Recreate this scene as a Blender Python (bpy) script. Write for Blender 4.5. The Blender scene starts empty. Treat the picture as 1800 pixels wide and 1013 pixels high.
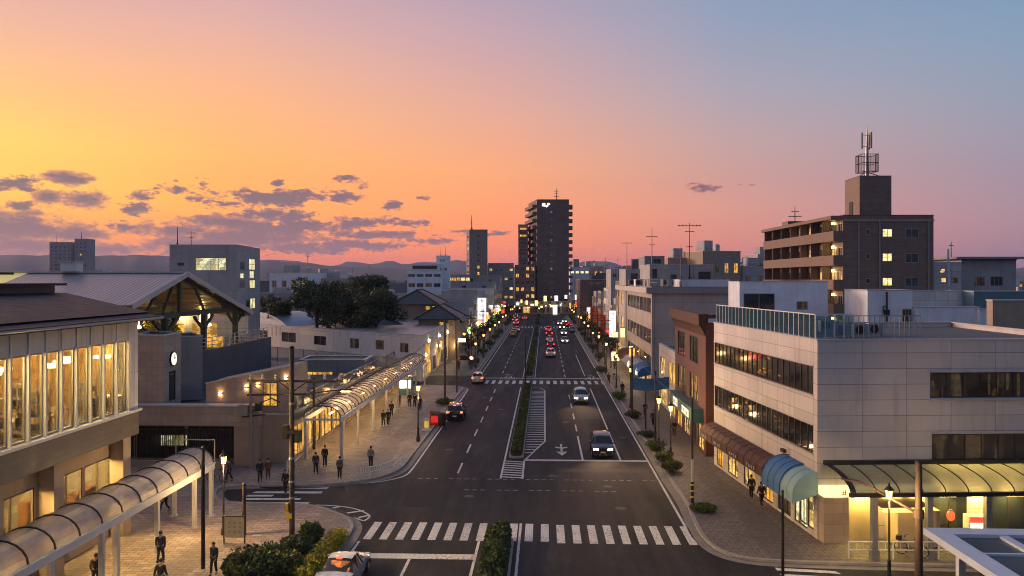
import bpy, math, random
from mathutils import Vector, Matrix, noise, geometry
random.seed(11)
S = bpy.context.scene
COL = S.collection
PI = math.pi
# ---------------------------------------------------------------- camera model
# level camera 15 m above the road; world +Y runs along the street, +X across it to the east
F, HOR, CH = 1400.0, 492.0, 15.0
YAW = math.atan(57 / F)
cA, sA = math.cos(YAW), math.sin(YAW)
def pt(u, D, z=0.0):
    xc = (u - 900) / F * D
    return Vector((cA * xc - sA * D, sA * xc + cA * D, z))
def dep(v, z=0.0): return (CH - z) * F / (v - HOR)
def G(u, v, z=0.0): return pt(u, dep(v, z), z)
def zat(v, D): return CH - (v - HOR) * D / F
def dx(u, x): return x / ((u - 900) / F * cA - sA)      # depth at which column u meets the plane X = x
cam_d = bpy.data.cameras.new('camera'); cam = bpy.data.objects.new('camera', cam_d); COL.objects.link(cam)
cam.location = (0, 0, CH); cam.rotation_euler = (PI / 2, 0, YAW)
cam_d.sensor_width = 36; cam_d.lens = 28.0; cam_d.shift_y = -(506.5 - HOR) / 1800
cam_d.clip_start = 0.5; cam_d.clip_end = 30000
S.camera = cam
# ---------------------------------------------------------------- materials
def lin(c):
    return tuple((x / 12.92 if x <= .04045 else ((x + .055) / 1.055) ** 2.4) for x in c)
def rgb(r, g, b): return lin((r / 255, g / 255, b / 255))
class NT:
    def __init__(s, tree): s.t = tree; s.n = tree.nodes; s.l = tree.links
    def new(s, typ, **kw):
        n = s.n.new(typ)
        for k, v in kw.items(): setattr(n, k, v)
        return n
    def set(s, sock, v):
        if hasattr(v, 'is_output') or isinstance(v, bpy.types.NodeSocket): s.l.new(v, sock)
        else:
            try: sock.default_value = v
            except Exception: sock.default_value = (*v, 1.0)
    def math(s, op, a, b=None, c=None, clamp=False):
        n = s.n.new('ShaderNodeMath'); n.operation = op; n.use_clamp = clamp
        s.set(n.inputs[0], a)
        if b is not None: s.set(n.inputs[1], b)
        if c is not None: s.set(n.inputs[2], c)
        return n.outputs[0]
    def mix(s, f, a, b, blend='MIX'):
        n = s.n.new('ShaderNodeMix'); n.data_type = 'RGBA'; n.blend_type = blend
        s.set(n.inputs[0], f); s.set(n.inputs[6], a); s.set(n.inputs[7], b)
        return n.outputs[2]
    def mr(s, v, a, b, c=0., d=1., interp='LINEAR'):
        n = s.n.new('ShaderNodeMapRange'); n.interpolation_type = interp
        s.set(n.inputs[0], v); n.inputs[1].default_value = a; n.inputs[2].default_value = b
        n.inputs[3].default_value = c; n.inputs[4].default_value = d
        return n.outputs[0]
    def noise(s, vec, scale, detail=3, rough=.55, out=0):
        n = s.n.new('ShaderNodeTexNoise'); n.inputs['Scale'].default_value = scale
        n.inputs['Detail'].default_value = detail; n.inputs['Roughness'].default_value = rough
        if vec is not None: s.l.new(vec, n.inputs['Vector'])
        return n.outputs[out]
    def mapping(s, vec, scale=(1, 1, 1), loc=(0, 0, 0)):
        n = s.n.new('ShaderNodeMapping'); s.l.new(vec, n.inputs[0])
        n.inputs['Scale'].default_value = scale; n.inputs['Location'].default_value = loc
        return n.outputs[0]
MATS = {}
def mat(name, col, rough=.7, var=.18, scale=1.5, metal=0., bump=0., streak=0., brick=None, leaf=False, coat=0., spec=.5, emis=None, es=0., alpha=None, transl=0.):
    """plain surface: base colour broken up by world-space noise, optional rain streaks, optional brick/panel joints laid in metres (UV)"""
    if name in MATS: return MATS[name]
    m = bpy.data.materials.new(name); m.use_nodes = True; MATS[name] = m
    t = NT(m.node_tree); b = t.n['Principled BSDF']
    pos = t.new('ShaderNodeNewGeometry').outputs['Position']
    dark = tuple(c * (1 - var) for c in col); light = tuple(min(1, c * (1 + var)) for c in col)
    nz = t.noise(pos, scale, 5, .62)
    c = t.mix(t.mr(nz, .3, .7), (*dark, 1), (*light, 1))
    hgt = None
    if brick:
        w, h, mo, mc, off = brick
        br = t.new('ShaderNodeTexBrick'); br.offset = off
        uv = t.new('ShaderNodeUVMap').outputs[0]
        t.l.new(uv, br.inputs['Vector'])
        br.inputs['Scale'].default_value = 1; br.inputs['Mortar Size'].default_value = mo
        br.inputs['Mortar Smooth'].default_value = .1; br.inputs['Brick Width'].default_value = w; br.inputs['Row Height'].default_value = h
        br.inputs['Color1'].default_value = (1, 1, 1, 1); br.inputs['Color2'].default_value = (.84, .84, .86, 1); br.inputs['Mortar'].default_value = (*mc, 1)
        c = t.mix(1., c, br.outputs['Color'], 'MULTIPLY')
    if streak:
        sn = t.noise(t.mapping(pos, (1.6, 1.6, .12)), 1.4, 4, .6)
        c = t.mix(t.mr(sn, .52, .78, 0, streak), c, (*[x * .35 for x in col], 1))
    if leaf:
        ri = t.new('ShaderNodeNewGeometry').outputs['Random Per Island']
        c = t.mix(ri, t.mix(1., c, (.55, .55, .5, 1), 'MULTIPLY'), t.mix(1., c, (1.5, 1.45, 1.0, 1), 'MULTIPLY'))
    t.set(b.inputs['Base Color'], c)
    t.set(b.inputs['Roughness'], t.mr(nz, .25, .75, max(.02, rough - .1), min(1, rough + .1)))
    b.inputs['Metallic'].default_value = metal; b.inputs['Specular IOR Level'].default_value = spec
    b.inputs['Coat Weight'].default_value = coat
    if bump:
        bp = t.new('ShaderNodeBump'); bp.inputs['Strength'].default_value = bump; bp.inputs['Distance'].default_value = .05
        t.l.new(t.noise(pos, scale * 6, 4), bp.inputs['Height']); t.l.new(bp.outputs[0], b.inputs['Normal'])
    if emis: b.inputs['Emission Color'].default_value = (*emis, 1); b.inputs['Emission Strength'].default_value = es
    if transl:
        tr = t.new('ShaderNodeBsdfTranslucent'); t.set(tr.inputs[0], c)
        mx = t.new('ShaderNodeMixShader'); mx.inputs[0].default_value = transl
        out = t.n['Material Output']; t.l.new(b.outputs[0], mx.inputs[1]); t.l.new(tr.outputs[0], mx.inputs[2]); t.l.new(mx.outputs[0], out.inputs[0])
    return m
def pane_mat(name, base=(.02, .024, .03), lit=None, es=0., sc=(1.2, 1.2, 2.2), thr=(.35, .75), glints=None, rough=.06):
    """window glass seen from outside: glossy dark pane, with room glow or glints painted on as patchy emission"""
    if name in MATS: return MATS[name]
    m = bpy.data.materials.new(name); m.use_nodes = True; MATS[name] = m
    t = NT(m.node_tree); b = t.n['Principled BSDF']
    pos = t.new('ShaderNodeNewGeometry').outputs['Position']
    vary = t.noise(t.mapping(pos, (.35, .35, .6)), 1.0, 3)
    t.set(b.inputs['Base Color'], t.mix(t.mr(vary, .4, .6), (*[x * .5 for x in base], 1), (*[x * 1.8 for x in base], 1)))
    b.inputs['Roughness'].default_value = rough; b.inputs['Specular IOR Level'].default_value = .6
    if lit:
        n = t.new('ShaderNodeTexVoronoi'); n.distance = 'CHEBYCHEV'; n.inputs['Scale'].default_value = 1.
        t.l.new(t.mapping(pos, sc), n.inputs['Vector'])
        cell = t.new('ShaderNodeSeparateColor'); t.l.new(n.outputs['Color'], cell.inputs[0])
        k = t.mr(cell.outputs[0], thr[0], thr[1], .01 if thr[0] > .7 else .12, 1.)
        nz = t.mr(t.noise(t.mapping(pos, (2, 2, 3.5)), 2.2, 4), .35, .7, .35, 1.15)
        k = t.math('MULTIPLY', k, nz)
        col = t.mix(cell.outputs[1], (*lit, 1), (lit[0], lit[1] * .8, lit[2] * .55, 1))
        if glints:
            v2 = t.new('ShaderNodeTexVoronoi'); v2.inputs['Scale'].default_value = 1.; t.l.new(t.mapping(pos, glints), v2.inputs['Vector'])
            k = t.math('MULTIPLY', t.mr(v2.outputs['Distance'], .10, .28, 1., 0.), t.mr(t.noise(pos, .3, 2), .48, .6))
        t.set(b.inputs['Emission Color'], col); t.set(b.inputs['Emission Strength'], t.math('MULTIPLY', k, es))
    return m
def glow(name, col, es):
    if name in MATS: return MATS[name]
    m = bpy.data.materials.new(name); m.use_nodes = True; MATS[name] = m
    b = m.node_tree.nodes['Principled BSDF']; b.inputs['Base Color'].default_value = (*[min(.8, x) for x in col], 1); b.inputs['Roughness'].default_value = .3
    b.inputs['Emission Color'].default_value = (*col, 1); b.inputs['Emission Strength'].default_value = es
    return m
def clear_glass(name, tint=(.9, .95, .96), rough=.03, refl=.9, opac=.0, col=(.6, .65, .66)):
    """thin clear sheet: mostly see-through, fresnel reflection, optionally a little milky"""
    if name in MATS: return MATS[name]
    m = bpy.data.materials.new(name); m.use_nodes = True; MATS[name] = m
    t = NT(m.node_tree); t.n.remove(t.n['Principled BSDF'])
    tr = t.new('ShaderNodeBsdfTransparent'); tr.inputs[0].default_value = (*tint, 1)
    gl = t.new('ShaderNodeBsdfGlossy'); gl.inputs['Roughness'].default_value = rough
    fr = t.new('ShaderNodeFresnel'); fr.inputs[0].default_value = 1.5
    mx = t.new('ShaderNodeMixShader'); t.l.new(t.math('MULTIPLY', fr.outputs[0], refl), mx.inputs[0]); t.l.new(tr.outputs[0], mx.inputs[1]); t.l.new(gl.outputs[0], mx.inputs[2])
    last = mx.outputs[0]
    if opac:
        d = t.new('ShaderNodeBsdfDiffuse'); d.inputs[0].default_value = (*col, 1)
        tl = t.new('ShaderNodeBsdfTranslucent'); tl.inputs[0].default_value = (*col, 1)
        a = t.new('ShaderNodeMixShader'); a.inputs[0].default_value = .5; t.l.new(d.outputs[0], a.inputs[1]); t.l.new(tl.outputs[0], a.inputs[2])
        m2 = t.new('ShaderNodeMixShader'); m2.inputs[0].default_value = opac; t.l.new(last, m2.inputs[1]); t.l.new(a.outputs[0], m2.inputs[2]); last = m2.outputs[0]
    t.l.new(last, t.n['Material Output'].inputs[0])
    return m
# ---------------------------------------------------------------- mesh builder
class MB:
    def __init__(s, T=None): s.v = []; s.f = []; s.uv = []; s.T = T; s.smooth = False
    def add(s, vs, fs, uvs=None):
        o = len(s.v)
        s.v += [(s.T @ Vector(p)) if s.T else Vector(p) for p in vs]
        for i, f in enumerate(fs):
            s.f.append([o + k for k in f]); s.uv.append(uvs[i] if uvs else None)
        return s
    def quad(s, a, b, c, d, uv=None): return s.add([a, b, c, d], [(0, 1, 2, 3)], [uv] if uv else None)
    def box(s, x0, x1, y0, y1, z0, z1):
        v = [(x0, y0, z0), (x1, y0, z0), (x1, y1, z0), (x0, y1, z0), (x0, y0, z1), (x1, y0, z1), (x1, y1, z1), (x0, y1, z1)]
        f = [(0, 3, 2, 1), (4, 5, 6, 7), (0, 1, 5, 4), (1, 2, 6, 5), (2, 3, 7, 6), (3, 0, 4, 7)]
        w, d, h = x1 - x0, y1 - y0, z1 - z0
        r = lambda a, b, p=0, q=0: ((p, q), (p + a, q), (p + a, q + b), (p, q + b))
        return s.add(v, f, [r(d, w), r(w, d), r(w, h, x0, z0), r(d, h, y0, z0), r(w, h, x0, z0), r(d, h, y0, z0)])
    def tube(s, pts, rad, n=8, cap=True):
        """round bar through points; rad is one radius or one per point"""
        P = [Vector(p) for p in pts]
        R = rad if isinstance(rad, (list, tuple)) else [rad] * len(P)
        vs, fs = [], []; prev = None
        for i, p in enumerate(P):
            d = (P[min(i + 1, len(P) - 1)] - P[max(i - 1, 0)]).normalized()
            a = d.cross(Vector((0, 0, 1)) if abs(d.z) < .95 else Vector((0, 1, 0))) if prev is None else prev - d * prev.dot(d)
            a.normalize(); prev = a; b = d.cross(a)
            for k in range(n):
                th = 2 * PI * k / n; vs.append(p + (a * math.cos(th) + b * math.sin(th)) * R[i])
        for i in range(len(P) - 1):
            for k in range(n):
                fs.append((i * n + k, i * n + (k + 1) % n, (i + 1) * n + (k + 1) % n, (i + 1) * n + k))
        if cap: fs.append(tuple(reversed(range(n)))); fs.append(tuple((len(P) - 1) * n + k for k in range(n)))
        return s.add(vs, fs)
    def bar(s, a, b, w, h=None):
        """square bar from a to b"""
        a, b = Vector(a), Vector(b); h = h or w; d = (b - a).normalized()
        x = d.cross(Vector((0, 0, 1)) if abs(d.z) < .95 else Vector((0, 1, 0))).normalized(); y = x.cross(d)
        x *= w / 2; y *= h / 2
        vs = [a - x - y, a + x - y, a + x + y, a - x + y, b - x - y, b + x - y, b + x + y, b - x + y]
        return s.add(vs, [(0, 3, 2, 1), (4, 5, 6, 7), (0, 1, 5, 4), (1, 2, 6, 5), (2, 3, 7, 6), (3, 0, 4, 7)])
    def lathe(s, prof, n=10, c=(0, 0, 0)):
        """prof: (radius, z) list, turned round the vertical through c"""
        vs, fs = [], []
        for r, z in prof:
            for k in range(n):
                th = 2 * PI * k / n; vs.append((c[0] + r * math.cos(th), c[1] + r * math.sin(th), c[2] + z))
        for i in range(len(prof) - 1):
            for k in range(n): fs.append((i * n + k, i * n + (k + 1) % n, (i + 1) * n + (k + 1) % n, (i + 1) * n + k))
        fs.append(tuple(reversed(range(n)))); fs.append(tuple((len(prof) - 1) * n + k for k in range(n)))
        return s.add(vs, fs)
    def prism(s, poly, z0, z1):
        n = len(poly); vs = [(p[0], p[1], z0) for p in poly] + [(p[0], p[1], z1) for p in poly]
        tris = geometry.tessellate_polygon([[Vector((p[0], p[1], 0)) for p in poly]])
        fs, uv = [], []
        for t in tris:
            a, b, c = [Vector(poly[k][:2]) for k in t]
            t = t if (b - a).cross(c - a) > 0 else t[::-1]
            fs.append(tuple(k + n for k in t)); uv.append([tuple(poly[k][:2]) for k in t])
            fs.append(tuple(reversed(t))); uv.append([tuple(poly[k][:2]) for k in reversed(t)])
        ccw = sum(poly[i][0] * poly[(i + 1) % n][1] - poly[(i + 1) % n][0] * poly[i][1] for i in range(n)) > 0
        L = 0
        for i in range(n):
            j = (i + 1) % n; d = math.hypot(poly[j][0] - poly[i][0], poly[j][1] - poly[i][1])
            q = (i, j, j + n, i + n); u = [(L, z0), (L + d, z0), (L + d, z1), (L, z1)]
            if not ccw: q, u = q[::-1], u[::-1]
            fs.append(q); uv.append(u); L += d
        return s.add(vs, fs, uv)
    def extr(s, prof, x0, x1):
        """profile of (y, z) points pushed along x, closed, with end caps"""
        n = len(prof); vs = [(x0, p[0], p[1]) for p in prof] + [(x1, p[0], p[1]) for p in prof]
        fs = [(i, (i + 1) % n, (i + 1) % n + n, i + n) for i in range(n)] + [tuple(reversed(range(n))), tuple(range(n, 2 * n))]
        return s.add(vs, fs)
def wloc(o):
    v = Vector((0, 0, 0))
    while o: v += o.location; o = o.parent
    return v
def obj(name, mb, m, parent=None, local=False, smooth=None, sharp=None):
    """link one mesh object; vertices are world coordinates unless local"""
    me = bpy.data.meshes.new(name)
    off = wloc(parent) if (parent and not local) else Vector((0, 0, 0))
    me.from_pydata([v - off for v in mb.v], [], mb.f); me.update()
    if any(mb.uv):
        uvl = me.uv_layers.new(name='UVMap'); k = 0
        for i, p in enumerate(me.polygons):
            u = mb.uv[i]
            for j in range(p.loop_total):
                if u: uvl.data[p.loop_start + j].uv = u[j]
    if m: me.materials.append(m)
    if smooth or sharp:
        me.shade_smooth()
        if sharp: me.set_sharp_from_angle(angle=math.radians(sharp))
    o = bpy.data.objects.new(name, me); COL.objects.link(o)
    if parent: o.parent = parent
    return o
def tag(o, label=None, cat=None, group=None, kind=None):
    if label: o['label'] = label
    if cat: o['category'] = cat
    if group: o['group'] = group
    if kind: o['kind'] = kind
    return o
def thing(name, label, cat, loc=(0, 0, 0), rz=0., group=None):
    o = bpy.data.objects.new(name, None); COL.objects.link(o); o.location = loc; o.rotation_euler = (0, 0, rz); o.empty_display_size = .3
    return tag(o, label, cat, group)
def copy_tree(o, parent=None):
    c = o.copy(); COL.objects.link(c); c.parent = parent
    for ch in list(o.children): copy_tree(ch, c)
    return c
def recolor(root, names, m):
    for ch in root.children:
        if ch.name.split('.')[0] in names:
            ch.material_slots[0].link = 'OBJECT'; ch.material_slots[0].material = m
def struct(name, mb, m, **k): return tag(obj(name, mb, m, **k), kind='structure')
# ---------------------------------------------------------------- shared materials
M_ = {}
M_['white_wall'] = mat('white_wall', (.72, .70, .66), .75, .10, .8, streak=.35, brick=(2.4, 3.2, .02, (.6, .6, .6), 0))
M_['cream_panel'] = mat('cream_panel', (.63, .58, .55), .55, .08, .35, streak=.42, brick=(2.6, .9, .018, (.42, .4, .38), 0))
M_['tower_grey'] = mat('tower_grey', (.24, .21, .19), .8, .12, .5, streak=.3)
M_['grey_wall'] = mat('grey_wall', (.42, .42, .42), .8, .12, .7, streak=.4, brick=(3.0, 3.3, .03, (.7, .7, .7), 0))
M_['mid_grey_wall'] = mat('mid_grey_wall', (.27, .27, .28), .8, .12, .7, streak=.35)
M_['pink_wall'] = mat('pink_wall', (.50, .43, .39), .8, .1, .7, streak=.35, brick=(2.0, 3.0, .02, (.6, .6, .6), 0))
M_['beige_wall'] = mat('beige_wall', (.46, .37, .29), .8, .1, .8, streak=.25, brick=(1.2, .6, .012, (.6, .58, .55), .5))
M_['tan_wall'] = mat('tan_wall', (.36, .28, .21), .8, .12, .8, streak=.25)
M_['brown_tile'] = mat('brown_tile', (.22, .155, .122), .6, .14, 1., streak=.2, brick=(.6, .3, .02, (.6, .55, .5), .5))
M_['tower_wall'] = mat('tower_wall', (.150, .108, .088), .7, .14, .3, streak=.2, brick=(2.5, 1.5, .05, (.7, .7, .7), .5))
M_['red_brick'] = mat('red_brick', (.13, .048, .034), .7, .18, 1.5, streak=.2, brick=(.42, .14, .014, (.5, .45, .42), .5))
M_['blue_white_wall'] = mat('blue_white_wall', (.70, .76, .84), .75, .1, .8, streak=.3)
M_['teal_wall'] = mat('teal_wall', (.10, .20, .25), .6, .1, .8, streak=.2)
M_['brown_band'] = mat('brown_band', (.145, .122, .105), .6, .1, 1., streak=.15, brick=(.9, .3, .01, (.6, .6, .6), .5))
M_['flat_roof'] = mat('flat_roof', (.10, .10, .105), .85, .25, .35, bump=.2)
M_['grey_roof'] = mat('grey_roof', (.20, .20, .21), .8, .25, .4, bump=.2)
M_['coping'] = mat('coping', (.50, .48, .46), .6, .08, 1.)
M_['tile_roof'] = mat('tile_roof', (.032, .036, .045), .5, .2, 2., brick=(.3, .32, .05, (.45, .45, .45), .5), bump=.2)
M_['metal_roof'] = mat('metal_roof', (.38, .38, .39), .38, .12, .6, metal=.35, brick=(30., .42, .07, (.4, .4, .4), 0))
M_['dark_roof'] = mat('dark_roof', (.030, .027, .036), .62, .15, 1., spec=.25, brick=(40., .45, .035, (1.9, 1.8, 1.8), 0))
M_['skylight'] = mat('skylight', (.45, .42, .20), .3, .1, 1., brick=(30., .42, .07, (.5, .5, .4), 0), emis=(.75, .62, .12), es=.35)
M_['white_metal'] = mat('white_metal', (.66, .66, .64), .45, .06, 2., streak=.12)
M_['grey_metal'] = mat('grey_metal', (.30, .31, .32), .45, .1, 2., metal=.5)
M_['dark_metal'] = mat('dark_metal', (.022, .021, .022), .45, .2, 3., metal=.3)
M_['bronze_frame'] = mat('bronze_frame', (.055, .045, .04), .45, .1, 2., metal=.4)
M_['alu_frame'] = mat('alu_frame', (.34, .34, .34), .4, .1, 2., metal=.6)
M_['pole_brown'] = mat('pole_brown', (.060, .038, .028), .7, .3, 4., streak=.4)
M_['pole_concrete'] = mat('pole_concrete', (.26, .24, .22), .85, .15, 4., streak=.3)
M_['black'] = mat('black_plastic', (.012, .012, .013), .5, .2, 4.)
M_['yellow_paint'] = mat('yellow_paint', (.62, .40, .03), .55, .15, 5.)
M_['red_paint'] = mat('red_paint', (.55, .02, .02), .4, .1, 4.)
M_['brown_fabric'] = mat('brown_fabric', (.085, .038, .032), .8, .15, 2., streak=.2)
M_['blue_fabric'] = mat('blue_fabric', (.035, .15, .36), .7, .12, 2., streak=.12)
M_['navy_fabric'] = mat('navy_fabric', (.03, .06, .17), .75, .12, 2.)
M_['pale_fabric'] = mat('pale_fabric', (.42, .42, .44), .75, .1, 2., streak=.2)
M_['wood'] = mat('warm_wood', (.30, .14, .05), .6, .2, 3.)
M_['room_wall'] = mat('room_wall', (.84, .58, .20), .8, .12, .7)
M_['room_floor'] = mat('room_floor', (.50, .36, .2), .6, .15, 1.)
M_['leaf_dark'] = mat('leaf_dark', (.030, .056, .018), .65, .35, .8, leaf=True, transl=.25)
M_['leaf_mid'] = mat('leaf_mid', (.065, .088, .020), .6, .3, 1.2, leaf=True, transl=.25)
M_['leaf_lamplit'] = mat('leaf_lamplit', (.30, .28, .025), .6, .3, 2., leaf=True, transl=.25)  # lamp light painted into the leaf colour as a lighter yellow green
M_['bark'] = mat('bark', (.05, .038, .028), .9, .3, 5., bump=.4)
M_['paint'] = mat('road_paint', (.66, .65, .62), .6, .14, 5., streak=0)
M_['asphalt_edge'] = mat('soil', (.035, .028, .02), .95, .3, 4.)
P_ = {}
P_['dark'] = pane_mat('glass_dark')
P_['blue'] = pane_mat('glass_bluish', (.035, .05, .06), rough=.12)
P_['dim'] = pane_mat('glass_dim', (.035, .033, .03), lit=(1., .66, .32), es=.05, sc=(2.6, 2.6, .3))
P_['lit'] = pane_mat('glass_lit', (.1, .08, .05), lit=(1., .62, .20), es=1.15, sc=(1.6, 1.6, 1.3), thr=(.0, .6))
P_['gold'] = pane_mat('glass_gold', (.1, .08, .05), lit=(1., .55, .10), es=1.25, sc=(1.6, 1.6, 1.2), thr=(-.1, .8))
P_['cool'] = pane_mat('glass_cool', (.1, .1, .08), lit=(1., 1., .62), es=1.1, sc=(1.1, 1.1, .9), thr=(-.2, .6))
P_['bright'] = pane_mat('glass_bright', (.1, .1, .08), lit=(1., .88, .45), es=1.5, sc=(.6, .6, .5), thr=(-.8, .3))
P_['office'] = pane_mat('glass_office_glints', (.028, .026, .024), lit=(1., .44, .10), es=.34, glints=(.8, .8, 4.0))  # orange reflections painted on the band glass as emission
P_['shop'] = pane_mat('glass_shop', (.1, .08, .05), lit=(1., .66, .22), es=1.5, sc=(2.2, 2.2, 2.4), thr=(.1, .95))
P_['curt'] = pane_mat('glass_curtained', (.03, .026, .022), lit=(1., .58, .20), es=.8, sc=(3.2, 3.2, .35), thr=(.62, .9))
# ---------------------------------------------------------------- sky: dusk gradient by direction, far clouds by direction, faint Nishita
W = bpy.data.worlds.new('World'); S.world = W; W.use_nodes = True
t = NT(W.node_tree); bg = t.n['Background']
d = t.new('ShaderNodeTexCoord').outputs['Generated']
sep = t.new('ShaderNodeSeparateXYZ'); t.l.new(d, sep.inputs[0])
DEG = 180 / PI
az = t.math('MULTIPLY', t.math('ARCTAN2', sep.outputs[0], sep.outputs[1]), DEG)      # 0 along the street, + to the east
el = t.math('MULTIPLY', t.math('ARCSINE', t.math('MAXIMUM', t.math('MINIMUM', sep.outputs[2], 1.), -1.)), DEG)
def azel(u, v):
    xc = (u - 900) / F; zc = -(v - HOR) / F
    return math.degrees(math.atan2(cA * xc - sA, sA * xc + cA)), math.degrees(math.atan2(zc, math.hypot(xc, 1)))
# columns: azimuth -> list of (elevation, sRGB)
cols = [
 (-180, [(-5, (52, 54, 74)), (4, (92, 98, 118)), (20, (100, 116, 144)), (60, (90, 110, 144))]),
 (-110, [(-5, (70, 66, 84)), (3, (170, 134, 140)), (18, (150, 142, 164)), (60, (96, 118, 160))]),
 (-62, [(-5, (180, 100, 60)), (2, (255, 160, 60)), (9, (255, 214, 90)), (18, (252, 196, 118)), (34, (206, 160, 150)), (60, (130, 136, 160))]),
 (-35.5, [(-5, (150, 90, 80)), (0, (236, 116, 78)), (2.0, (250, 144, 62)), (5.5, (255, 196, 74)), (8.3, (255, 206, 92)), (11, (250, 190, 112)), (15.5, (225, 170, 145)), (20, (199, 152, 152)), (30, (165, 146, 162)), (60, (116, 130, 160))]),
 (-22, [(-5, (150, 86, 84)), (0, (238, 112, 72)), (1.8, (252, 132, 64)), (5.0, (255, 170, 72)), (8.3, (253, 178, 94)), (12.5, (240, 172, 122)), (17, (214, 164, 152)), (21, (190, 152, 160)), (30, (158, 144, 164)), (60, (112, 128, 160))]),
 (-3, [(-5, (140, 84, 92)), (0, (232, 106, 72)), (1.6, (248, 126, 70)), (4.2, (246, 144, 88)), (7.8, (240, 160, 108)), (12.5, (212, 158, 142)), (17, (184, 152, 160)), (21, (158, 146, 166)), (30, (130, 138, 166)), (60, (100, 122, 158))]),
 (13, [(-5, (110, 80, 92)), (0, (200, 112, 104)), (1.5, (212, 122, 104)), (5, (206, 142, 126)), (9, (186, 150, 146)), (13, (160, 152, 164)), (17, (138, 148, 170)), (21, (122, 144, 172)), (30, (106, 134, 168)), (60, (92, 118, 156))]),
 (31, [(-5, (90, 76, 92)), (0, (146, 108, 128)), (3, (158, 124, 138)), (7, (152, 138, 152)), (11, (138, 146, 164)), (15, (122, 146, 170)), (20, (104, 138, 170)), (30, (94, 126, 164)), (60, (88, 114, 154))]),
 (80, [(-5, (60, 60, 80)), (3, (108, 100, 124)), (12, (108, 124, 152)), (25, (94, 120, 156)), (60, (84, 108, 148))]),
 (180, [(-5, (52, 54, 74)), (4, (92, 98, 118)), (20, (100, 116, 144)), (60, (90, 110, 144))])]
GAIN = {-180: 1.0, -110: .9, -62: 2.8, 80: 1.0, 180: 1.0}
def ramp(stops, k=1.):
    r = t.new('ShaderNodeValToRGB'); cr = r.color_ramp; cr.interpolation = 'B_SPLINE' if False else 'LINEAR'
    t.l.new(t.mr(el, -10, 70), r.inputs[0])
    while len(cr.elements) < len(stops): cr.elements.new(.5)
    for e, (deg, c) in zip(cr.elements, stops): e.position = (deg + 10) / 80; e.color = (*[x * k * (.9 if deg >= 60 else .95 if deg >= 30 else 1) for x in rgb(*c)], 1)
    return r.outputs[0]
sky = ramp(cols[0][1], GAIN[-180])
for (a0, _), (a1, st) in zip(cols[:-1], cols[1:]):
    sky = t.mix(t.mr(az, a0, a1, interp='SMOOTHSTEP' if a1 - a0 > 30 else 'LINEAR'), sky, ramp(st, GAIN.get(a1, 1.)))
sky = t.mix(1., sky, t.mix(t.mr(el, 0, 7), (1.30, 1.24, 1.10, 1), (1.04, 1.04, 1.04, 1)), 'MULTIPLY')
# faint large-scale unevenness
uneven = t.noise(t.mapping(d, (3, 3, 14)), 1.2, 3)
sky = t.mix(t.mr(uneven, .3, .7, 0., .16), sky, t.mix(1., sky, (.88, .86, .92, 1), 'MULTIPLY'))
# clouds: soft flattened banks at fixed directions, edges broken by noise
wv = t.mapping(d, (1, 1, 2.5))
n1 = t.noise(wv, 30, 7, .62); n2 = t.noise(t.mapping(d, (1, 1, 2.2), (3, 1, 7)), 110, 6, .66); n3 = t.noise(t.mapping(d, (1, 1, 1.6), (5, 2, 1)), 8, 3, .5)
nz = t.math('ADD', t.math('MULTIPLY', t.math('SUBTRACT', n1, .5), 3.4), t.math('ADD', t.math('MULTIPLY', t.math('SUBTRACT', n2, .5), 2.2), t.math('MULTIPLY', t.math('SUBTRACT', n3, .5), 1.6)))
clouds = [(25, 325, 62, 12), (118, 315, 42, 17), (150, 352, 50, 22), (85, 345, 34, 16), (30, 362, 34, 10), (238, 366, 30, 13), (250, 345, 26, 9), (320, 335, 36, 15), (355, 350, 46, 14), (398, 358, 28, 8),
          (305, 318, 14, 6), (490, 349, 72, 14), (545, 342, 60, 14), (490, 326, 18, 7), (600, 345, 40, 10), (605, 314, 26, 9), (635, 330, 14, 10), (690, 360, 20, 8), (738, 348, 14, 5),
          (20, 402, 150, 46), (140, 412, 90, 22), (60, 434, 190, 30), (215, 400, 36, 12), (300, 405, 120, 20), (400, 392, 110, 17), (470, 378, 60, 12), (420, 418, 190, 22), (520, 400, 130, 13), (640, 392, 70, 9), (705, 392, 40, 7), (640, 411, 100, 7), (600, 432, 120, 9), (540, 436, 130, 9), (760, 424, 40, 6), (870, 411, 46, 5), (815, 407, 36, 4), (1230, 329, 44, 8), (1300, 325, 40, 3), (210, 438, 200, 18), (330, 428, 150, 17)]
best = None; bank = None
for (u, v, ru, rv) in clouds:
    a0, e0 = azel(u, v); a1, _ = azel(u + ru, v); _, e1 = azel(u, v - rv)
    X = t.math('MULTIPLY_ADD', az, 1 / abs(a1 - a0), -a0 / abs(a1 - a0)); Y = t.math('MULTIPLY_ADD', el, 1 / abs(e1 - e0), -e0 / abs(e1 - e0))
    r2 = t.math('SUBTRACT', 1., t.math('SQRT', t.math('MULTIPLY_ADD', X, X, t.math('MULTIPLY', Y, Y))))
    if rv >= 16: bank = r2 if bank is None else t.math('MAXIMUM', bank, r2)
    else: best = r2 if best is None else t.math('MAXIMUM', best, r2)
dens = t.math('MAXIMUM', t.math('ADD', best, t.math('MULTIPLY', nz, 1.3)), t.math('ADD', bank, t.math('MULTIPLY', nz, .55)))
cm = t.mr(dens, -.06, .42, 0, 1, 'SMOOTHSTEP'); thick = t.mr(dens, .02, .85, 0, 1, 'SMOOTHSTEP')
ccol = t.mix(t.mr(az, -36, -4), (*rgb(222, 146, 100), 1), (*rgb(212, 126, 104), 1))
ccol = t.mix(thick, ccol, t.mix(t.mr(az, -30, 2), (*rgb(112, 92, 106), 1), (*rgb(116, 94, 108), 1)))
low = t.mr(el, .4, 4.2)                                              # nearer the horizon the banks pale into the glow
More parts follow.
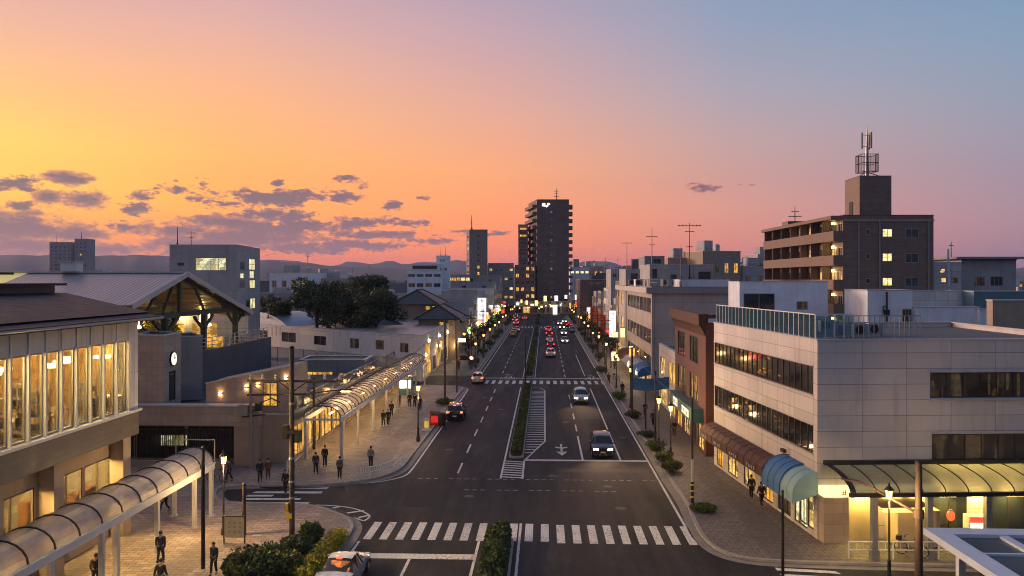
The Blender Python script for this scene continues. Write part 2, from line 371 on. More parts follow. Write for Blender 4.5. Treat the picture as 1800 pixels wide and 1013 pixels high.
ccol = t.mix(t.math('MULTIPLY', t.math('SUBTRACT', 1., low), .45), ccol, (*rgb(178, 110, 112), 1))
sky = t.mix(t.math('MULTIPLY', cm, .93), sky, ccol)
ns = t.new('ShaderNodeTexSky'); ns.sky_type = 'NISHITA'; ns.sun_disc = False
SUN_EL, SUN_AZ = 6.0, -62.0
ns.sun_elevation = math.radians(SUN_EL); ns.sun_rotation = math.radians(SUN_AZ)
add = t.new('ShaderNodeMix'); add.data_type = 'RGBA'; add.blend_type = 'ADD'; add.inputs[0].default_value = .004
t.l.new(sky, add.inputs[6]); t.l.new(ns.outputs[0], add.inputs[7])
t.l.new(add.outputs[2], bg.inputs['Color']); bg.inputs['Strength'].default_value = 1.0
W.cycles.sampling_method = 'MANUAL'; W.cycles.sample_map_resolution = 512
sd = bpy.data.lights.new('sun', 'SUN'); so = bpy.data.objects.new('sun', sd); COL.objects.link(so)
sd.energy = 2.5; sd.angle = math.radians(12); sd.color = (1, .67, .58)
so.rotation_euler = (math.radians(90 - SUN_EL), 0, math.radians(-SUN_AZ + 180)); so.location = (-60, 40, 60)
vs = S.view_settings; vs.view_transform = 'Standard'; vs.look = 'None'; vs.exposure = .27; vs.gamma = 1
S.render.engine = 'CYCLES'; cy = S.cycles
cy.use_denoising = True; cy.filter_width = 1.0; cy.max_bounces = 6; cy.diffuse_bounces = 3; cy.glossy_bounces = 3; cy.transmission_bounces = 4; cy.transparent_max_bounces = 12
cy.sample_clamp_indirect = 4; cy.sample_clamp_direct = 20; cy.caustics_reflective = False; cy.caustics_refractive = False; cy.use_light_tree = True
try: cy.denoiser = 'OPENIMAGEDENOISE'; cy.denoising_input_passes = 'RGB_ALBEDO_NORMAL'
except Exception: pass
# ---------------------------------------------------------------- ground, road, pavements
def paving_mat(name, c, w, h, band=True, vmin=.62):
    m = bpy.data.materials.new(name); m.use_nodes = True
    t = NT(m.node_tree); b = t.n['Principled BSDF']; pos = t.new('ShaderNodeNewGeometry').outputs['Position']
    br = t.new('ShaderNodeTexBrick'); br.offset = .5; t.l.new(pos, br.inputs['Vector'])
    for k, v in (('Scale', 1), ('Mortar Size', .022), ('Mortar Smooth', .3), ('Brick Width', w), ('Row Height', h)): br.inputs[k].default_value = v
    br.inputs['Color1'].default_value = (*c, 1); br.inputs['Color2'].default_value = (*[x * vmin for x in c], 1); br.inputs['Mortar'].default_value = (*[x * .22 for x in c], 1)
    big = t.noise(pos, .22, 4, .6); fine = t.noise(pos, 3.0, 5, .65)
    col = t.mix(t.mr(big, .35, .65, 0, .55), br.outputs['Color'], t.mix(1., br.outputs['Color'], (.6, .58, .58, 1), 'MULTIPLY'))
    col = t.mix(t.mr(fine, .45, .8, 0, .5), col, t.mix(1., col, (.5, .48, .46, 1), 'MULTIPLY'))
    if band:                                                        # darker asphalt bands laid between the setts
        s = t.new('ShaderNodeSeparateXYZ'); t.l.new(pos, s.inputs[0])
        wob = t.noise(t.mapping(pos, (.12, .05, 1)), 1.0, 1)
        fx = t.math('FRACT', t.math('MULTIPLY_ADD', s.outputs[0], .19, t.math('MULTIPLY', wob, .7)))
        col = t.mix(t.math('MULTIPLY', t.mr(fx, .66, .70), .55), col, (*[x * .4 for x in c], 1))
    t.set(b.inputs['Base Color'], col); t.set(b.inputs['Roughness'], t.mr(fine, .3, .7, .55, .8))
    bp = t.new('ShaderNodeBump'); bp.inputs['Strength'].default_value = .35; bp.inputs['Distance'].default_value = .02
    t.l.new(t.math('ADD', br.outputs['Fac'], t.math('MULTIPLY', fine, -.6)), bp.inputs['Height']); bp.invert = True; t.l.new(bp.outputs[0], b.inputs['Normal'])
    return m
def asphalt_mat():
    m = bpy.data.materials.new('asphalt'); m.use_nodes = True
    t = NT(m.node_tree); b = t.n['Principled BSDF']; pos = t.new('ShaderNodeNewGeometry').outputs['Position']
    fine = t.noise(pos, 9, 6, .75); mid = t.noise(t.mapping(pos, (.62, .05, 1)), 1.0, 5, .6); patch = t.noise(pos, .12, 3, .5)
    c = t.mix(t.mr(fine, .36, .66), (.0125, .0135, .0165, 1), (.036, .038, .044, 1))
    c = t.mix(t.mr(mid, .38, .68, 0, .45), c, t.mix(1., c, (.55, .55, .56, 1), 'MULTIPLY'))
    ox = t.noise(t.mapping(pos, (1.0, .22, 1), (4, 9, 0)), .55, 5, .65); c = t.mix(t.mr(ox, .52, .66, 0, .5), c, (.058, .056, .055, 1))
    c = t.mix(t.mr(patch, .50, .515, 0, .42), c, t.mix(1., c, (.62, .62, .64, 1), 'MULTIPLY'))
    v = t.new('ShaderNodeTexVoronoi'); v.feature = 'DISTANCE_TO_EDGE'; v.inputs['Scale'].default_value = .10
    wob = t.new('ShaderNodeMix'); wob.data_type = 'RGBA'; wob.inputs[0].default_value = .35
    nz = t.new('ShaderNodeTexNoise'); nz.inputs['Scale'].default_value = .6; nz.inputs['Detail'].default_value = 5; t.l.new(pos, nz.inputs['Vector'])
    off = t.new('ShaderNodeVectorMath'); off.operation = 'MULTIPLY_ADD'; t.l.new(nz.outputs['Color'], off.inputs[0]); off.inputs[1].default_value = (4, 4, 0); t.l.new(pos, off.inputs[2])
    t.l.new(off.outputs[0], v.inputs['Vector'])
    c = t.mix(t.mr(v.outputs['Distance'], .0, .006, .55, 0.), c, (.012, .012, .012, 1))
    t.set(b.inputs['Base Color'], c); t.set(b.inputs['Roughness'], t.mr(mid, .3, .7, .60, .80)); b.inputs['Specular IOR Level'].default_value = .16
    bp = t.new('ShaderNodeBump'); bp.inputs['Strength'].default_value = .5; bp.inputs['Distance'].default_value = .015; t.l.new(fine, bp.inputs['Height']); t.l.new(bp.outputs[0], b.inputs['Normal'])
    return m
ASPH = asphalt_mat(); PAVE_L = paving_mat('warm_pavers', (.44, .35, .29), .62, .34); PAVE_R = paving_mat('grey_pavers', (.19, .165, .15), .5, .5, True, .85)
CONC = mat('kerb_concrete', (.30, .28, .26), .8, .2, 2., streak=.2)
g = MB(); R = 6500; N = 48
ring = [(R * math.cos(2 * PI * k / N), R * math.sin(2 * PI * k / N) + 400) for k in range(N)]
g.prism(ring, -.35, -.25); struct('ground', g, mat('ground_earth', (.045, .042, .040), .95, .3, .02))
g = MB(); g.prism([(-80, 10), (80, 10), (80, 345), (-80, 345)], -.24, 0); struct('road', g, ASPH)
H = .13
def arc(cx, cy, r, a0, a1, n=8): return [(cx + r * math.cos(math.radians(a0 + (a1 - a0) * k / n)), cy + r * math.sin(math.radians(a0 + (a1 - a0) * k / n))) for k in range(n + 1)]
g2 = lambda *L: [tuple(G(u, v)[:2]) for u, v in L]
def smooth_line(P, it=2):
    for _ in range(it):
        Q = [P[0]]
        for a, b in zip(P[:-1], P[1:]):
            Q += [(a[0] * .75 + b[0] * .25, a[1] * .75 + b[1] * .25), (a[0] * .25 + b[0] * .75, a[1] * .25 + b[1] * .75)]
        P = Q + [P[-1]]
    return P
kerbL = smooth_line([(-11.5, 15), (-11.45, 40)] + g2((592, 975), (612, 948), (622, 930), (617, 917), (600, 906), (570, 897), (545, 890), (480, 887), (395, 886), (383, 880), (378, 872), (382, 862), (398, 856), (540, 856), (600, 852), (632, 848), (668, 842), (691, 834), (704, 827), (715, 816)) + [(-11.2, 76), (-11.2, 104), (-10.9, 109), (-12, 111.5), (-16, 112)], 2) + [(-78, 112.5)]
kerbR = smooth_line([(9.25, 333), (9.25, 62)] + g2((1205, 885), (1214, 905), (1222, 926), (1232, 944), (1245, 958), (1264, 972), (1300, 984), (1350, 990), (1500, 995), (1800, 1001)), 2) + [(78, 41.5)]
kerbL2 = [(-78, 124), (-16, 124)] + arc(-13, 126, 2, 270, 360) + [(-11, 130), (-10.7, 333)]
pl = kerbL + [(-78, 15)]; pr = kerbR + [(78, 333)]; pl2 = kerbL2 + [(-78, 333)]
for poly, m in ((pl, PAVE_L), (pr, PAVE_R), (pl2, PAVE_R)):
    g = MB(); g.prism(poly, -.1, H); struct('pavement', g, m)
g = MB(); g.prism([(-78, 345.2), (78, 345.2), (78, 420), (-78, 420)], -.2, H); struct('pavement', g, PAVE_R)
def strip(mb, line, off0, off1, z0, z1):
    """ribbon with thickness along a polyline, between two sideways offsets (left is +)"""
    P = [Vector((*p[:2], 0)) for p in line]; n = len(P); A, B = [], []
    for i in range(n):
        d = (P[min(i + 1, n - 1)] - P[max(i - 1, 0)]).normalized(); s = Vector((-d.y, d.x, 0))
        A.append(P[i] + s * off0); B.append(P[i] + s * off1)
    for i in range(n - 1):
        a, b, c, d = A[i], A[i + 1], B[i + 1], B[i]
        v = [(p.x, p.y, z) for z in (z0, z1) for p in (a, b, c, d)]
        mb.add(v, [(4, 7, 6, 5), (0, 1, 2, 3), (0, 4, 5, 1), (2, 6, 7, 3)] + ([(0, 3, 7, 4)] if i == 0 else []) + ([(1, 5, 6, 2)] if i == n - 2 else []))
for ln in (kerbL, kerbR, kerbL2):
    g = MB(); strip(g, ln, -.02, .19, .02, H + .025); struct('kerb', g, CONC)
    g = MB(); strip(g, ln, -.55, -.03, -.02, .006); struct('gutter', g, mat('gutter_concrete', (.21, .19, .165), .8, .25, 2.))
# median islands
def island(y0, y1, x0, x1):
    r = (x1 - x0) / 2; P = [(x0, y0 + r)] + arc((x0 + x1) / 2, y0 + r, r, 180, 360, 8) + arc((x0 + x1) / 2, y1 - r, r, 0, 180, 8)[:-1]
    g = MB(); g.prism(P, -.05, .17); struct('median_kerb', g, CONC)
    q = .12; P2 = [(x0 + q, y0 + r)] + arc((x0 + x1) / 2, y0 + r, r - q, 180, 360, 8) + arc((x0 + x1) / 2, y1 - r, r - q, 0, 180, 8)[:-1]
    g = MB(); g.prism(P2, .18, .20); struct('median_soil', g, M_['asphalt_edge'])
island(20, 46.2, -3.45, -1.75); island(66.8, 111.5, -3.0, -1.75); island(122.5, 246, -3.0, -1.7); island(262, 330, -3.0, -1.7)
# ---------------------------------------------------------------- painted markings, sheets 6 mm above the road
def qd(mb, x0, x1, y0, y1, z=.006): mb.quad((x0, y0, z), (x1, y0, z), (x1, y1, z), (x0, y1, z))
def pix(mb, *L, z=.006): mb.quad(*[G(u, v, z) for u, v in L])
def line(mb, P, w, z=.006):
    P = [Vector((*p[:2], 0)) for p in P]; n = len(P); A, B = [], []
    for i in range(n):
        d = (P[min(i + 1, n - 1)] - P[max(i - 1, 0)]).normalized(); s = Vector((-d.y, d.x, 0)) * w / 2
        A.append(P[i] - s); B.append(P[i] + s)
    for i in range(n - 1): mb.quad(*[(p.x, p.y, z) for p in (A[i], A[i + 1], B[i + 1], B[i])][::-1])
PW = M_['paint']; t = NT(PW.node_tree); b_ = t.n['Principled BSDF']; src = b_.inputs['Base Color'].links[0].from_socket; pos_ = t.new('ShaderNodeNewGeometry').outputs['Position']
wear = t.math('MULTIPLY', t.mr(t.noise(pos_, 7, 6, .7), .47, .60), t.mr(t.noise(pos_, .5, 3), .40, .62, .25, .95)); t.set(b_.inputs['Base Color'], t.mix(wear, src, (.05, .05, .05, 1)))
PF = mat('worn_paint', (.24, .23, .22), .7, .5, 6.)
g = MB()
for k in range(21):
    x = -10.5 + .935 * k; qd(g, x, x + .47, 45.65 - (.25 if x > 0 else 0), 48.95 - (.15 if x > 0 else 0))
struct('crosswalk_stripes', g, PW)
g = MB()
for k in range(18):
    x = -8.7 + 1.0 * k; qd(g, x, x + .5, 114.6, 118.4)
for k in range(17):
    x = -8.2 + 1.0 * k; qd(g, x, x + .5, 248, 252); qd(g, x, x + .5, 256, 259)
struct('crosswalk_stripes', g, PW)
g = MB()
for a, b, c, e in (((460, 856.5), (578, 857), (574, 860), (456, 859)), ((450, 864), (568, 864.2), (564, 867.6), (443, 867)), ((437, 870), (482, 870), (478, 873), (430, 873)), ((433, 875.5), (530, 876), (526, 879), (426, 879)), ((420, 882.2), (545, 883.2), (541, 886), (413, 885.6))): pix(g, e, c, b, a)
struct('crosswalk_stripes', g, PW)
g = MB()
for a, b, c, e in (((1362, 998), (1468, 1004), (1478, 1009), (1366, 1003)), ((1370, 1009), (1490, 1015), (1500, 1020), (1376, 1014))): pix(g, e, c, b, a)
struct('crosswalk_stripes', g, PW)
g = MB(); qd(g, -10.2, -3.75, 42.55, 43.35); qd(g, -1.7, 8.45, 66.0, 66.5); qd(g, -10, 8.4, 121.0, 121.6); qd(g, -3.2, 8.3, 245.6, 246.1); struct('stop_line', g, PW)
g = MB()
line(g, [(-10.62, y) for y in (45.3, 42.4)], .16); line(g, [(-10.75, 42.2), (-10.75, 20)], .16)
line(g, smooth_line([(-10.4, 107), (-10.4, 84), (-10.45, 72)] + g2((723, 828), (712, 837), (695, 842), (668, 847), (640, 850), (575, 856.5))), .17)
line(g, smooth_line([(-10.4, 107), (-10.5, 109.6), (-11.4, 111)]), .15); line(g, [(-10.0, 125), (-9.9, 330)], .15)
line(g, [(8.55, 48.8), (8.55, 330)], .16)
line(g, [(-3.75, 45.9), (-3.75, 20)], .15); line(g, [(-1.45, 49.0), (-1.45, 20)], .15)
line(g, [(-3.3, 60), (-3.3, 111)], .15); line(g, [(-3.3, 122), (-3.3, 246)], .12); line(g, [(-1.45, 122), (-1.45, 246)], .12)
line(g, [(-1.66, 60), (-1.66, 66.1), (.05, 74), (.05, 108), (-.6, 110.5), (-1.6, 110.8)], .15)
line(g, smooth_line(g2((545, 887.5), (590, 889), (625, 894), (648, 904), (650, 910), (640, 916))), .15); line(g, smooth_line(g2((545, 889), (580, 895), (610, 904), (630, 913), (640, 916))), .15)
struct('edge_line', g, PW)
g = MB()
for k in range(37):
    y = 61.5 + 7.35 * k
    if not (108 < y < 122 or 244 < y < 260): qd(g, -6.78, -6.63, y, y + 3.5)
for k in range(29):
    y = 78.5 + 7.35 * k + (0 if k else .5)
    if not (106 < y < 122 or 244 < y < 260): qd(g, 3.12, 3.27, y, y + 3.6)
qd(g, 3.1, 3.27, 66.5, 76.5); qd(g, 6.24, 6.4, 66.5, 79); qd(g, 6.24, 6.4, 80, 110); qd(g, 6.2, 6.34, 124, 160); line(g, [(-7.25, 42.5), (-7.25, 20)], .16)
struct('lane_line', g, PW)
g = MB()
for k in range(28):
    y = 60.4 + .75 * k
    if y < 66: g.quad((-3.2, y, .006), (-1.72, y - .3, .006), (-1.72, y - .02, .006), (-3.2, y + .28, .006))
for k in range(34):
    y = 69 + 1.15 * k; x1 = .0 if y > 74 else -1.6 + (y - 66.4) / 7.6 * 1.6
    qd(g, -1.7, x1, y, y + .28)
for a, b in (((585, 893.5), (600, 890)), ((610, 902), (640, 898)), ((630, 910), (650, 906))): line(g, [G(*a), G(*b)], .25)
struct('hatched_marking', g, PF if False else PW)
g = MB()
for k in range(32):
    if k % 5 != 3: x = -9.5 + k * .58; qd(g, x, x + .33, 59.7, 59.85)
    if k % 4 != 1 and 5 < k < 26: x = -9.2 + k * .58; qd(g, x, x + .33, 56.6, 56.75)
struct('guide_dots', g, PF)
g = MB(); c = G(987, 790); qd(g, c.x - .09, c.x + .09, c.y - 1.6, c.y + 2.2)
g.add([(c.x - .5, c.y - 1.0, .006), (c.x, c.y - 2.6, .006), (c.x + .5, c.y - 1.0, .006)], [(0, 1, 2)]); g.quad((c.x - .55, c.y + .6, .006), (c.x + .1, c.y + .2, .006), (c.x + .1, c.y + .6, .006), (c.x - .5, c.y + 1.1, .006)); g.quad((c.x, c.y + .2, .006), (c.x + .55, c.y + .6, .006), (c.x + .5, c.y + 1.1, .006), (c.x, c.y + .6, .006))
struct('arrow_marking', g, PW)
def bike_mark(u, v, sc):
    g = MB(); c = G(u, v)
    for sx in (-1, 1):
        P = [(c.x + sx * .55 * sc + .42 * sc * math.cos(a * PI / 8), c.y - 1.6 + 1.3 * math.sin(a * PI / 8)) for a in range(17)]; line(g, P, .12)
    line(g, [(c.x - .55 * sc, c.y - 1.6), (c.x - .2 * sc, c.y + .6), (c.x + .4 * sc, c.y + .6), (c.x + .55 * sc, c.y - 1.6)], .12); line(g, [(c.x - .2 * sc, c.y + .6), (c.x, c.y - 1.5), (c.x + .4 * sc, c.y + .6)], .12); line(g, [(c.x - .5 * sc, c.y + 1.6), (c.x + .6 * sc, c.y + 1.9), (c.x + .3 * sc, c.y + .6)], .13); line(g, [(c.x + .3 * sc, c.y + 2.9), (c.x - .5 * sc, c.y + 3.2)], .3)
    struct('cycle_marking', g, PW)
bike_mark(893, 663, 1.15); bike_mark(1039, 664, 1.0)
for k, (x, y) in enumerate(((-5.2, 55), (4.6, 58), (-8.4, 70), (2.2, 84), (7.4, 76), (-5.0, 92), (5.0, 52.5), (.6, 61), (-7.6, 101))):
    g = MB(); g.lathe([(.36, .002), (.36, .009)], 18, (x, y, 0)); struct('manhole_cover', g, mat('cast_iron', (.03, .028, .026), .5, .4, 14., metal=.5))
for k, (x0, x1, y0, y1) in enumerate(((-9.6, -6.9, 52.2, 58.6), (3.6, 6.0, 86, 96), (-6.4, -4.0, 74, 80.5), (1.0, 8.2, 62.2, 63.4), (-1.2, 4.2, 50.2, 51.4))):
    g = MB(); qd(g, x0, x1, y0, y1, .0035); struct('asphalt_patch', g, mat('patched_asphalt_%d' % (k % 2), ((.012, .012, .013), (.036, .035, .034))[k % 2], .85, .3, 8.))
# ---------------------------------------------------------------- hills on the horizon
def hills(name, prof, D, thick, col, seed, jit):
    g = MB(); n = 260; u0, u1 = -900, 2700; rows = []
    for i in range(n + 1):
        u = u0 + (u1 - u0) * i / n
        for (a, va), (b, vb) in zip(prof[:-1], prof[1:]):
            if a <= u <= b: f = (u - a) / (b - a); f = f * f * (3 - 2 * f); v = va + (vb - va) * f; break
        nz = noise.fractal(Vector((u * .012 + seed, seed, 0)), 1., 2.2, 6) * jit + noise.noise(Vector((u * .21, seed, 3))) * jit * .22
        h = zat(v + nz, D); p = pt(u, D); fr = pt(u, D * .80); mid = pt(u, D * .90); bk = pt(u, D * (1 + thick))
        m = h * (.5 + .2 * noise.noise(Vector((u * .03, seed, 9))))
        rows.append([(fr.x, fr.y, -.3), (mid.x, mid.y, m), (p.x, p.y, h), (bk.x, bk.y, -.3)])
    vs = [p for r in rows for p in r]; fs = []
    for i in range(n):
        for k in range(3): a = i * 4 + k; fs.append((a, a + 4, a + 5, a + 1))
    g.add(vs, fs); struct(name, g, col, smooth=True)
hl = mat('wooded_hill', (.022, .028, .024), .95, .4, .008)
hills('hills', [(-900, 440), (-200, 452), (0, 449), (110, 447), (200, 446), (290, 452), (370, 458), (450, 461), (640, 470), (900, 480), (1300, 480), (2700, 470)], 3000, .4, hl, 2.3, 5.5)
hills('hills', [(-900, 465), (350, 470), (450, 461), (500, 460), (570, 466), (615, 459), (650, 463), (685, 458), (715, 464), (750, 460), (800, 457), (850, 463), (900, 470), (1000, 461), (1030, 459), (1060, 461), (1110, 470), (1170, 469), (1260, 462), (1320, 464), (1420, 468), (1700, 472), (1850, 468), (2700, 460)], 4400, .35, hl, 7.7, 6.5)
# ---------------------------------------------------------------- building kit
WIN = {}
P_['clear'] = clear_glass('window_glass', (.96, .95, .9))
def win_meshes(w, h, nm, nh, fr, fm, pm):
    """frame + pane meshes of one window, local x along the wall, y inward, z up; cached so repeats share them"""
    key = (round(w, 2), round(h, 2), nm, nh, fr, fm.name, pm.name)
    if key in WIN: return WIN[key]
    b = MB(); y0, y1 = .03, .13
    b.box(0, w, y0, y1, 0, fr); b.box(0, w, y0, y1, h - fr, h); b.box(0, fr, y0, y1, fr, h - fr); b.box(w - fr, w, y0, y1, fr, h - fr)
    for k in range(1, nm): x = w * k / nm; b.box(x - fr * .4, x + fr * .4, y0 + .01, y1, fr, h - fr)
    for k in range(1, nh): z = h * k / nh; b.box(fr, w - fr, y0 + .014, y1 - .004, z - fr * .4, z + fr * .4)
    p = MB(); e = fr * .5; p.box(e, w - e, .085, .10, e, h - e)
    r = []
    for nm_, mb, m in (('window', b, fm), ('pane', p, pm)):
        me = bpy.data.meshes.new(nm_); me.from_pydata(mb.v, [], mb.f); me.materials.append(m); r.append(me)
    WIN[key] = r; return r
class Bld:
    """one building: four-sided plan given counter-clockwise SW, SE, NE, NW; faces 0 south, 1 east, 2 north, 3 west"""
    def __init__(s, name, label, cat, poly, H, wall, roofm=None, par=.5, z0=0., group=None, fr=.07, fm=None, th=.18, plain=False, cope=None, root=None):
        s.P = [Vector((p[0], p[1], 0)) for p in poly]; s.H = H; s.z0 = z0; s.par = par; s.wall = wall; s.roofm = roofm or M_['flat_roof']; s.fr = fr; s.fm = fm or M_['alu_frame']; s.th = th; s.cope = cope
        c = sum(s.P, Vector()) / len(s.P)
        s.r = root or thing(name, label, cat, (c.x, c.y, z0), 0, group); s.holes = {i: [] for i in range(len(s.P))}; s.lst = []; s.open = set()
        s.F = []
        for i in range(len(s.P)):
            a, b = s.P[i], s.P[(i + 1) % len(s.P)]; L = (b - a).length; t = (b - a) / L; s.F.append((a, t, Vector((t.y, -t.x, 0)), L))
    def M(s, i):
        a, t, n, L = s.F[i]                              # local x along face, y INTO the wall, z up
        return Matrix(((t.x, -n.x, 0, a.x), (t.y, -n.y, 0, a.y), (0, 0, 1, 0), (0, 0, 0, 1)))
    def fu(s, i, u):
        a, t, n, L = s.F[i]; r = pt(u, 1); det = t.x * -r.y + r.x * t.y
        q = -a; S_ = (q.x * -r.y + r.x * q.y) / det; k = (t.x * q.y - t.y * q.x) / det
        return S_, k
    def w(s, i, u0, u1, z0, z1, kind='dark', nm=2, nh=1, fr=None):
        L = s.F[i][3]; u0, u1 = max(.05, u0), min(L - .05, u1)
        if u1 - u0 > .1: s.holes[i].append((u0, u1, z0, z1)); (s.open.add((u0, u1, z0, z1)) if kind == 'clear' else None); s.lst.append((i, u0, u1, z0, z1, kind, nm, nh, fr))
    def px(s, i, *L):
        """windows given by their pixel rectangle in the photograph, cast onto face i"""
        for q in L:
            u0, v0, u1, v1 = q[:4]; a, k0 = s.fu(i, u0); b, k1 = s.fu(i, u1); k = (k0 + k1) / 2
            s.w(i, min(a, b), max(a, b), zat(v1, k), zat(v0, k), *q[4:])
    def row(s, i, z0, z1, n, w, kinds='dark', u0=0, u1=None, nm=2, nh=1):
        L = u1 if u1 is not None else s.F[i][3]; st = (L - u0) / n
        for k in range(n):
            kd = kinds if isinstance(kinds, str) else random.choice(kinds)
            c = u0 + st * (k + .5); s.w(i, c - w / 2, c + w / 2, z0, z1, kd, nm, nh)
    def build(s):
        g = MB()
        for i, (a, t, n, L) in enumerate(s.F):
            hs = s.holes[i]; xs = sorted({0, L, *[h[0] for h in hs], *[h[1] for h in hs]}); zs = sorted({s.z0, s.H, *[h[2] for h in hs], *[h[3] for h in hs]})
            for x0, x1 in zip(xs[:-1], xs[1:]):
                for z0, z1 in zip(zs[:-1], zs[1:]):
                    cx, cz = (x0 + x1) / 2, (z0 + z1) / 2
                    if any(h[0] < cx < h[1] and h[2] < cz < h[3] for h in hs): continue
                    A = a + t * x0; B = a + t * x1
                    g.quad((A.x, A.y, z0), (B.x, B.y, z0), (B.x, B.y, z1), (A.x, A.y, z1), [(x0, z0), (x1, z0), (x1, z1), (x0, z1)])
            for (x0, x1, z0, z1) in hs:
                d = -n * s.th; A = a + t * x0; B = a + t * x1; C, E = A + d, B + d
                q = lambda p, z: (p.x, p.y, z)
                g.quad(q(A, z0), q(C, z0), q(E, z0), q(B, z0)); g.quad(q(A, z1), q(B, z1), q(E, z1), q(C, z1)); g.quad(q(A, z0), q(A, z1), q(C, z1), q(C, z0)); g.quad(q(B, z0), q(E, z0), q(E, z1), q(B, z1))
                if (x0, x1, z0, z1) not in s.open: g.quad(q(C, z0), q(C, z1), q(E, z1), q(E, z0))
        if s.par > 0:                                    # parapet inner faces
            c = sum(s.P, Vector()) / len(s.P); I = s.inset(.22)
            for i in range(len(I)):
                a, b = I[i], I[(i + 1) % len(I)]; g.quad((b.x, b.y, s.H - s.par - .02), (a.x, a.y, s.H - s.par - .02), (a.x, a.y, s.H), (b.x, b.y, s.H))
        s.wallo = obj('wall', g, s.wall, s.r)
        g = MB(); z = s.H - s.par
        if s.par > 0: g.prism([p[:2] for p in s.inset(.2)], z - .15, z)
        else: g.prism([p[:2] for p in s.inset(-.1)], z, z + .2)
        s.roofo = obj('roof', g, s.roofm, s.r)
        if s.par > 0:
            g = MB(); O = s.inset(-.05); I = s.inset(.27)
            for i in range(len(O)):
                j = (i + 1) % len(O); a, b, c, d = O[i], O[j], I[j], I[i]; z0, z1 = s.H + .002, s.H + .09
                g.add([(p.x, p.y, zz) for zz in (z0, z1) for p in (a, b, c, d)], [(4, 5, 6, 7), (0, 3, 2, 1), (0, 1, 5, 4), (2, 3, 7, 6)])
            obj('coping', g, s.cope or M_['coping'], s.r)
        for (i, u0, u1, z0, z1, kind, nm, nh, fr) in s.lst:
            a, t, n, L = s.F[i]; fm, pm = win_meshes(u1 - u0 - .004, z1 - z0 - .004, nm, nh, fr or s.fr, s.fm, P_[kind])
            wo = bpy.data.objects.new('window', fm); COL.objects.link(wo); wo.parent = s.r
            p = a + t * (u0 + .002) - s.r.location; wo.location = (p.x, p.y, z0 + .002 - s.r.location.z); wo.rotation_euler = (0, 0, math.atan2(t.y, t.x))
            po = bpy.data.objects.new('pane', pm); COL.objects.link(po); po.parent = wo
        return s
    def inset(s, d):
        n = len(s.P); out = []
        for i in range(n):
            a, t0, n0, _ = s.F[i - 1]; b, t1, n1, _ = s.F[i]; k = 1 + n0.dot(n1)
            out.append(s.P[i] - (n0 + n1) * (d / k))
        return out
    def fb(s, i, name, m, fn, **k):
        """a part in face-local coordinates (x along, y into the wall, z up): fn(mb) draws it"""
        g = MB(s.M(i)); fn(g); return obj(name, g, m, s.r, **k)
def rect(x0, x1, y0, y1): return [(x0, y0), (x1, y0), (x1, y1), (x0, y1)]
def quadw(sw, se, depth):
    a, b = Vector(sw[:2]), Vector(se[:2]); t = (b - a).normalized(); n = Vector((-t.y, t.x)) * depth
    return [tuple(a), tuple(b), tuple(b + n), tuple(a + n)]
def awning(b, i, u0, u1, z0, z1, out, m, drop=.3, n=6, name='awning', ribs=0):
    def f(g):
        P = [(-(out) * math.sin(k / n * PI / 2), z0 + drop + (z1 - z0 - drop) * math.cos(k / n * PI / 2)) for k in range(n + 1)] + [(-out, z0)]
        for (ya, za), (yb, zb) in zip(P[:-1], P[1:]):
            g.quad((u0, yb, zb), (u1, yb, zb), (u1, ya, za), (u0, ya, za)); g.quad((u0, ya + .03, za - .03), (u1, ya + .03, za - .03), (u1, yb + .03, zb - .0), (u0, yb + .03, zb - .0))
        for u in (u0, u1): g.add([(u, 0, z1)] + [(u, y, z) for y, z in P[1:]] + [(u, 0, z0 + drop)], [tuple(range(len(P) + 1))])
        for k in range(ribs + 1 if ribs else 0):
            u = u0 + (u1 - u0) * k / ribs
            for (ya, za), (yb, zb) in zip(P[:-1], P[1:]): g.bar((u, ya - .01, za + .01), (u, yb - .01, zb + .01), .03, .025)
    return b.fb(i, name, m, f)
def strokes(g, cx, cz, w, h, seed, y=-.02, t=.09):
    """one unreadable brush-like sign character: a few bars inside w x h"""
    rr = random.Random(seed)
    for k in range(rr.randint(2, 3)): z = cz - h / 2 + h * (k + .5) / 3 + rr.uniform(-.05, .05) * h; a = rr.uniform(.3, .5); g.box(cx - w * a, cx + w * a, y, y + .02, z - t * h * .5, z + t * h * .5)
    for k in range(rr.randint(1, 3)): x = cx + rr.uniform(-.38, .38) * w; a = rr.uniform(.25, .5); g.box(x - t * w * .5, x + t * w * .5, y + .003, y + .018, cz - h * a, cz + h * rr.uniform(.2, .5))
SIGN_RED = glow('sign_red', (.75, .05, .08), .5); SIGN_BLUE = glow('sign_blue', (.07, .10, .6), .5); SIGN_WHITE = glow('lightbox_white', (1., .95, .88), 1.15); SIGN_DARK = mat('sign_dark', (.05, .04, .04), .5); SIGN_CREAM = glow('lightbox_cream', (1., .80, .36), 1.25); SIGN_GREEN = glow('lightbox_green', (.25, .9, .25), .8); SIGN_ORANGE = glow('lightbox_orange', (1., .40, .06), 1.3); SIGN_RDBOX = glow('lightbox_red', (1., .08, .04), 1.)
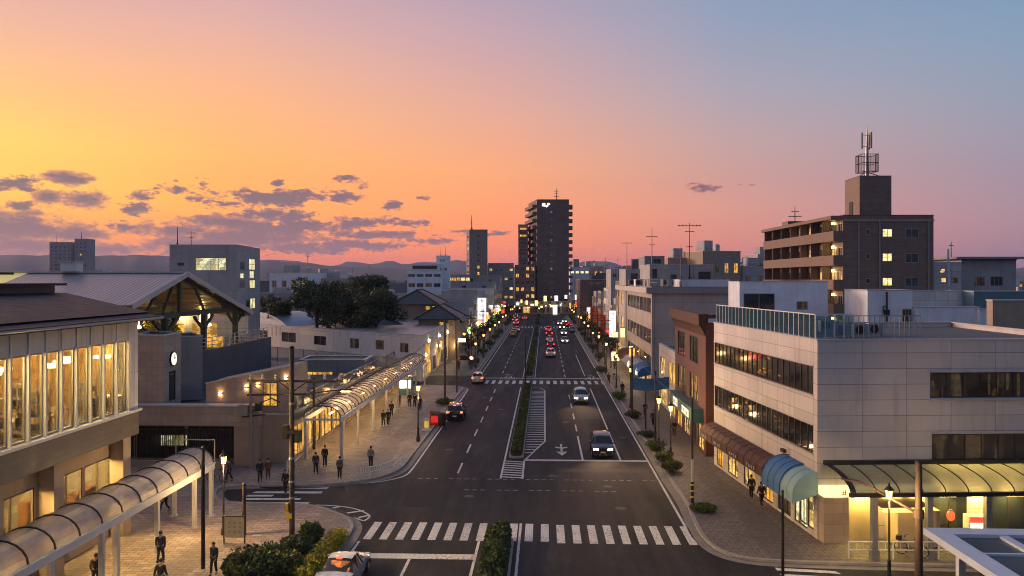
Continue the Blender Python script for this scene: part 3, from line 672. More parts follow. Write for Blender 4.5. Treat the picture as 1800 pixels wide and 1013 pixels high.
def blade_sign(label, x, y, z0, z1, w, th=.25, face='S', m=None, cols=(), seed=1, group=None, side=1):
    """tall box sign standing out from a wall at (x, y); the wide face looks down the street"""
    r = thing('blade_sign', label, 'sign', (x, y, z0), 0, group)
    g = MB(); g.box(x - w / 2, x + w / 2, y, y + th, z0, z1); obj('light_box', g, m or SIGN_WHITE, r)
    g = MB(); e = .05
    g.box(x - w / 2 - e, x + w / 2 + e, y - .03, y + th + .03, z1, z1 + .08); g.box(x - w / 2 - e, x + w / 2 + e, y - .03, y + th + .03, z0 - .08, z0)
    for zz in (z0 + .3, z1 - .3): g.box(*sorted((x + side * (w / 2), x + side * (w / 2 + .5))), y + .08, y + .16, zz - .04, zz + .04)
    obj('frame', g, M_['grey_metal'], r)
    n = max(1, len(cols))
    for k, cm in enumerate(cols):
        g = MB(); c = z1 - (z1 - z0) * (k + .5) / n; strokes(g, x, c, w * .62, (z1 - z0) / n * .68, seed + k, y=y - .022); obj('lettering', g, cm, r)
    return r
def mast(label, x, y, z0, z1, arms=(), r0=.05, name='antenna_mast', cat='antenna', m=None, group=None, fan=True):
    """roof antenna: mast with cross booms of thin rods; arms = (height fraction, half span, rods)"""
    t_ = thing(name, label, cat, (x, y, z0), 0, group)
    g = MB(); g.tube([(x, y, z0), (x, y, z0 + (z1 - z0) * .6), (x, y, z1)], [r0, r0 * .8, r0 * .45], 6); obj('mast', g, m or M_['dark_metal'], t_)
    for (f, hs, n) in arms:
        z = z0 + (z1 - z0) * f; g = MB(); g.tube([(x - hs, y, z), (x + hs, y, z)], r0 * .5, 5)
        for k in range(n): xx = x - hs + 2 * hs * (k + .5) / n; g.tube([(xx, y - .5, z + .03), (xx, y + .5, z + .03)], r0 * .3, 4); g.tube([(xx, y, z - hs * .10), (xx, y, z + hs * .12)], r0 * .3, 4)
        obj('boom', g, m or M_['dark_metal'], t_)
    if fan:
        g = MB(); g.box(x - .16, x + .16, y - .16, y + .16, z0, z0 + .08)
        for q in range(3): a = q * 2.1; g.tube([(x, y, z0 + min(1.6, (z1 - z0) * .3)), (x + math.cos(a) * .8, y + math.sin(a) * .8, z0)], r0 * .35, 4)
        obj('foot', g, m or M_['dark_metal'], t_)
    return t_
# ================================================================= west side of the street
# ---- station building with the lit upper floor
XF = -24.0
st = thing('station_building', 'long station building with dark hipped roof and tall golden upper windows', 'station', (-34, 33, 0))
def part(name, fn, m, parent, **k):
    g = MB(); fn(g); return obj(name, g, m, parent, **k)
Y0, Y1 = 15.0, 46.0
gb = Bld('', '', '', rect(-48, -25.2, Y0, 45.95), 5.95, M_['tan_wall'], root=st, par=0, roofm=M_['flat_roof'], fr=.09, fm=M_['bronze_frame'])
for y0, y1 in ((16, 19.4), (20.4, 24.4), (25.4, 29.4), (30.4, 34.0), (35.0, 38.4), (39.75, 42.5), (42.7, 45.4)):
    gb.w(1, y0 - Y0, y1 - Y0, .75, 4.75, 'clear', 2, 2)
gb.build()
for _ in (0,):
    for y in (19.9, 24.9, 29.9, 34.5, 39.05, 45.55): part('pillar', lambda g: g.box(-25.15, -24.35, y - .42, y + .42, 0, 5.9), M_['tan_wall'], st)
part('spandrel', lambda g: (g.box(-48, XF + .12, Y0, Y1, 5.95, 7.3)), M_['brown_band'], st)
part('sill', lambda g: (g.box(-26, XF + .26, Y0, Y1 + .14, 7.302, 7.44)), M_['white_metal'], st)
part('header_panel', lambda g: (g.box(XF - .35, XF + .02, Y0, Y1 - .25, 11.52, 12.72)), M_['white_wall'], st)
part('corner_pier', lambda g: (g.box(XF - .8, XF + .06, Y1 - .86, Y1, 7.445, 12.72)), M_['white_wall'], st)
part('room_floor', lambda g: g.box(-37, XF - .36, Y0, Y1 - .3, 7.305, 7.38), M_['room_floor'], st)
part('room_back_wall', lambda g: (g.box(-37.3, -37, Y0, Y1, 7.38, 12.7), g.box(-36.9, XF - .9, Y1 - .2, Y1 - .02, 7.38, 12.7)), M_['room_wall'], st)
part('ceiling', lambda g: g.box(-37, XF - .37, Y0, Y1 - .3, 12.1, 12.2), M_['room_wall'], st)
for k in range(25):
    y = Y1 - 1.0 - 1.27 * k
    part('mullion', lambda g: (g.box(XF - .12, XF + .07, y - .06, y + .06, 7.445, 12.70)), M_['white_metal'], st)
    part('window_frame', lambda g: (g.box(XF - .2, XF - .1, y - 1.19, y - .08, 7.45, 7.55), g.box(XF - .2, XF - .1, y - 1.19, y - .08, 11.42, 11.515), g.box(XF - .2, XF - .1, y - .12, y - .065, 7.555, 11.415), g.box(XF - .2, XF - .1, y - 1.205, y - 1.15, 7.555, 11.415)), M_['alu_frame'], st)
    part('pane', lambda g: g.box(XF - .16, XF - .14, y - 1.15, y - .12, 7.56, 11.41), clear_glass('window_glass', (.96, .95, .9)), st)
LP = glow('ceiling_lamp', (1., .64, .22), 900.)
for yy in range(17, 47, 3):
    for xx in (-26.3, -29.5, -33):
        part('ceiling_lamp', lambda g: g.box(xx - .75, xx + .75, yy - .2, yy + .2, 12.03, 12.095), LP, st)
PL = glow('pendant_lamp', (1., .74, .36), 150.)
for k, yy in enumerate((45.2, 44.0, 42.4, 40.3, 38.6, 36.7, 34.9, 32.5, 30.4, 28.3)):
    xx = (-25.6, -27.0, -26.2)[k % 3]; q = part('pendant_lamp', lambda g: g.box(xx - .32, xx + .32, yy - .32, yy + .32, 10.45, 10.62), PL, st)
    part('pendant_cord', lambda g: g.tube([(xx, yy, 10.62), (xx, yy, 12.1)], .02, 4), M_['black'], st)
for yy in (21, 27, 33.2, 39.4, 44.5):
    part('room_column', lambda g: g.box(-28.6, -28.1, yy - .25, yy + .25, 7.385, 12.09), M_['room_wall'], st)
for yy in (24, 30.2, 36.5, 42.3):
    part('partition', lambda g: g.box(-36.9, -30.5, yy - .06, yy + .06, 7.385, 10.2), M_['wood'], st)
# ground floor shop behind the clear windows
part('shop_room', lambda g: (g.box(-31, -30.8, Y0, 45.8, 0, 5.7), g.box(-30.79, -25.45, 45.6, 45.8, 0, 5.7), g.box(-30.79, -25.45, Y0, 45.59, 5.3, 5.4)), M_['white_wall'], st)
part('shop_floor', lambda g: g.box(-30.79, -25.45, Y0, 45.59, .1, .3), M_['room_floor'], st)
for yy in (18, 22.4, 27.4, 32.2, 36.8, 41.6, 44.6):
    for xx in (-26.6, -28.6): part('shop_lamp', lambda g: g.box(xx - .5, xx + .5, yy - .3, yy + .3, 5.2, 5.28), glow('shop_ceiling_lamp', (1., .64, .22), 2200.), st)
GOODS = [mat('goods_%d' % k, c, .6) for k, c in enumerate(((.5, .06, .04), (.6, .5, .3), (.1, .2, .4), (.55, .3, .06), (.7, .68, .6)))]
for k, (xx, yy) in enumerate(((-26.4, 41.4), (-26.5, 44.6), (-28.2, 43), (-26.4, 36.6), (-28.4, 37.6), (-26.4, 32))):
    r = thing('shop_shelf', ['goods shelf in the second station shop window from the corner', 'goods shelf in the station shop window nearest the corner pillar', 'goods shelf standing deeper between the two lit station shop windows', 'goods shelf in the third station shop window from the corner', 'goods shelf deep in the third station shop', 'goods shelf in the station shop window near the picture edge'][k], 'shelf', (xx, yy, .3))
    g = MB(); [g.box(-.25, .25, -1, 1, z, z + .04) for z in (.5, 1.2, 1.9, 2.6)]; g.box(-.25, .25, -1.05, -1.0, 0, 2.65); g.box(-.25, .25, 1.0, 1.05, 0, 2.65); obj('carcass', g, M_['wood'], r, local=True)
    for q, m_ in enumerate(GOODS):
        g = MB()
        for z in (.54, 1.24, 1.94):
            for _ in range(3): y_ = random.uniform(-.95, .7); g.box(-.2 + .01 * q, .2 + .012 * q, y_, y_ + random.uniform(.1, .28), z + .001 * q, z + random.uniform(.2, .55))
        tag(obj('stock', g, m_, r, local=True), kind='stuff')
# roof: eave, slope, clerestory boxes
def f(g):
    a, b, c, d = (-23.0, Y0, 12.78), (-23.0, 46.9, 12.78), (-24.0, 47.2, 12.98), (-24.0, Y0, 12.98)
    e, h = (-31.5, 51.2, 14.15), (-31.5, Y0, 14.15); i, j = (-48, 51.2, 14.15), (-48, Y0, 14.15)
    L = 32
    g.quad(a, b, c, d, [(0, 0), (L, 0), (L, 1.2), (0, 1.2)]); g.quad((-23.9, Y0, 13.06), (-23.9, 47.2, 13.06), e, h, [(0, .4), (L, .4), (L, 8.4), (0, 8.4)])
    g.quad(h, e, i, j, [(0, 0), (L, 0), (L, 9), (0, 9)]); g.quad((-24.0, 47.2, 12.98), (-24.0, Y0, 12.98), (-23.9, Y0, 13.06), (-23.9, 47.2, 13.06))
    g.quad(b, (-48, 46.9, 12.78), i, e); g.quad(b, e, (-23.9, 47.2, 13.06), c)
    g.quad((-23.0, Y0, 12.74), (-48, Y0, 12.74), (-48, 46.9, 12.74), (-23.0, 46.9, 12.74))
part('roof', f, M_['dark_roof'], st)
part('fascia', lambda g: (g.box(-23.0, -22.92, Y0, 46.98, 12.62, 12.86), g.box(-48, -22.92, 46.9, 46.98, 12.62, 12.86)), M_['bronze_frame'], st)
part('gutter', lambda g: g.tube([(-22.86, Y0, 12.74), (-22.86, 46.9, 12.74)], .07, 6), M_['grey_metal'], st)
part('clerestory', lambda g: (g.box(-48, -31.6, Y0, 50.2, 14.16, 14.62), g.box(-48, -38.5, Y0, 54, 14.8, 15.35)), M_['bronze_frame'], st)
part('clerestory_roof', lambda g: (g.box(-48, -31.1, Y0, 50.7, 14.63, 14.78), g.box(-48, -37.6, Y0, 55, 15.36, 15.52)), M_['dark_roof'], st)
# office furniture seen through the windows
dk = thing('office_table', 'long pale office table by the golden upper window, nearest the corner pier', 'table', (-26.2, 44.8, 7.38))
g = MB(); g.box(-.6, .6, -.9, .9, .70, .74); obj('tabletop', g, M_['white_wall'], dk, local=True)
for sx in (-.52, .52):
    for sy in (-.8, .8): g = MB(); g.box(sx - .025, sx + .025, sy - .025, sy + .025, 0, .70); obj('leg', g, M_['dark_metal'], dk, local=True)
def chair(x, y, rz):
    c = thing('office_chair', 'dark office chair at a table behind the golden upper windows', 'chair', (x, y, 7.38), rz, 'chairs behind the upper windows')
    g = MB(); g.box(-.23, .23, -.23, .23, .42, .48); obj('seat', g, M_['black'], c, local=True)
    g = MB(); g.box(-.22, .22, -.25, -.20, .55, .98); g.bar((-.15, -.22, .45), (-.15, -.23, .6), .03); g.bar((.15, -.22, .45), (.15, -.23, .6), .03); obj('backrest', g, M_['black'], c, local=True)
    for k in range(4):
        g = MB(); sx, sy = (-.2, .2)[k % 2], (-.2, .2)[k // 2]; g.bar((sx, sy, 0), (sx * .9, sy * .9, .42), .03); obj('leg', g, M_['dark_metal'], c, local=True)
    return c
c0 = chair(-25.6, 44.5, PI / 2)
for k, y in enumerate((41.2, 37.8, 34.6, 31.4, 28.2)):
    q = copy_tree(dk); q.location = (-26.2, y, 7.38); q['label'] = 'long pale office table further along the golden upper windows'; q['group'] = 'tables behind the upper windows'
for y in (45.2, 41.6, 40.7, 38.2, 37.3, 35.0, 34.1, 31.8, 30.9, 28.5):
    q = copy_tree(c0); q.location = (-25.5 if random.random() < .5 else -26.95, y, 7.38); q.rotation_euler = (0, 0, PI / 2 if q.location.x > -26 else -PI / 2)
for k, (y, m) in enumerate(((44.9, M_['wood']), (39.9, M_['white_wall']), (33.3, M_['wood']), (29.4, M_['white_wall']))):
    b_ = thing('bookcase', ['brown bookcase against the lit room end by the corner pier', 'white bookcase beside the second room column from the corner', 'brown bookcase deep in the lit upper room', 'white bookcase deep in the lit upper room'][k], 'bookcase', (-28.9, y, 7.38))
    g = MB(); g.box(-.2, -.17, -.6, .6, 0, 1.9)
    for z in (0, .45, .9, 1.35, 1.87): g.box(-.17, .2, -.6, .6, z, z + .03)
    g.box(-.17, .2, -.63, -.6, 0, 1.9); g.box(-.17, .2, .6, .63, 0, 1.9); obj('carcass', g, m, b_, local=True)
    g = MB()
    for z in (.03, .48, .93, 1.38):
        y_ = -.58
        while y_ < .5: w = random.uniform(.04, .12); g.box(-.12, .12, y_, y_ + w * .9, z, z + random.uniform(.2, .36)); y_ += w
    obj('books', g, M_['red_brick'], b_, local=True)
for k, (xx, y, m, kd) in enumerate(((-25.3, 43.0, 'white_wall', 'second'), (-25.4, 39.0, 'black', 'third'), (-25.3, 35.9, 'white_wall', 'fourth'), (-25.4, 33.0, 'black', 'fifth'), (-27.9, 41.2, 'black', 'deepest'), (-27.6, 36.0, 'wood', 'farthest'))):
    r = thing('display_rack', '%s rack of dark boxes counted from the corner pier behind the golden windows' % kd if k < 4 else '%s rack with dark boxes standing behind the golden upper windows' % kd, 'rack', (xx, y, 7.38))
    g = MB(); [g.box(-.3, .3, -.55, .55, z, z + .05) for z in (.1, .75, 1.4, 2.05)]; [g.box(a, a + .05, b, b + .05, 0, 2.3) for a in (-.3, .25) for b in (-.55, .5)]; obj('frame', g, M_['white_metal'], r, local=True)
    g = MB(); [g.box(-.25, .25, -.5 + .34 * q, -.24 + .34 * q, z, z + random.uniform(.2, .5)) for q in range(3) for z in (.15, .8, 1.45) if random.random() < .8]; tag(obj('stock', g, M_[m], r, local=True), kind='stuff')
# ---- barrel-vaulted walkway canopies
VP = None
def vault_mat():
    m = bpy.data.materials.new('vault_polycarbonate'); m.use_nodes = True; t = NT(m.node_tree); t.n.remove(t.n['Principled BSDF'])
    pos = t.new('ShaderNodeNewGeometry').outputs['Position']; nz = t.noise(pos, 1.3, 4)
    c = t.mix(t.mr(nz, .35, .7), (.80, .77, .78, 1), (.62, .59, .60, 1))
    d = t.new('ShaderNodeBsdfDiffuse'); tl = t.new('ShaderNodeBsdfTranslucent'); t.l.new(c, d.inputs[0]); t.l.new(c, tl.inputs[0])
    a = t.new('ShaderNodeMixShader'); a.inputs[0].default_value = .5; t.l.new(d.outputs[0], a.inputs[1]); t.l.new(tl.outputs[0], a.inputs[2])
    gl = t.new('ShaderNodeBsdfGlossy'); gl.inputs['Roughness'].default_value = .22; fr = t.new('ShaderNodeFresnel'); fr.inputs[0].default_value = 1.5
    b = t.new('ShaderNodeMixShader'); t.l.new(fr.outputs[0], b.inputs[0]); t.l.new(a.outputs[0], b.inputs[1]); t.l.new(gl.outputs[0], b.inputs[2])
    tr = t.new('ShaderNodeBsdfTransparent'); tr.inputs[0].default_value = (.9, .86, .84, 1)
    e = t.new('ShaderNodeMixShader'); e.inputs[0].default_value = .42; t.l.new(b.outputs[0], e.inputs[1]); t.l.new(tr.outputs[0], e.inputs[2])
    t.l.new(e.outputs[0], t.n['Material Output'].inputs[0]); return m
VP = vault_mat()
def vault(label, xo, xi, y0, y1, zs, rise, pitch, posts, lamps, cat='canopy'):
    r = thing('vaulted_canopy', label, cat, ((xo + xi) / 2, (y0 + y1) / 2, 0))
    w = (xo - xi) / 2; cx = (xo + xi) / 2; n = 10
    A = lambda k: (cx + w * math.cos(PI * k / n), zs + .12 + rise * math.sin(PI * k / n))
    g = MB(); N = max(1, round((y1 - y0) / pitch))
    for k in range(n):
        (xa, za), (xb, zb) = A(k), A(k + 1); g.quad((xa, y0, za), (xa, y1, za), (xb, y1, zb), (xb, y0, zb))
    obj('vault_sheet', g, VP, r, smooth=True)
    for j in range(N + 1):
        y = y0 + (y1 - y0) * j / N; g = MB(); P = [(A(k)[0] + .02 * math.cos(PI * k / n), y, A(k)[1] + .02) for k in range(n + 1)]
        for a, b in zip(P[:-1], P[1:]): g.bar(a, b, .07, .07)
        obj('rib', g, M_['dark_metal'] if pitch > 1.5 else M_['bronze_frame'], r)
    for x in (xo, xi):
        part('edge_beam', lambda g: (g.box(x - .09, x + .09, y0 - .05, y1 + .05, zs - .26, zs + .10), g.box(x - .16, x + .16, y0 - .05, y1 + .05, zs + .102, zs + .15)), M_['white_metal'], r)
    for y in (y0 + .05, y1 - .05): part('end_tie', lambda g: g.box(xi + .1, xo - .1, y - .05, y + .05, zs - .16, zs), M_['white_metal'], r)
    for (x, y) in posts:
        part('post', lambda g: (g.box(x - .11, x + .11, y - .11, y + .11, H, zs - .26), g.box(x - .2, x + .2, y - .2, y + .2, H, H + .05)), M_['coping'], r)
    if lamps:
        for j in range(lamps):
            y = y0 + (y1 - y0) * (j + .5) / lamps
            part('strip_lamp', lambda g: g.box(cx - .06, cx + .06, y - .6, y + .6, zs - .02, zs + .04), glow('canopy_glow_strip', (1., .62, .22), 16.), r)
    return r
vault('barrel vaulted walkway canopy curving past the golden station shop windows', -20.95, -23.4, 17, 49.6, 3.30, .95, 1.85, [(-20.95, y) for y in (49.3, 46.9, 42.3, 38.2, 36.9, 33, 28, 23)] + [(-23.3, y) for y in (49.3, 42.3, 33)], 0)
part('end_frame', lambda g: (g.bar((-20.9, 49.7, 3.45), (-20.9, 49.7, 4.85), .06), g.bar((-23.4, 49.7, 3.45), (-23.4, 49.7, 4.85), .06), g.bar((-23.4, 49.7, 4.85), (-20.9, 49.7, 4.85), .06)), M_['grey_metal'], bpy.data.objects['vaulted_canopy'])
vault('long glowing arcade canopy along the pavement shops beyond the plaza', -16.85, -19.9, 65.2, 112, 3.5, .95, 1.3, [(-16.85, y) for y in (65.5, 71.5, 78, 84.5, 91, 97.5, 104, 111.5)] + [(-19.85, y) for y in (65.5, 78, 91, 104)], 8)
# ---- low station concourse with fascia, terrace rail and roof
cc = Bld('concourse_building', 'low flat roofed concourse with beige fascia over a dark glazed front', 'station', rect(-62, -20.6, 63.6, 110), 4.05, M_['tan_wall'], roofm=M_['flat_roof'], par=.12, fm=M_['bronze_frame'])
L0 = 41.4
cc.w(0, 4, 15.5, .35, 3.2, 'dark', 6); cc.px(0, (280, 764, 330, 785, 'cool', 2));  # the glowing pane stands in for signs reflected in the glazing
for a, b in ((20.2, 24.2), (24.5, 28.5), (28.8, 32.8), (33.1, 37.4)): cc.w(0, a, b, .5, 3.1, 'dark', 5)
for k in range(11): cc.w(1, 1.2 + 4.1 * k, 4.7 + 4.1 * k, .35, 2.95, 'gold', 3)
cc.build()
cc.fb(0, 'fascia', M_['beige_wall'], lambda g: g.box(-.5, L0 - 2.2, -.9, -.02, 3.32, 4.85))
cc.fb(0, 'fascia_coping', M_['coping'], lambda g: g.box(-.5, L0 - 2.15, -.96, .1, 4.853, 4.95))
cc.fb(0, 'planter_wall', M_['tan_wall'], lambda g: (g.box(8, 37, -1.6, -1.25, H, .62)))
cc.fb(0, 'corner_pillar', M_['tan_wall'], lambda g: (g.box(L0 - 4.2, L0 - 2.25, -.9, -.03, 0, 3.31)))
cc.fb(0, 'fence_screen', M_['dark_metal'], lambda g: ([g.box(19 + .16 * k, 19.05 + .16 * k, -.5, -.46, .7, 2.9) for k in range(112)], g.box(19, 37, -.52, -.44, 2.88, 2.96)))
tr_ = thing('terrace_rail', 'panelled roof terrace rail running above the arcade canopy', 'railing', (-20.7, 86, 4.05))
g = MB()
for k in range(25): y = 64 + 1.9 * k; g.box(-20.72, -20.66, y - .03, y + .03, 4.05, 5.1)
g.box(-20.74, -20.64, 63.8, 109.8, 5.1, 5.18); g.box(-20.74, -20.64, 63.8, 109.8, 4.2, 4.25); obj('rail_frame', g, M_['grey_metal'], tr_)
g = MB(); g.box(-20.70, -20.68, 64, 109.6, 4.27, 5.08); obj('rail_panel', g, clear_glass('smoked_sheet', (.6, .6, .62), .12, .8, .45, (.33, .33, .35)), tr_)
a, b = pt(422, 107), pt(705, 97)
rr = thing('roof_fence', 'pale meshed fence crossing the dark concourse roof before the white building', 'fence', ((a.x + b.x) / 2, (a.y + b.y) / 2, 4.06))
g = MB(); pn = MB(); tt = b - a
for k in range(13):
    p = a + tt * k / 12; g.bar((p.x, p.y, 4.06), (p.x, p.y, 6.4 - .9 * k / 12), .08)
for k in range(12):
    p, q = a + tt * k / 12, a + tt * (k + 1) / 12; zp, zq = 6.36 - .9 * k / 12, 6.36 - .9 * (k + 1) / 12
    g.bar((p.x, p.y, zp), (q.x, q.y, zq), .07); g.bar((p.x, p.y, 4.3), (q.x, q.y, 4.3), .06)
    pn.quad((p.x, p.y, 4.3), (q.x, q.y, 4.3), (q.x, q.y, zq), (p.x, p.y, zp))
obj('fence_frame', g, M_['grey_metal'], rr); obj('fence_panel', pn, clear_glass('smoked_sheet'), rr)
# sloped wall block with wall lamps
a, b = pt(362, 65.2, 0), pt(513, 65.2, 0)
sw = thing('sloped_wall_block', 'pale rooftop wall with slanting top, small uplights and a golden window', 'building', ((a.x + b.x) / 2, a.y, 4.1))
z0, za, zb = 4.06, zat(675, 65.2), zat(644, 65.2); n_ = Vector((-(b - a).y, (b - a).x, 0)).normalized() * 5
g = MB(); c, d_ = b + n_, a + n_
P = [(p.x, p.y, z) for z4 in ((z0,) * 4, (za, zb, zb, za)) for p, z in zip((a, b, c, d_), z4)]
Lw = (b - a).length
g.add(P, [(0, 1, 5, 4), (1, 2, 6, 5), (2, 3, 7, 6), (3, 0, 4, 7), (4, 5, 6, 7)], [[(0, z0), (Lw, z0), (Lw, zb), (0, za)], [(0, 0), (5, 0), (5, 4), (0, 4)], [(0, 0), (5, 0), (5, 4), (0, 4)], [(0, 0), (5, 0), (5, 4), (0, 4)], [(0, 0), (5, 0), (5, 4), (0, 4)]]); obj('wall', g, M_['beige_wall'], sw)
g = MB(); g.bar((a.x, a.y - .02, za + .05), (b.x, b.y - .02, zb + .05), .3, .1); obj('coping', g, M_['coping'], sw)
tw = (b - a).normalized(); ang = math.atan2(tw.y, tw.x)
def onwall(u, v, y=0): k = (u - 362) / 151 * Lw; p = a + tw * k; return p.x, p.y - y, zat(v, 65.2)
x0, y0_, z1 = onwall(463, 672); x1, _, z2 = onwall(488, 714)
g = MB(); g.box(x0, x1, y0_ - .05, y0_ + .05, z2, z1); w_ = obj('window', g, M_['bronze_frame'], sw)
for k in range(2):
    g = MB(); m_ = (x1 - x0) / 2; g.box(x0 + m_ * k + .05, x0 + m_ * (k + 1) - .05, y0_ - .07, y0_ - .052, z2 + .06, z1 - .06); obj('pane', g, P_['gold'], w_)
for (u, v) in ((388, 692), (434, 681), (454, 676), (503, 664)):
    x, y, z = onwall(u, v); g = MB(); g.box(x - .14, x + .14, y - .22, y - .01, z - .06, z + .06); w_ = obj('wall_lamp', g, M_['dark_metal'], sw)
    g = MB(); g.box(x - .1, x + .1, y - .2, y - .05, z - .1, z - .065); obj('bulb', g, glow('sconce_bulb', (1., .55, .2), 30.), w_)
    g = MB(); g.box(x - .1, x + .1, y - .2, y - .05, z + .065, z + .09); obj('bulb', g, glow('sconce_bulb', (1., .55, .2), 30.), w_)
# clock block on the concourse roof
ck = Bld('clock_block', 'beige rooftop block with a round lit clock on its corner face', 'building', [tuple(pt(237, 66)[:2]), tuple(pt(287, 65)[:2]), tuple(pt(318, 68.5)[:2]), tuple(pt(262, 71)[:2])], 10.4, M_['beige_wall'], z0=4.06, par=.3, fr=.05, fm=M_['bronze_frame'])
ck.px(1, (297, 652, 309, 704, 'dark', 1)); ck.build()
s_, k_ = ck.fu(1, 303)
def f(g):
    T = g.T; g.T = T @ Matrix.Translation((s_, -.06, zat(631, k_))) @ Matrix.Rotation(PI / 2, 4, 'X'); g.lathe([(.62, -.05), (.62, .06), (.54, .08)], 20); g.T = T
cf = ck.fb(1, 'clock', M_['dark_metal'], f)
def f(g): T = g.T; g.T = T @ Matrix.Translation((s_, -.15, zat(631, k_))) @ Matrix.Rotation(PI / 2, 4, 'X'); g.lathe([(.53, -.02), (.53, .015)], 20); g.T = T
g = MB(ck.M(1)); f(g); obj('clock_face', g, glow('clock_face', (1., .92, .7), 1.1), cf)
def f(g): z = zat(631, k_); g.bar((s_, -.18, z), (s_ + .05, -.18, z + .42), .05, .02); g.bar((s_, -.185, z), (s_ + .24, -.185, z + .12), .06, .02); [g.box(s_ + .46 * math.cos(a * PI / 6) - .025, s_ + .46 * math.cos(a * PI / 6) + .025, -.175, -.168, z + .46 * math.sin(a * PI / 6) - .025, z + .46 * math.sin(a * PI / 6) + .025) for a in range(12)]
g = MB(ck.M(1)); f(g); obj('clock_hands', g, M_['black'], cf)
bb = Bld('rooftop_block', 'low bluish grey block just behind the clock block', 'building', quadw(pt(316, 72), pt(356, 73), 5), zat(593, 72), M_['mid_grey_wall'], z0=4.06, par=.2); bb.build()
pb = Bld('lit_penthouse', 'low rooftop strip with bright yellow windows beside the arcade rail', 'building', quadw(pt(525, 93), pt(642, 93), 5), 5.6, M_['mid_grey_wall'], z0=4.06, par=.1)
pb.px(0, (531, 653, 585, 668, 'gold', 6), (594, 656, 643, 668, 'gold', 5)); pb.build()
# ---- big gabled hall
XG = -34.5
hp = {'f': (225, 537), 'a': (322, 480), 'b': (437, 549)}
gp = {k: (dx(u, XG), v) for k, (u, v) in hp.items()}
yf, ya, yb = [pt(hp[k][0], gp[k][0]).y for k in 'fab']; zf, zA, zb_ = [zat(v, D) for D, v in (gp['f'], gp['a'], gp['b'])]
gh = thing('gabled_hall', 'large open gabled hall roof with timber trusses and a glowing skylight strip', 'building', (XG - 12, ya, 0))
Lr = dx(322, XG) * .0 + 21
def slope(g, x0, x1, y0, z0, y1, z1, t=0., off=0.):
    L = math.hypot(y1 - y0, z1 - z0); q = [(x0, y0, z0 + off), (x1, y0, z0 + off), (x1, y1, z1 + off), (x0, y1, z1 + off)]
    if t:
        lo = [(p[0], p[1], p[2] - t) for p in q]; g.add(lo + q, [(4, 5, 6, 7), (0, 3, 2, 1), (0, 1, 5, 4), (1, 2, 6, 5), (2, 3, 7, 6), (3, 0, 4, 7)], [[(0, x0), (0, x1), (L, x1), (L, x0)]] + [[(0, 0)] * 4] * 5)
xs = XG - 15.2
part('roof', lambda g: (slope(g, xs, XG + .4, yf, zf, ya, zA, .22), slope(g, xs - 8, XG + .4, yb, zb_, ya + .01, zA, .22)), M_['metal_roof'], gh)
part('skylight_roof', lambda g: slope(g, xs - 8, xs - .01, yf + 6, zf + (zA - zf) * 6 / (ya - yf), ya, zA, .2), M_['skylight'], gh)
part('ridge_cap', lambda g: g.bar((xs - 8, ya, zA + .06), (XG + .45, ya, zA + .06), .5, .16), M_['coping'], gh)
part('bargeboard', lambda g: (g.bar((XG + .45, yf - .1, zf - .1), (XG + .45, ya, zA - .1), .12, .5), g.bar((XG + .45, yb + .1, zb_ - .1), (XG + .45, ya, zA - .1), .12, .5)), M_['coping'], gh)
TB = mat('green_grey_timber', (.045, .055, .042), .7, .2, 3.)
for x in (XG - .4, XG - 7.5, XG - 14.8):
    def f(g):
        zl = zf - 1.2; g.bar((x, yf + .8, zl), (x, yb - 1.5, zl), .4, .45); g.bar((x, yf + .6, zf - .35), (x, ya, zA - .4), .35, .4); g.bar((x, yb - .6, zb_ - .3), (x, ya, zA - .4), .35, .4)
        g.bar((x, ya, zl), (x, ya, zA - .5), .3)
        for q in (.33, .66): y = yf + (ya - yf) * q; g.bar((x, y, zl), (x, y + 2.4, zf + (zA - zf) * min(1, q + .2) - .5), .2); y = yb + (ya - yb) * q; g.bar((x, y, zl), (x, y - 2.4, zb_ + (zA - zb_) * min(1, q + .15) - .5), .2)
    part('truss', f, TB, gh)
    for y, s in ((yf + 7.2, 1), (ya + 5.5, 0), (yb - 3.0, -1)):
        part('post', lambda g: (g.box(x - .24, x + .24, y - .24, y + .24, 7.9, zf - 1.4), g.bar((x, y, zf - 3), (x, y + 2.2, zf - 1.6), .24), g.bar((x, y, zf - 3), (x, y - 2.2, zf - 1.6), .24)), TB, gh)
def f(g):
    for k in range(7):
        q = k / 7; y = yf + (ya - yf) * q; z = zf + (zA - zf) * q - .32; g.bar((xs, y, z), (XG + .2, y, z), .14); y = yb + (ya - yb) * q; z = zb_ + (zA - zb_) * q - .32; g.bar((xs, y, z), (XG + .2, y, z), .14)
part('purlin', f, M_['wood'], gh)
part('raised_platform', lambda g: g.box(xs - 8, XG + .6, yf + 6.5, yb + 6, 4.06, 7.9), M_['flat_roof'], gh)
part('platform_rail', lambda g: ([g.box(XG + .42, XG + .5, yf + 6.6 + 1.5 * k, yf + 6.68 + 1.5 * k, 7.9, 9.1) for k in range(21)], [g.box(XG + .43, XG + .49, yf + 6.6, yb + 5, z, z + .06) for z in (8.3, 8.7, 9.1)], g.box(xs, XG + .5, yf + 6.52, yf + 6.6, 9.1, 9.16)), M_['coping'], gh)
part('platform_counter', lambda g: [g.box(XG - 9 + 2.6 * k, XG - 7.2 + 2.6 * k, ya + 6 + k % 2, ya + 7 + k % 2, 7.95, 9.0) for k in range(4)], P_['gold'], gh)
part('hall_back_wall', lambda g: (g.box(xs - 8.4, xs - 8.1, yf + 6, yb, 7.9, zf - .6), g.box(xs - 8, XG - 2, yb + 5.05, yb + 5.3, 7.9, 10.6)), M_['cream_panel'], gh)
part('hall_shopfront', lambda g: [g.box(xs - 6 + 4.1 * k, xs - 3 + 4.1 * k, yb + 4.9, yb + 5.04, 8.0, 9.6) for k in range(4)], P_['gold'], gh)
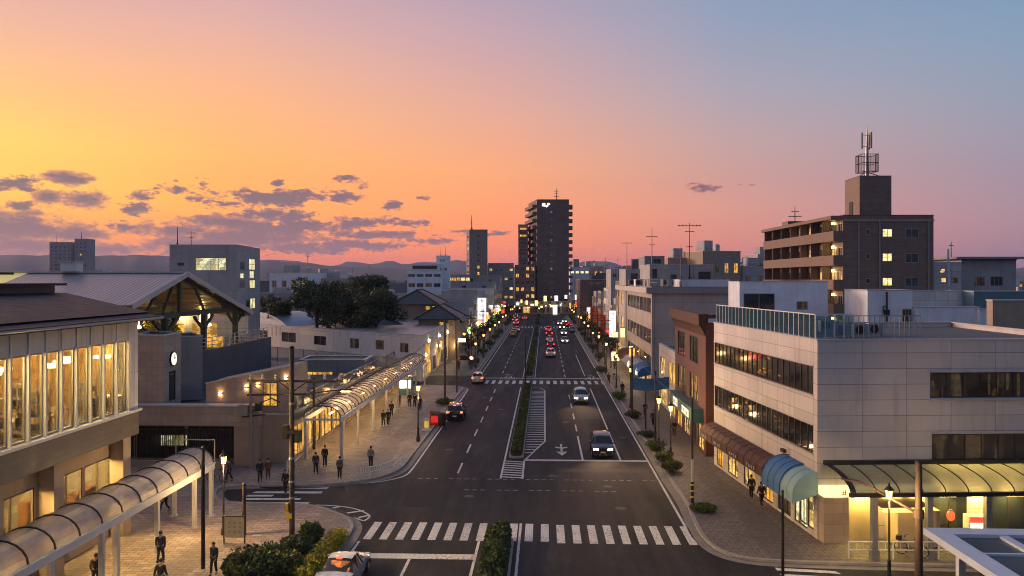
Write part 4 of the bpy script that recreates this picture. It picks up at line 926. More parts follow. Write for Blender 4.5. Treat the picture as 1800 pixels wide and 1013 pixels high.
for k, (x, y) in enumerate(((XG - 1, 83), (XG - 5, 90), (XG - 3, 97), (XG - 10, 86), (XG - 10, 96), (XG - 6, 78))):
    part('pendant_lamp', lambda g: (g.lathe([(.03, 1.2), (.05, .2), (.22, .0), (.22, -.12), (.08, -.18)], 10, (x, y, zf - 2.6))), glow('hall_lamp', (1., .66, .22), 60.), gh)
vt = thing('roof_vent', 'white boxy vent unit sitting on the gabled hall ridge', 'roof vent', (pt(250, 90).x, ya, zA + .14))
g = MB(); x, y = vt.location[:2]; g.box(x - .75, x + .75, y - .6, y + .6, zA + .14, zA + 1.0); obj('casing', g, M_['white_metal'], vt)
g = MB(); g.box(x - .85, x + .85, y - .7, y + .7, zA + 1.0, zA + 1.12); obj('cap', g, M_['coping'], vt)
# ---- grey white office block behind the hall
D = 124
ob = Bld('office_block', 'tall plain grey office block with one wide lit window behind the gabled hall', 'building', [tuple(pt(298, D)[:2]), tuple(pt(416, D)[:2]), tuple(pt(457, D + 16)[:2]), tuple(pt(340, D + 16)[:2])], zat(431, D), M_['grey_wall'], par=.5, fr=.08)
ob.px(0, (343, 453, 398, 476, 'cool', 4, 2)); ob.px(1, (422, 460, 430, 475, 'dark', 1), (438, 455, 449, 475, 'cool', 2, 2), (422, 480, 429, 490, 'cool', 1), (439, 476, 447, 490, 'cool', 1), (421, 492, 430, 507, 'dim', 1), (439, 492, 449, 507, 'cool', 2), (433, 527, 439, 540, 'dark', 1), (440, 524, 449, 543, 'cool', 2)); ob.px(0, (311, 461, 324, 468, 'dark', 1)); ob.build()
p = pt(300, D + 1); mast('slim mobile aerial on the grey office block roof edge', p.x + .6, p.y + 1, zat(431, D) - .5, zat(398, D), (), .10, 'roof_aerial'); p = pt(336, D + 4); mast('small television aerial on the grey office block roof', p.x, p.y, zat(431, D) - .5, zat(404, D), ((.9, .8, 3), (.65, .3, 2)), .07)
# ---- long white two storey building facing the plaza
SE, SW = pt(742, 117), pt(422, 150); NE = Vector((-18.2, 160, 0)); NW = SW + Vector((4, 16, 0))
ZT = zat(590, 117)
lw = Bld('long_white_building', 'long white two storey building with bluish metal roof edge and small square windows', 'building', [tuple(p[:2]) for p in (SW, SE, NE, NW)], ZT, M_['white_wall'], roofm=M_['metal_roof'], par=.35, fr=.07, cope=mat('blue_metal', (.34, .38, .46), .4, .1, 1., metal=.3))
lw.px(0, (451, 580, 470, 598, 'dim', 2), (495, 584, 520, 602, 'blue', 2), (552, 590, 573, 607, 'dark', 2), (615, 595, 631, 613, 'dim', 2), (660, 598, 675, 615, 'dim', 2), (703, 603, 718, 620, 'dim', 2))
lw.px(1, (748, 603, 757, 640, 'gold', 2, 2), (766, 600, 771, 624, 'lit', 1), (773, 598, 779, 622, 'gold', 1), (785, 591, 788, 610, 'lit', 1), (790, 589, 793, 608, 'lit', 1))
lw.row(1, .3, 2.7, 8, 3.8, ['gold', 'shop', 'dim'], nm=3)
lw.build()
for k, (u, v) in enumerate(((753, 599), (771, 590), (786, 584))):
    s_, k_ = lw.fu(1, u); lw.fb(1, 'wall_lamp', glow('wall_lamp', (1., .74, .42), 14.), lambda g: g.box(s_ - .16, s_ + .16, -.3, -.02, zat(v, k_) - .2, zat(v, k_) + .2))
lw.fb(0, 'faded_lettering', mat('faded_sign', (.74, .70, .50), .7, .1, 2.), lambda g: (g.box(lw.fu(0, 527)[0], lw.fu(0, 580)[0], -.03, -.004, ZT - 1.25, ZT - .55)))
def f(g):
    u0, u1 = lw.fu(0, 427)[0], lw.fu(0, 500)[0]; n = 8; P = []
    for k in range(n + 1): q = k / n; P.append((u0 + (u1 - u0) * q, ZT - .1 + 2.3 * math.sin(PI * min(1, .25 + q * .75)) ** .8))
    for (xa, za), (xb, zb) in zip(P[:-1], P[1:]): g.quad((xa, .6, za), (xb, .6, zb), (xb, 9, zb), (xa, 9, za)); g.quad((xa, .6, ZT - .3), (xb, .6, ZT - .3), (xb, .6, zb), (xa, .6, za))
lw.fb(0, 'curved_roof', mat('blue_metal'  , (0, 0, 0)), f, smooth=True)
# ---- hip roofed tiled houses behind
def hip_house(label, sw, se, depth, h, rise, wall, group=None, over=.9, name='tiled_house', wins=(), roofm=None):
    b = Bld(name, label, 'house', quadw(sw, se, depth), h, wall, par=0, fr=.06)
    for q in wins: b.px(0, q)
    b.par = 0; b.build()
    a, t, n, L = b.F[0]; o = over
    def f(g):
        P = [(-o, -o), (L + o, -o), (L + o, depth + o), (-o, depth + o)]; r = min(L, depth) / 2; z = h + .12
        R = [(r, depth / 2), (L - r, depth / 2)] if L > depth else [(L / 2, r), (L / 2, depth - r)]
        v = [(*p, z) for p in P] + [(*p, z + rise) for p in R]; sl = math.hypot(r + o, rise)
        fs = [(0, 1, 5, 4), (1, 2, 5), (2, 3, 4, 5), (3, 0, 4)] if L > depth else [(0, 1, 4), (1, 2, 5, 4), (2, 3, 5), (3, 0, 4, 5)]
        uv = [[(0, 0), (L, 0), (L - r, sl), (r, sl)], [(0, 0), (depth, 0), (depth / 2, sl)], [(0, 0), (L, 0), (L - r, sl), (r, sl)], [(0, 0), (depth, 0), (depth / 2, sl)]] if L > depth else [[(0, 0), (L, 0), (L / 2, sl)], [(0, 0), (depth, 0), (depth - r, sl), (r, sl)], [(0, 0), (L, 0), (L / 2, sl)], [(0, 0), (depth, 0), (depth - r, sl), (r, sl)]]
        g.add(v, fs, uv); g.add([(*p, z - .12) for p in P] + [(*p, z) for p in P], [(0, 3, 2, 1), (0, 1, 5, 4), (1, 2, 6, 5), (2, 3, 7, 6), (3, 0, 4, 7)])
    b.fb(0, 'tiled_roof', roofm or M_['tile_roof'], f)
    def f(g):
        r = min(L, depth) / 2; z = h + .16; R = [(r, depth / 2), (L - r, depth / 2)] if L > depth else [(L / 2, r), (L / 2, depth - r)]
        g.bar((*R[0], z + rise), (*R[1], z + rise), .4, .3)
        for p, q in zip([(-o, -o), (L + o, -o), (L + o, depth + o), (-o, depth + o)], (R[0], R[1], R[1], R[0]) if L > depth else (R[0], R[0], R[1], R[1])): g.bar((*p, z), (*q, z + rise), .3, .22)
    b.fb(0, 'ridge_tiles', M_['tile_roof'], f)
    return b
hip_house('dark hip roofed tiled house with lit eaves just behind the long white building', pt(736, 150), pt(800, 150), 16, zat(562, 150), 2.5, M_['tan_wall'], wins=[(741, 571, 749, 582, 'gold', 1), (772, 566, 780, 580, 'gold', 1), (783, 568, 789, 580, 'gold', 1)])
hip_house('large dark tiled house with sweeping roof behind the trees', pt(692, 172), pt(765, 172), 20, zat(536, 172), 3.0, M_['tan_wall'], wins=[(748, 538, 756, 545, 'gold', 1), (760, 538, 768, 545, 'gold', 1)])
hip_house('dark hip roofed shop house at the street edge past the white building', (-27, 163.5), (-17.6, 163.5), 19, 6.2, 2.1, M_['tan_wall'], wins=[(806, 579, 812, 592, 'dim', 1), (815, 577, 819, 592, 'lit', 1)])
hip_house('low tiled house half hidden below the dark trees', pt(640, 148), pt(700, 152), 10, zat(575, 150), 2.6, M_['tan_wall'], wins=[(655, 580, 660, 588, 'gold', 1), (668, 580, 672, 588, 'gold', 1), (684, 582, 690, 590, 'gold', 1)])
lb = Bld('sign_block', 'white three storey shop block carrying a tall white blade sign', 'shop building', rect(pt(776, 208).x, -17.4, 207, 232), zat(512, 210), M_['grey_wall'], par=.5)
lb.px(0, (783, 533, 796, 543, 'dark', 2)); lb.row(1, 4.4, 6.4, 4, 3.6, ['lit', 'dim', 'dark', 'gold'], nm=3); lb.row(1, 7.9, 10, 4, 3.6, ['lit', 'dim', 'dark'], nm=3); lb.row(1, .3, 3, 4, 4.6, ['shop', 'gold'], nm=3); lb.build()
blade_sign('tall white blade sign with small dark characters on the three storey block', -16.1, 206.4, zat(568, 206), zat(524, 206), 1.9, .35, cols=[SIGN_DARK, SIGN_RED, SIGN_DARK, SIGN_DARK, SIGN_RED], seed=3, side=-1)
part('sign_lamp_strip', lambda g: g.box(-17.36, -17.1, 206.75, 206.95, 3.4, zat(524, 207)), SIGN_WHITE, lb.r)
# ================================================================= east side of the street
# ---- large cream panelled corner building
D1 = 45.6
c0_ = pt(1437, D1); nw = pt(1255, 64.3); se = pt(1960, D1 + .6)
r1 = Bld('corner_office', 'large cream panelled corner office block with two long dark window bands', 'office building', [tuple(c0_[:2]), tuple(se[:2]), (se.x, 66), tuple(nw[:2])], 11.5, M_['cream_panel'], roofm=M_['flat_roof'], par=.3, fr=.06, fm=M_['bronze_frame'])
LW = r1.F[3][3]
r1.w(3, .15, LW - .55, 8.32, 9.98, 'office', 20); r1.w(3, .15, LW - .55, 4.9, 6.55, 'office', 20)
s0 = r1.fu(0, 1635)[0]
r1.w(0, s0, s0 + 5.9, 8.2, 9.66, 'dim', 6); r1.w(0, s0 + .1, s0 + 6.0, 4.62, 6.12, 'dim', 6)
# ground floor shops, street side (u runs from far to near)
for k, (a, b, kd) in enumerate(((.8, 2.2, 'gold'), (3.4, 5.6, 'shop'), (6.8, 9.0, 'shop'), (10.2, 12.2, 'gold'), (13.0, 15.0, 'dim'), (15.6, 17.4, 'cool'))): r1.w(3, a, b, .3, 2.5, kd, 3)
r1.w(3, LW - 2.4, LW - 1.5, .5, 2.4, 'bright', 1); r1.w(3, LW - 1.3, LW - .5, .5, 2.4, 'shop', 1)
e0 = lambda u: r1.fu(0, u)[0]
r1.w(0, e0(1640), e0(1700) , .3, 2.6, 'dark', 2); r1.w(0, e0(1735), e0(1850), .3, 2.6, 'dark', 3)
r1.build()
r1.fb(0, 'window_hood', M_['coping'], lambda g: [g.box(s0 - .1, s0 + 6.1, -.14, .0, z, z + .07) for z in (8.06, 9.70, 4.5, 6.16)])
r1.fb(3, 'band_sill', M_['coping'], lambda g: [g.box(.1, LW - .5, -.07, -.003, z, z + .06) for z in (8.25, 10.0, 4.83, 6.57)])
for k, (a, b) in enumerate(((.0, 2.9), (2.95, 6.4), (6.45, 9.9), (9.95, 13.3))):
    aw = awning(r1, 3, a, b, 2.35, 3.55, 1.15, M_['brown_fabric'], .62, n=2, ribs=3)
    def f(g):
        for q in range(4 if k else 3): strokes(g, a + .7 + q * .42, 2.62, .3, .26, 40 + 7 * k + q, y=-1.19)
    g = MB(r1.M(3)); f(g); obj('lettering', g, M_['coping'], aw)
awning(r1, 3, 14.2, 16.9, 2.2, 4.05, 1.5, M_['blue_fabric'], .45, n=10, ribs=3)
awning(r1, 3, 16.95, LW - .05, 2.2, 3.95, 1.45, mat('turquoise_fabric', (.24, .40, .44), .6, .1, 2.), .45, n=10, ribs=2)
r1.fb(3, 'security_camera', M_['dark_metal'], lambda g: (g.box(14.6, 15.1, -.5, -.3, 4.3, 4.5), g.bar((14.8, -.4, 4.2), (14.8, 0, 4.1), .05)))
r1.fb(0, 'fascia_light_box', SIGN_CREAM, lambda g: g.box(.05, e0(1640), -.75, -.03, 2.75, 3.25))
def f(g):
    for k in range(11): strokes(g, 1.2 + .5 * k, 3.0, .34, .32, 90 + k, y=-.772)
g = MB(r1.M(0)); f(g); obj('lettering', g, SIGN_DARK, [c for c in r1.r.children if c.name.startswith('fascia_light_box')][0])
r1.fb(0, 'corner_pier', M_['beige_wall'], lambda g: g.box(.05, 1.5, -.7, -.02, H, 2.72))
r1.fb(0, 'shop_recess_wall', mat('warm_plaster', (.52, .42, .26), .7, .12, 1.), lambda g: (g.box(1.55, 3.5, -.12, -.02, H, 2.7), g.box(3.9, 6.3, -1.5, -.02, H, 2.15)))
r1.fb(0, 'kiosk_sign', glow('lightbox_amber', (1., .60, .18), 1.4), lambda g: g.box(2.9, 5.3, -1.95, -1.75, 2.2, 2.45))
r1.fb(0, 'kiosk_roof', M_['brown_fabric'], lambda g: g.quad((2.7, -1.98, 2.47), (5.5, -1.98, 2.47), (5.5, -.1, 2.74), (2.7, -.1, 2.74)))
# curved glass canopy over the pavement
xa, xb = e0(1450), e0(1900)
cz, cr = 4.45, 3.3
P = [(-.02 - cr * math.sin(k / 8 * PI / 2), cz - .85 + .85 * math.cos(k / 8 * PI / 2)) for k in range(9)]
def f(g):
    for (ya, za), (yb, zb) in zip(P[:-1], P[1:]): g.quad((xa + .2, yb, zb), (xb, yb, zb), (xb, ya, za), (xa + .2, ya, za))
r1.fb(0, 'canopy_sheet', clear_glass('smoky_canopy', (.35, .36, .33), .12, .9, .74, (.36, .35, .29)), f, smooth=True)
def f(g):
    for k in range(13):
        x = xa + .1 + (xb - xa) * k / 12
        for a, b in zip(P[:-1], P[1:]): g.bar((x, a[0], a[1] + .03), (x, b[0], b[1] + .03), .30 if k == 0 else .045, .05)
    g.box(xa - .1, xb, P[-1][0] - .1, P[-1][0] + .1, P[-1][1] - .16, P[-1][1] + .05); g.box(xa - .1, xb, -.25, -.004, cz - .02, cz + .22)
r1.fb(0, 'canopy_frame', M_['dark_metal'], f)
for u in (1490, 1587, 1690, 1790):
    x = r1.fu(0, u)[0] * .93 + .1; r1.fb(0, 'canopy_post', M_['grey_metal'], lambda g: (g.box(x - .15, x + .15, -3.3, -3.0, H, 3.5), g.box(x - .2, x + .2, -3.36, -2.94, H, H + .5)))
for x in (.9, 2.4, 4.0, 5.6, 7.2, 9.2, 11.2): r1.fb(0, 'canopy_glow_strip', glow('hidden_fill_tube', (1., .70, .18), 48.), lambda g: g.box(x - .55, x + .55, -.62, -.22, 2.66, 2.73))  # tubes added out of sight under the sign box to brighten the wall
# roof terrace balustrade, glass sheets
bl = thing('roof_balustrade', 'bluish glass balustrade along the street edge of the cream corner office roof', 'railing', (nw.x, nw.y, 11.6))
fr_, gl_ = MB(r1.M(3)), MB(r1.M(3))
zb0, zb1 = 11.60, 12.95
n = 24
for k in range(n + 1): x = .2 + (LW - .8) * k / n; fr_.box(x - .025, x + .025, .12, .17, zb0, zb1)
fr_.box(.15, LW - .55, .11, .18, zb1, zb1 + .06); gl_.box(.2, LW - .6, .14, .15, zb0 + .06, zb1 - .01)
a, b = r1.F[3][0] + r1.F[3][1] * (LW - .55) - r1.F[3][2] * .15, pt(1500, 46.9); a.z = b.z = 0
fr_.T = gl_.T = None
for k in range(5): p = a + (b - a) * k / 4; fr_.box(p.x - .025, p.x + .025, p.y - .025, p.y + .025, zb0, zb1)
fr_.bar((a.x, a.y, zb1 + .03), (b.x, b.y, zb1 + .03), .06); gl_.bar((a.x, a.y, (zb0 + zb1) / 2), (b.x, b.y, (zb0 + zb1) / 2), .01, zb1 - zb0 - .1)
obj('rail_frame', fr_, M_['white_metal'], bl); obj('glass_sheet', gl_, clear_glass('blue_sheet', (.66, .80, .86), .05, 1., .16, (.16, .30, .38)), bl)
bl2 = thing('roof_railing', 'thin pale railing crossing the corner office roof behind the balustrade', 'railing', tuple(pt(1540, 50, 11.2)))
fr_ = MB(); a, b = pt(1455, 49), pt(1618, 49); tt = b - a
for k in range(19): p = a + tt * k / 18; fr_.box(p.x - .02, p.x + .02, p.y - .02, p.y + .02, 11.2, 12.75)
fr_.bar((a.x, a.y, 12.78), (b.x, b.y, 12.78), .05); fr_.bar((a.x, a.y, 11.5), (b.x, b.y, 11.5), .04); obj('rail', fr_, M_['grey_metal'], bl2)
def aircon(label, p, rz, s=1., group=None):
    a = thing('air_conditioner', label, 'air conditioner', p, rz, group)
    g = MB(); g.box(-.42 * s, .42 * s, -.16 * s, .16 * s, .08, .68 * s); obj('casing', g, M_['grey_metal'], a, local=True)
    g = MB(); T = Matrix.Translation((-.1 * s, -.17 * s, .38 * s)) @ Matrix.Rotation(PI / 2, 4, 'X'); g.T = T; g.lathe([(.24 * s, 0), (.24 * s, .03), (.2 * s, .035)], 14); obj('fan_grille', g, M_['dark_metal'], a, local=True)
    g = MB(); g.box(-.36 * s, -.28 * s, -.16 * s, .16 * s, 0, .08); g.box(.28 * s, .36 * s, -.16 * s, .16 * s, 0, .08); obj('foot', g, M_['grey_metal'], a, local=True)
    return a
for k, (u, D) in enumerate(((1392, 58), (1420, 57), (1452, 58), (1480, 52.5), (1512, 53), (1537, 54))):
    p = pt(u, D, 11.21); aircon(['outdoor air conditioner unit at the far end of the roof balustrade', 'outdoor air conditioner unit beside the first one on the terrace roof', 'outdoor air conditioner before the blue white annex wall', 'air conditioner unit just behind the balustrade corner post', 'air conditioner unit close to the thin roof railing', 'air conditioner unit nearest the dark annex doorway'][k], p, .1 * (k % 3), 1.25)
# ---- annex blocks behind the corner building
def block(name, label, u0, u1, vtop, D, depth, wall, px=(), vt=None, **k):
    b = Bld(name, label, k.pop('cat', 'building'), quadw(pt(u0, D), pt(u1, D + k.pop('skew', 0)), depth), zat(vtop, D), wall, **k)
    if px: b.px(0, *px)
    return b.build()
block('blue_white_annex', 'bluish white rooftop annex with a wide dark window behind the balustrade', 1300, 1455, 496, 78, 4, M_['blue_white_wall'], [(1307, 516, 1362, 545, 'dark', 2), (1400, 530, 1420, 545, 'dim', 1)], par=.25)
block('white_annex', 'white rooftop annex with dark barred door and drainpipe', 1525, 1604, 511, 72, 5, M_['blue_white_wall'], [(1586, 543, 1606, 585, 'dark', 3)], par=.25)
b_ = block('pale_annex', 'pale pinkish rooftop block between the white annex and teal wall', 1604, 1690, 512, 84, 3, M_['white_wall'], par=.25)
block('low_white_annex', 'low white parapet block in front of the pale rooftop block', 1611, 1722, 541, 71.5, .8, M_['blue_white_wall'], par=.2)
block('small_white_annex', 'small white rooftop box beside the teal wall', 1722, 1742, 545, 71, .8, M_['blue_white_wall'], par=.1)
block('teal_annex', 'dark teal rooftop wall at the far end of the white annexes', 1712, 1860, 513, 82, 2, M_['teal_wall'], par=.2)
block('ribbed_brown_block', 'light brown ribbed block rising at the end of the corner office roof', 1745, 1850, 529, 62, .8, M_['tan_wall'], par=.15)
pp = thing('rooftop_vent_pipe', 'dark drain and vent pipes climbing the white annex wall', 'pipe', tuple(pt(1558, 71.8, 9)))
g = MB(); p = pt(1558, 71.8); g.tube([(p.x, p.y - .1, 9), (p.x, p.y - .1, 13.9)], .09, 6); g.box(p.x - .2, p.x + .2, p.y - .25, p.y, 11.8, 12.3); g.tube([(p.x, p.y - .1, 12.6), (p.x - .3, p.y - .1, 12.6), (p.x - .3, p.y - .1, 12.0)], .06, 6); obj('pipe', g, M_['dark_metal'], pp)
# ---- brown apartment block
Da = 100
sw_, se_ = pt(1482, Da), pt(1641, Da)
ZA = zat(379, Da)
yb_ = pt(1348, 129).y
ap = Bld('apartment_block', 'brown tiled apartment block with long balconies and a tall stair tower', 'apartment building', [tuple(sw_[:2]), tuple(se_[:2]), (se_.x, se_.y + 12), (sw_.x - .8, yb_)], ZA, M_['brown_tile'], par=.55, fr=.08, cope=M_['brown_tile'])
ap.P[2] = Vector((se_.x, yb_, 0)); ap.F = []
for i in range(4): a, b = ap.P[i], ap.P[(i + 1) % 4]; L = (b - a).length; t_ = (b - a) / L; ap.F.append((a, t_, Vector((t_.y, -t_.x, 0)), L))
for v in (408, 451, 494):
    ap.px(0, (1551, v - 6, 1569, v + 9, 'bright', 2), (1591, v - 6, 1615, v + 11, 'blue', 2), (1522, v - 5, 1530, v + 5, 'dark', 1))
Lb = ap.F[3][3]; fl = [ZA - 3.05 - 3.06 * k for k in range(6)]
for z in fl:
    nb = 7
    for k in range(nb):
        u = Lb * k / nb + .35; ap.w(3, u, u + 1.7, z + .25, z + 2.2, random.choice(['dim', 'dark', 'lit', 'dark', 'dim']), 2); ap.w(3, u + 2.2, u + 3.5, z + .25, z + 2.15, random.choice(['dark', 'dim', 'gold', 'dark']), 2)
ap.build()
for z in fl:
    ap.fb(3, 'balcony', mat('balcony_brown', (.20, .138, .108), .75, .1, 1., streak=.25), lambda g: (g.box(-.1, Lb - .02, -1.2, -.02, z - .16, z), g.box(-.1, Lb - .02, -1.2, -1.08, z, z + 1.12), g.box(Lb - .14, Lb - .02, -1.078, -.02, z, z + 1.12)))
    [ap.fb(3, 'balcony_divider', mat('balcony_brown', (0, 0, 0)), lambda g: g.box(Lb * k / 7 - .06, Lb * k / 7 + .06, -1.06, -.02, z + .003, z + 2.88)) for k in range(0, 7)]
    for k in (6.3,): ap.fb(3, 'balcony_lamp', glow('balcony_lamp', (1., .68, .2), 14.), lambda g: g.box(Lb * k / 7 - .12, Lb * k / 7 + .12, -.3, -.05, z + 2.1, z + 2.4))
ap.fb(3, 'roof_slab', mat('balcony_brown', (0, 0, 0)), lambda g: g.box(-.1, Lb, -1.55, -.02, ZA - .45, ZA - .02))
for u in (1509, 1546, 1632): s_ = ap.fu(0, u)[0]; ap.fb(0, 'drainpipe', M_['mid_grey_wall'], lambda g: g.tube([(s_, -.1, 0), (s_, -.1, ZA - .6)], .09, 6))
ap.fb(0, 'roof_band', M_['tan_wall'], lambda g: g.box(-.05, ap.F[0][3] + .05, -.12, -.02, ZA - .75, ZA - .5))
tw_ = [tuple(pt(1511, Da + 1.5)[:2]), tuple(pt(1567, Da + 1.5)[:2]), tuple((pt(1567, Da + 1.5) + Vector((0, 5, 0)))[:2]), tuple((pt(1511, Da + 1.5) + Vector((0, 5, 0)))[:2])]
g = MB(); g.prism(tw_, ZA - .5, zat(311, Da + 1.5)); obj('stair_tower', g, M_['brown_tile'], ap.r)
g = MB(); x, y = tw_[0]; g.box(x - .06, x - .01, y + 2.2, y + 3.4, ZA, ZA + 2.1); obj('stair_door', g, M_['dark_metal'], ap.r)
g = MB(); zt = zat(311, Da + 1.5); g.prism([(a + (b_x - a) * 0, c) for (a, c) in tw_ for b_x in (0,)], zt + .002, zt + .16); obj('tower_coping', g, M_['brown_band'], ap.r)
# roof antenna: lattice cage and panel antennas
p = pt(1524, Da + 4); zt += .16; px_ = lambda v: zat(v, Da + 4)
an = thing('rooftop_antenna', 'tall mobile antenna with a caged platform on the apartment stair tower', 'antenna', (p.x, p.y, zt))
g = MB(); g.tube([(p.x, p.y, zt), (p.x, p.y, px_(262)), (p.x, p.y, px_(240)), (p.x, p.y, px_(222))], [.26, .2, .11, .03], 8); obj('mast', g, M_['grey_metal'], an)
def f(g):
    w = 1.05; za, zb = px_(303), px_(273)
    for z in (za, (za + zb) / 2, zb):
        for a, b in (((-w, -w), (w, -w)), ((w, -w), (w, w)), ((w, w), (-w, w)), ((-w, w), (-w, -w))): g.bar((p.x + a[0], p.y + a[1], z), (p.x + b[0], p.y + b[1], z), .07)
    for k in range(7):
        q = -w + 2 * w * k / 6
        for (xx, yy) in ((q, -w), (q, w), (-w, q), (w, q)): g.bar((p.x + xx, p.y + yy, za), (p.x + xx, p.y + yy, zb), .05)
    for q in ((-w, -w), (w, w), (-w, w), (w, -w)): g.bar((p.x, p.y, za), (p.x + q[0], p.y + q[1], za), .06)
part('cage', f, M_['dark_metal'], an)
def f(g):
    for dx_, dy in ((-.75, -.2), (.45, .5), (.3, -.6)): g.box(p.x + dx_ - .09, p.x + dx_ + .09, p.y + dy - .12, p.y + dy + .12, px_(262), px_(234)); g.bar((p.x, p.y, px_(258)), (p.x + dx_, p.y + dy, px_(258)), .06); g.bar((p.x, p.y, px_(238)), (p.x + dx_, p.y + dy, px_(238)), .06)
part('antenna_panel', f, M_['grey_metal'], an)
part('stay', lambda g: [g.tube([(p.x, p.y, px_(303)), (p.x + a, p.y + b, zt)], .05, 5) for a, b in ((-1.6, -1), (1.6, -1), (0, 1.8))], M_['dark_metal'], an)
q = pt(1374, 122); mast('small lattice aerial on the far roof end of the brown apartments', q.x + 2, q.y, ZA - .4, zat(362, 122), ((.55, 1.0, 4), (.75, .6, 3)), .09)
g = MB(); g.box(q.x + .5, q.x + 4, q.y - 1.5, q.y + 1.5, ZA - .5, ZA + .8); obj('roof_hut', g, M_['brown_tile'], ap.r)
# ---- houses right of the apartments
hb = block('flat_roofed_house', 'grey house with a wide overhanging flat roof right of the apartment block', 1690, 1786, 458, 122, 12, M_['grey_wall'], [(1712, 486, 1731, 503, 'dim', 2), (1741, 486, 1763, 503, 'dark', 3)], cat='house', par=0, roofm=M_['grey_roof'])
hb.fb(0, 'overhanging_roof', M_['mid_grey_wall'], lambda g: g.box(-1.4, hb.F[0][3] + 1.2, -1.2, 12.5, zat(458, 122) + .21, zat(453, 122) + .1))
block('narrow_balcony_house', 'narrow cream house with lit balconies squeezed beside the apartment block', 1642, 1690, 462, 116, 10, M_['cream_panel'], [(1652, 472, 1662, 480, 'lit', 1), (1654, 488, 1664, 497, 'lit', 1), (1672, 488, 1684, 498, 'dim', 1)], cat='house', par=.3)
q = pt(1667, 110); mast('grey chimney pipe with a thin lamp arm beside the apartment block', q.x, q.y, 9, zat(438, 110), (), .28, 'flue_pipe', 'chimney pipe', M_['blue_white_wall'], fan=False)
# ---- red brick shop
xb = 13.55
rb = Bld('brick_shop', 'red brown brick shop building with flared top and a green sign', 'shop building', rect(xb, xb + 12, 67.6, 83.2), 11.3, M_['red_brick'], roofm=M_['mid_grey_wall'], par=.3, fr=.08, fm=M_['dark_metal'], cope=M_['red_brick'], th=.4)
rb.w(3, 1.6, 5.6, 7.5, 9.9, 'dim', 3); rb.w(3, 8.2, 12.4, 7.5, 9.9, 'dim', 3); rb.w(3, 1.6, 5.6, 4.1, 6.5, 'curt', 3); rb.w(3, 8.2, 12.4, 4.1, 6.5, 'curt', 3)
rb.w(3, 1, 4, .3, 2.5, 'gold', 3); rb.w(3, 5, 8.2, .3, 2.5, 'shop', 3); rb.w(3, 9.2, 11.6, .3, 2.5, 'dim', 2); rb.w(3, 12.2, 14.8, .3, 2.5, 'shop', 2); rb.build()
def f(g):
    P = [(.0, 9.95 + .25), (-.08, 10.4), (-.28, 10.8), (-.55, 11.15), (-.6, 12.1), (.22, 12.1), (.22, 11.4), (.002, 11.4)]; g.extr([(y - .003, z) for y, z in P], -.02, 15.58)
rb.fb(3, 'flared_parapet', M_['red_brick'], f)
sg = rb.fb(3, 'shop_sign', mat('green_sign', (.03, .10, .10), .5, .1, 2.), lambda g: g.box(2.6, 14.6, -1.0, -.02, 2.75, 3.95))
def f(g): g.box(5.0, 7.4, -1.03, -1.004, 3.0, 3.7); g.box(9.8, 13.2, -1.03, -1.004, 2.98, 3.6)
g = MB(rb.M(3)); f(g); obj('sign_panel', g, glow('sign_panel', (.9, .85, .6), .9), sg)
def f(g): [strokes(g, 5.4 + .8 * k, 3.35, .6, .5, 200 + k, y=-1.055) for k in range(3)]; [strokes(g, 10.2 + .75 * k, 3.3, .55, .46, 210 + k, y=-1.055) for k in range(4)]
g = MB(rb.M(3)); f(g); obj('lettering', g, SIGN_DARK, sg)
# ---- small white annex shop, white four storey block
sm = Bld('small_white_shop', 'small white two storey shop squeezed beside the brick building', 'shop building', rect(14.0, 22, 84.2, 98), 7.2, M_['white_wall'], par=.3)
sm.w(3, 7.5, 12, 3.4, 5.9, 'gold', 2); sm.w(3, 1, 6, .3, 2.6, 'shop', 3); sm.w(3, 7, 12.5, .3, 2.6, 'gold', 3); sm.w(3, 1, 5, 3.6, 5.8, 'lit', 2); sm.build()
wb = Bld('white_office', 'white four storey office with three long window rows and blue awnings', 'office building', rect(14.2, 26, 106, 152), 14.0, M_['pink_wall'], roofm=M_['flat_roof'], par=.3, fr=.09, cope=M_['pink_wall'])
for z0, z1 in ((10.5, 12.6), (6.3, 8.4), (2.9, 4.85)):
    for k in range(7): u = 15.5 + 4.25 * k; wb.w(3, u, u + 3.95, z0, z1, random.choice(['dark', 'dim', 'dark', 'lit' if z0 > 10 and k in (1, 2) else 'dark']), 3)
    wb.w(3, 4, 7.6, z0, z1, random.choice(['gold', 'lit']), 2)
for k in range(8): u = 1.0 + 5.6 * k; wb.w(3, u, u + 4.6, .3, 2.5, random.choice(['gold', 'shop', 'lit']), 3)
wb.build()
wb.fb(3, 'roof_slab', M_['coping'], lambda g: g.box(-.3, 46.3, -.75, -.02, 13.2, 13.98)); wb.fb(0, 'roof_slab', M_['mid_grey_wall'], lambda g: g.box(-.75, 12, -.5, -.02, 13.2, 13.98))
wb.fb(3, 'recess_strip', M_['mid_grey_wall'], lambda g: g.box(10.4, 13.8, -.06, -.02, .2, 13.15)); wb.fb(0, 'drainpipe', M_['mid_grey_wall'], lambda g: [g.tube([(x, -.12, 0), (x, -.12, 13.1)], .08, 6) for x in (.3, 11.2)])
for a, b, m in ((38.5, 44.8, M_['blue_fabric']), (31.5, 38, M_['pale_fabric']), (24.5, 31, M_['pale_fabric']), (14, 20, M_['brown_fabric'])): awning(wb, 3, a, b, 1.9, 3.3 if m is not M_['blue_fabric'] else 3.4, 1.7, m, .35, ribs=2)
block('white_office_annex', 'bluish grey annex wall with one window behind the white four storey office', 1196, 1284, 492, 112, 14, M_['blue_white_wall'], [(1203, 525, 1248, 543, 'dark', 3)], par=.2)
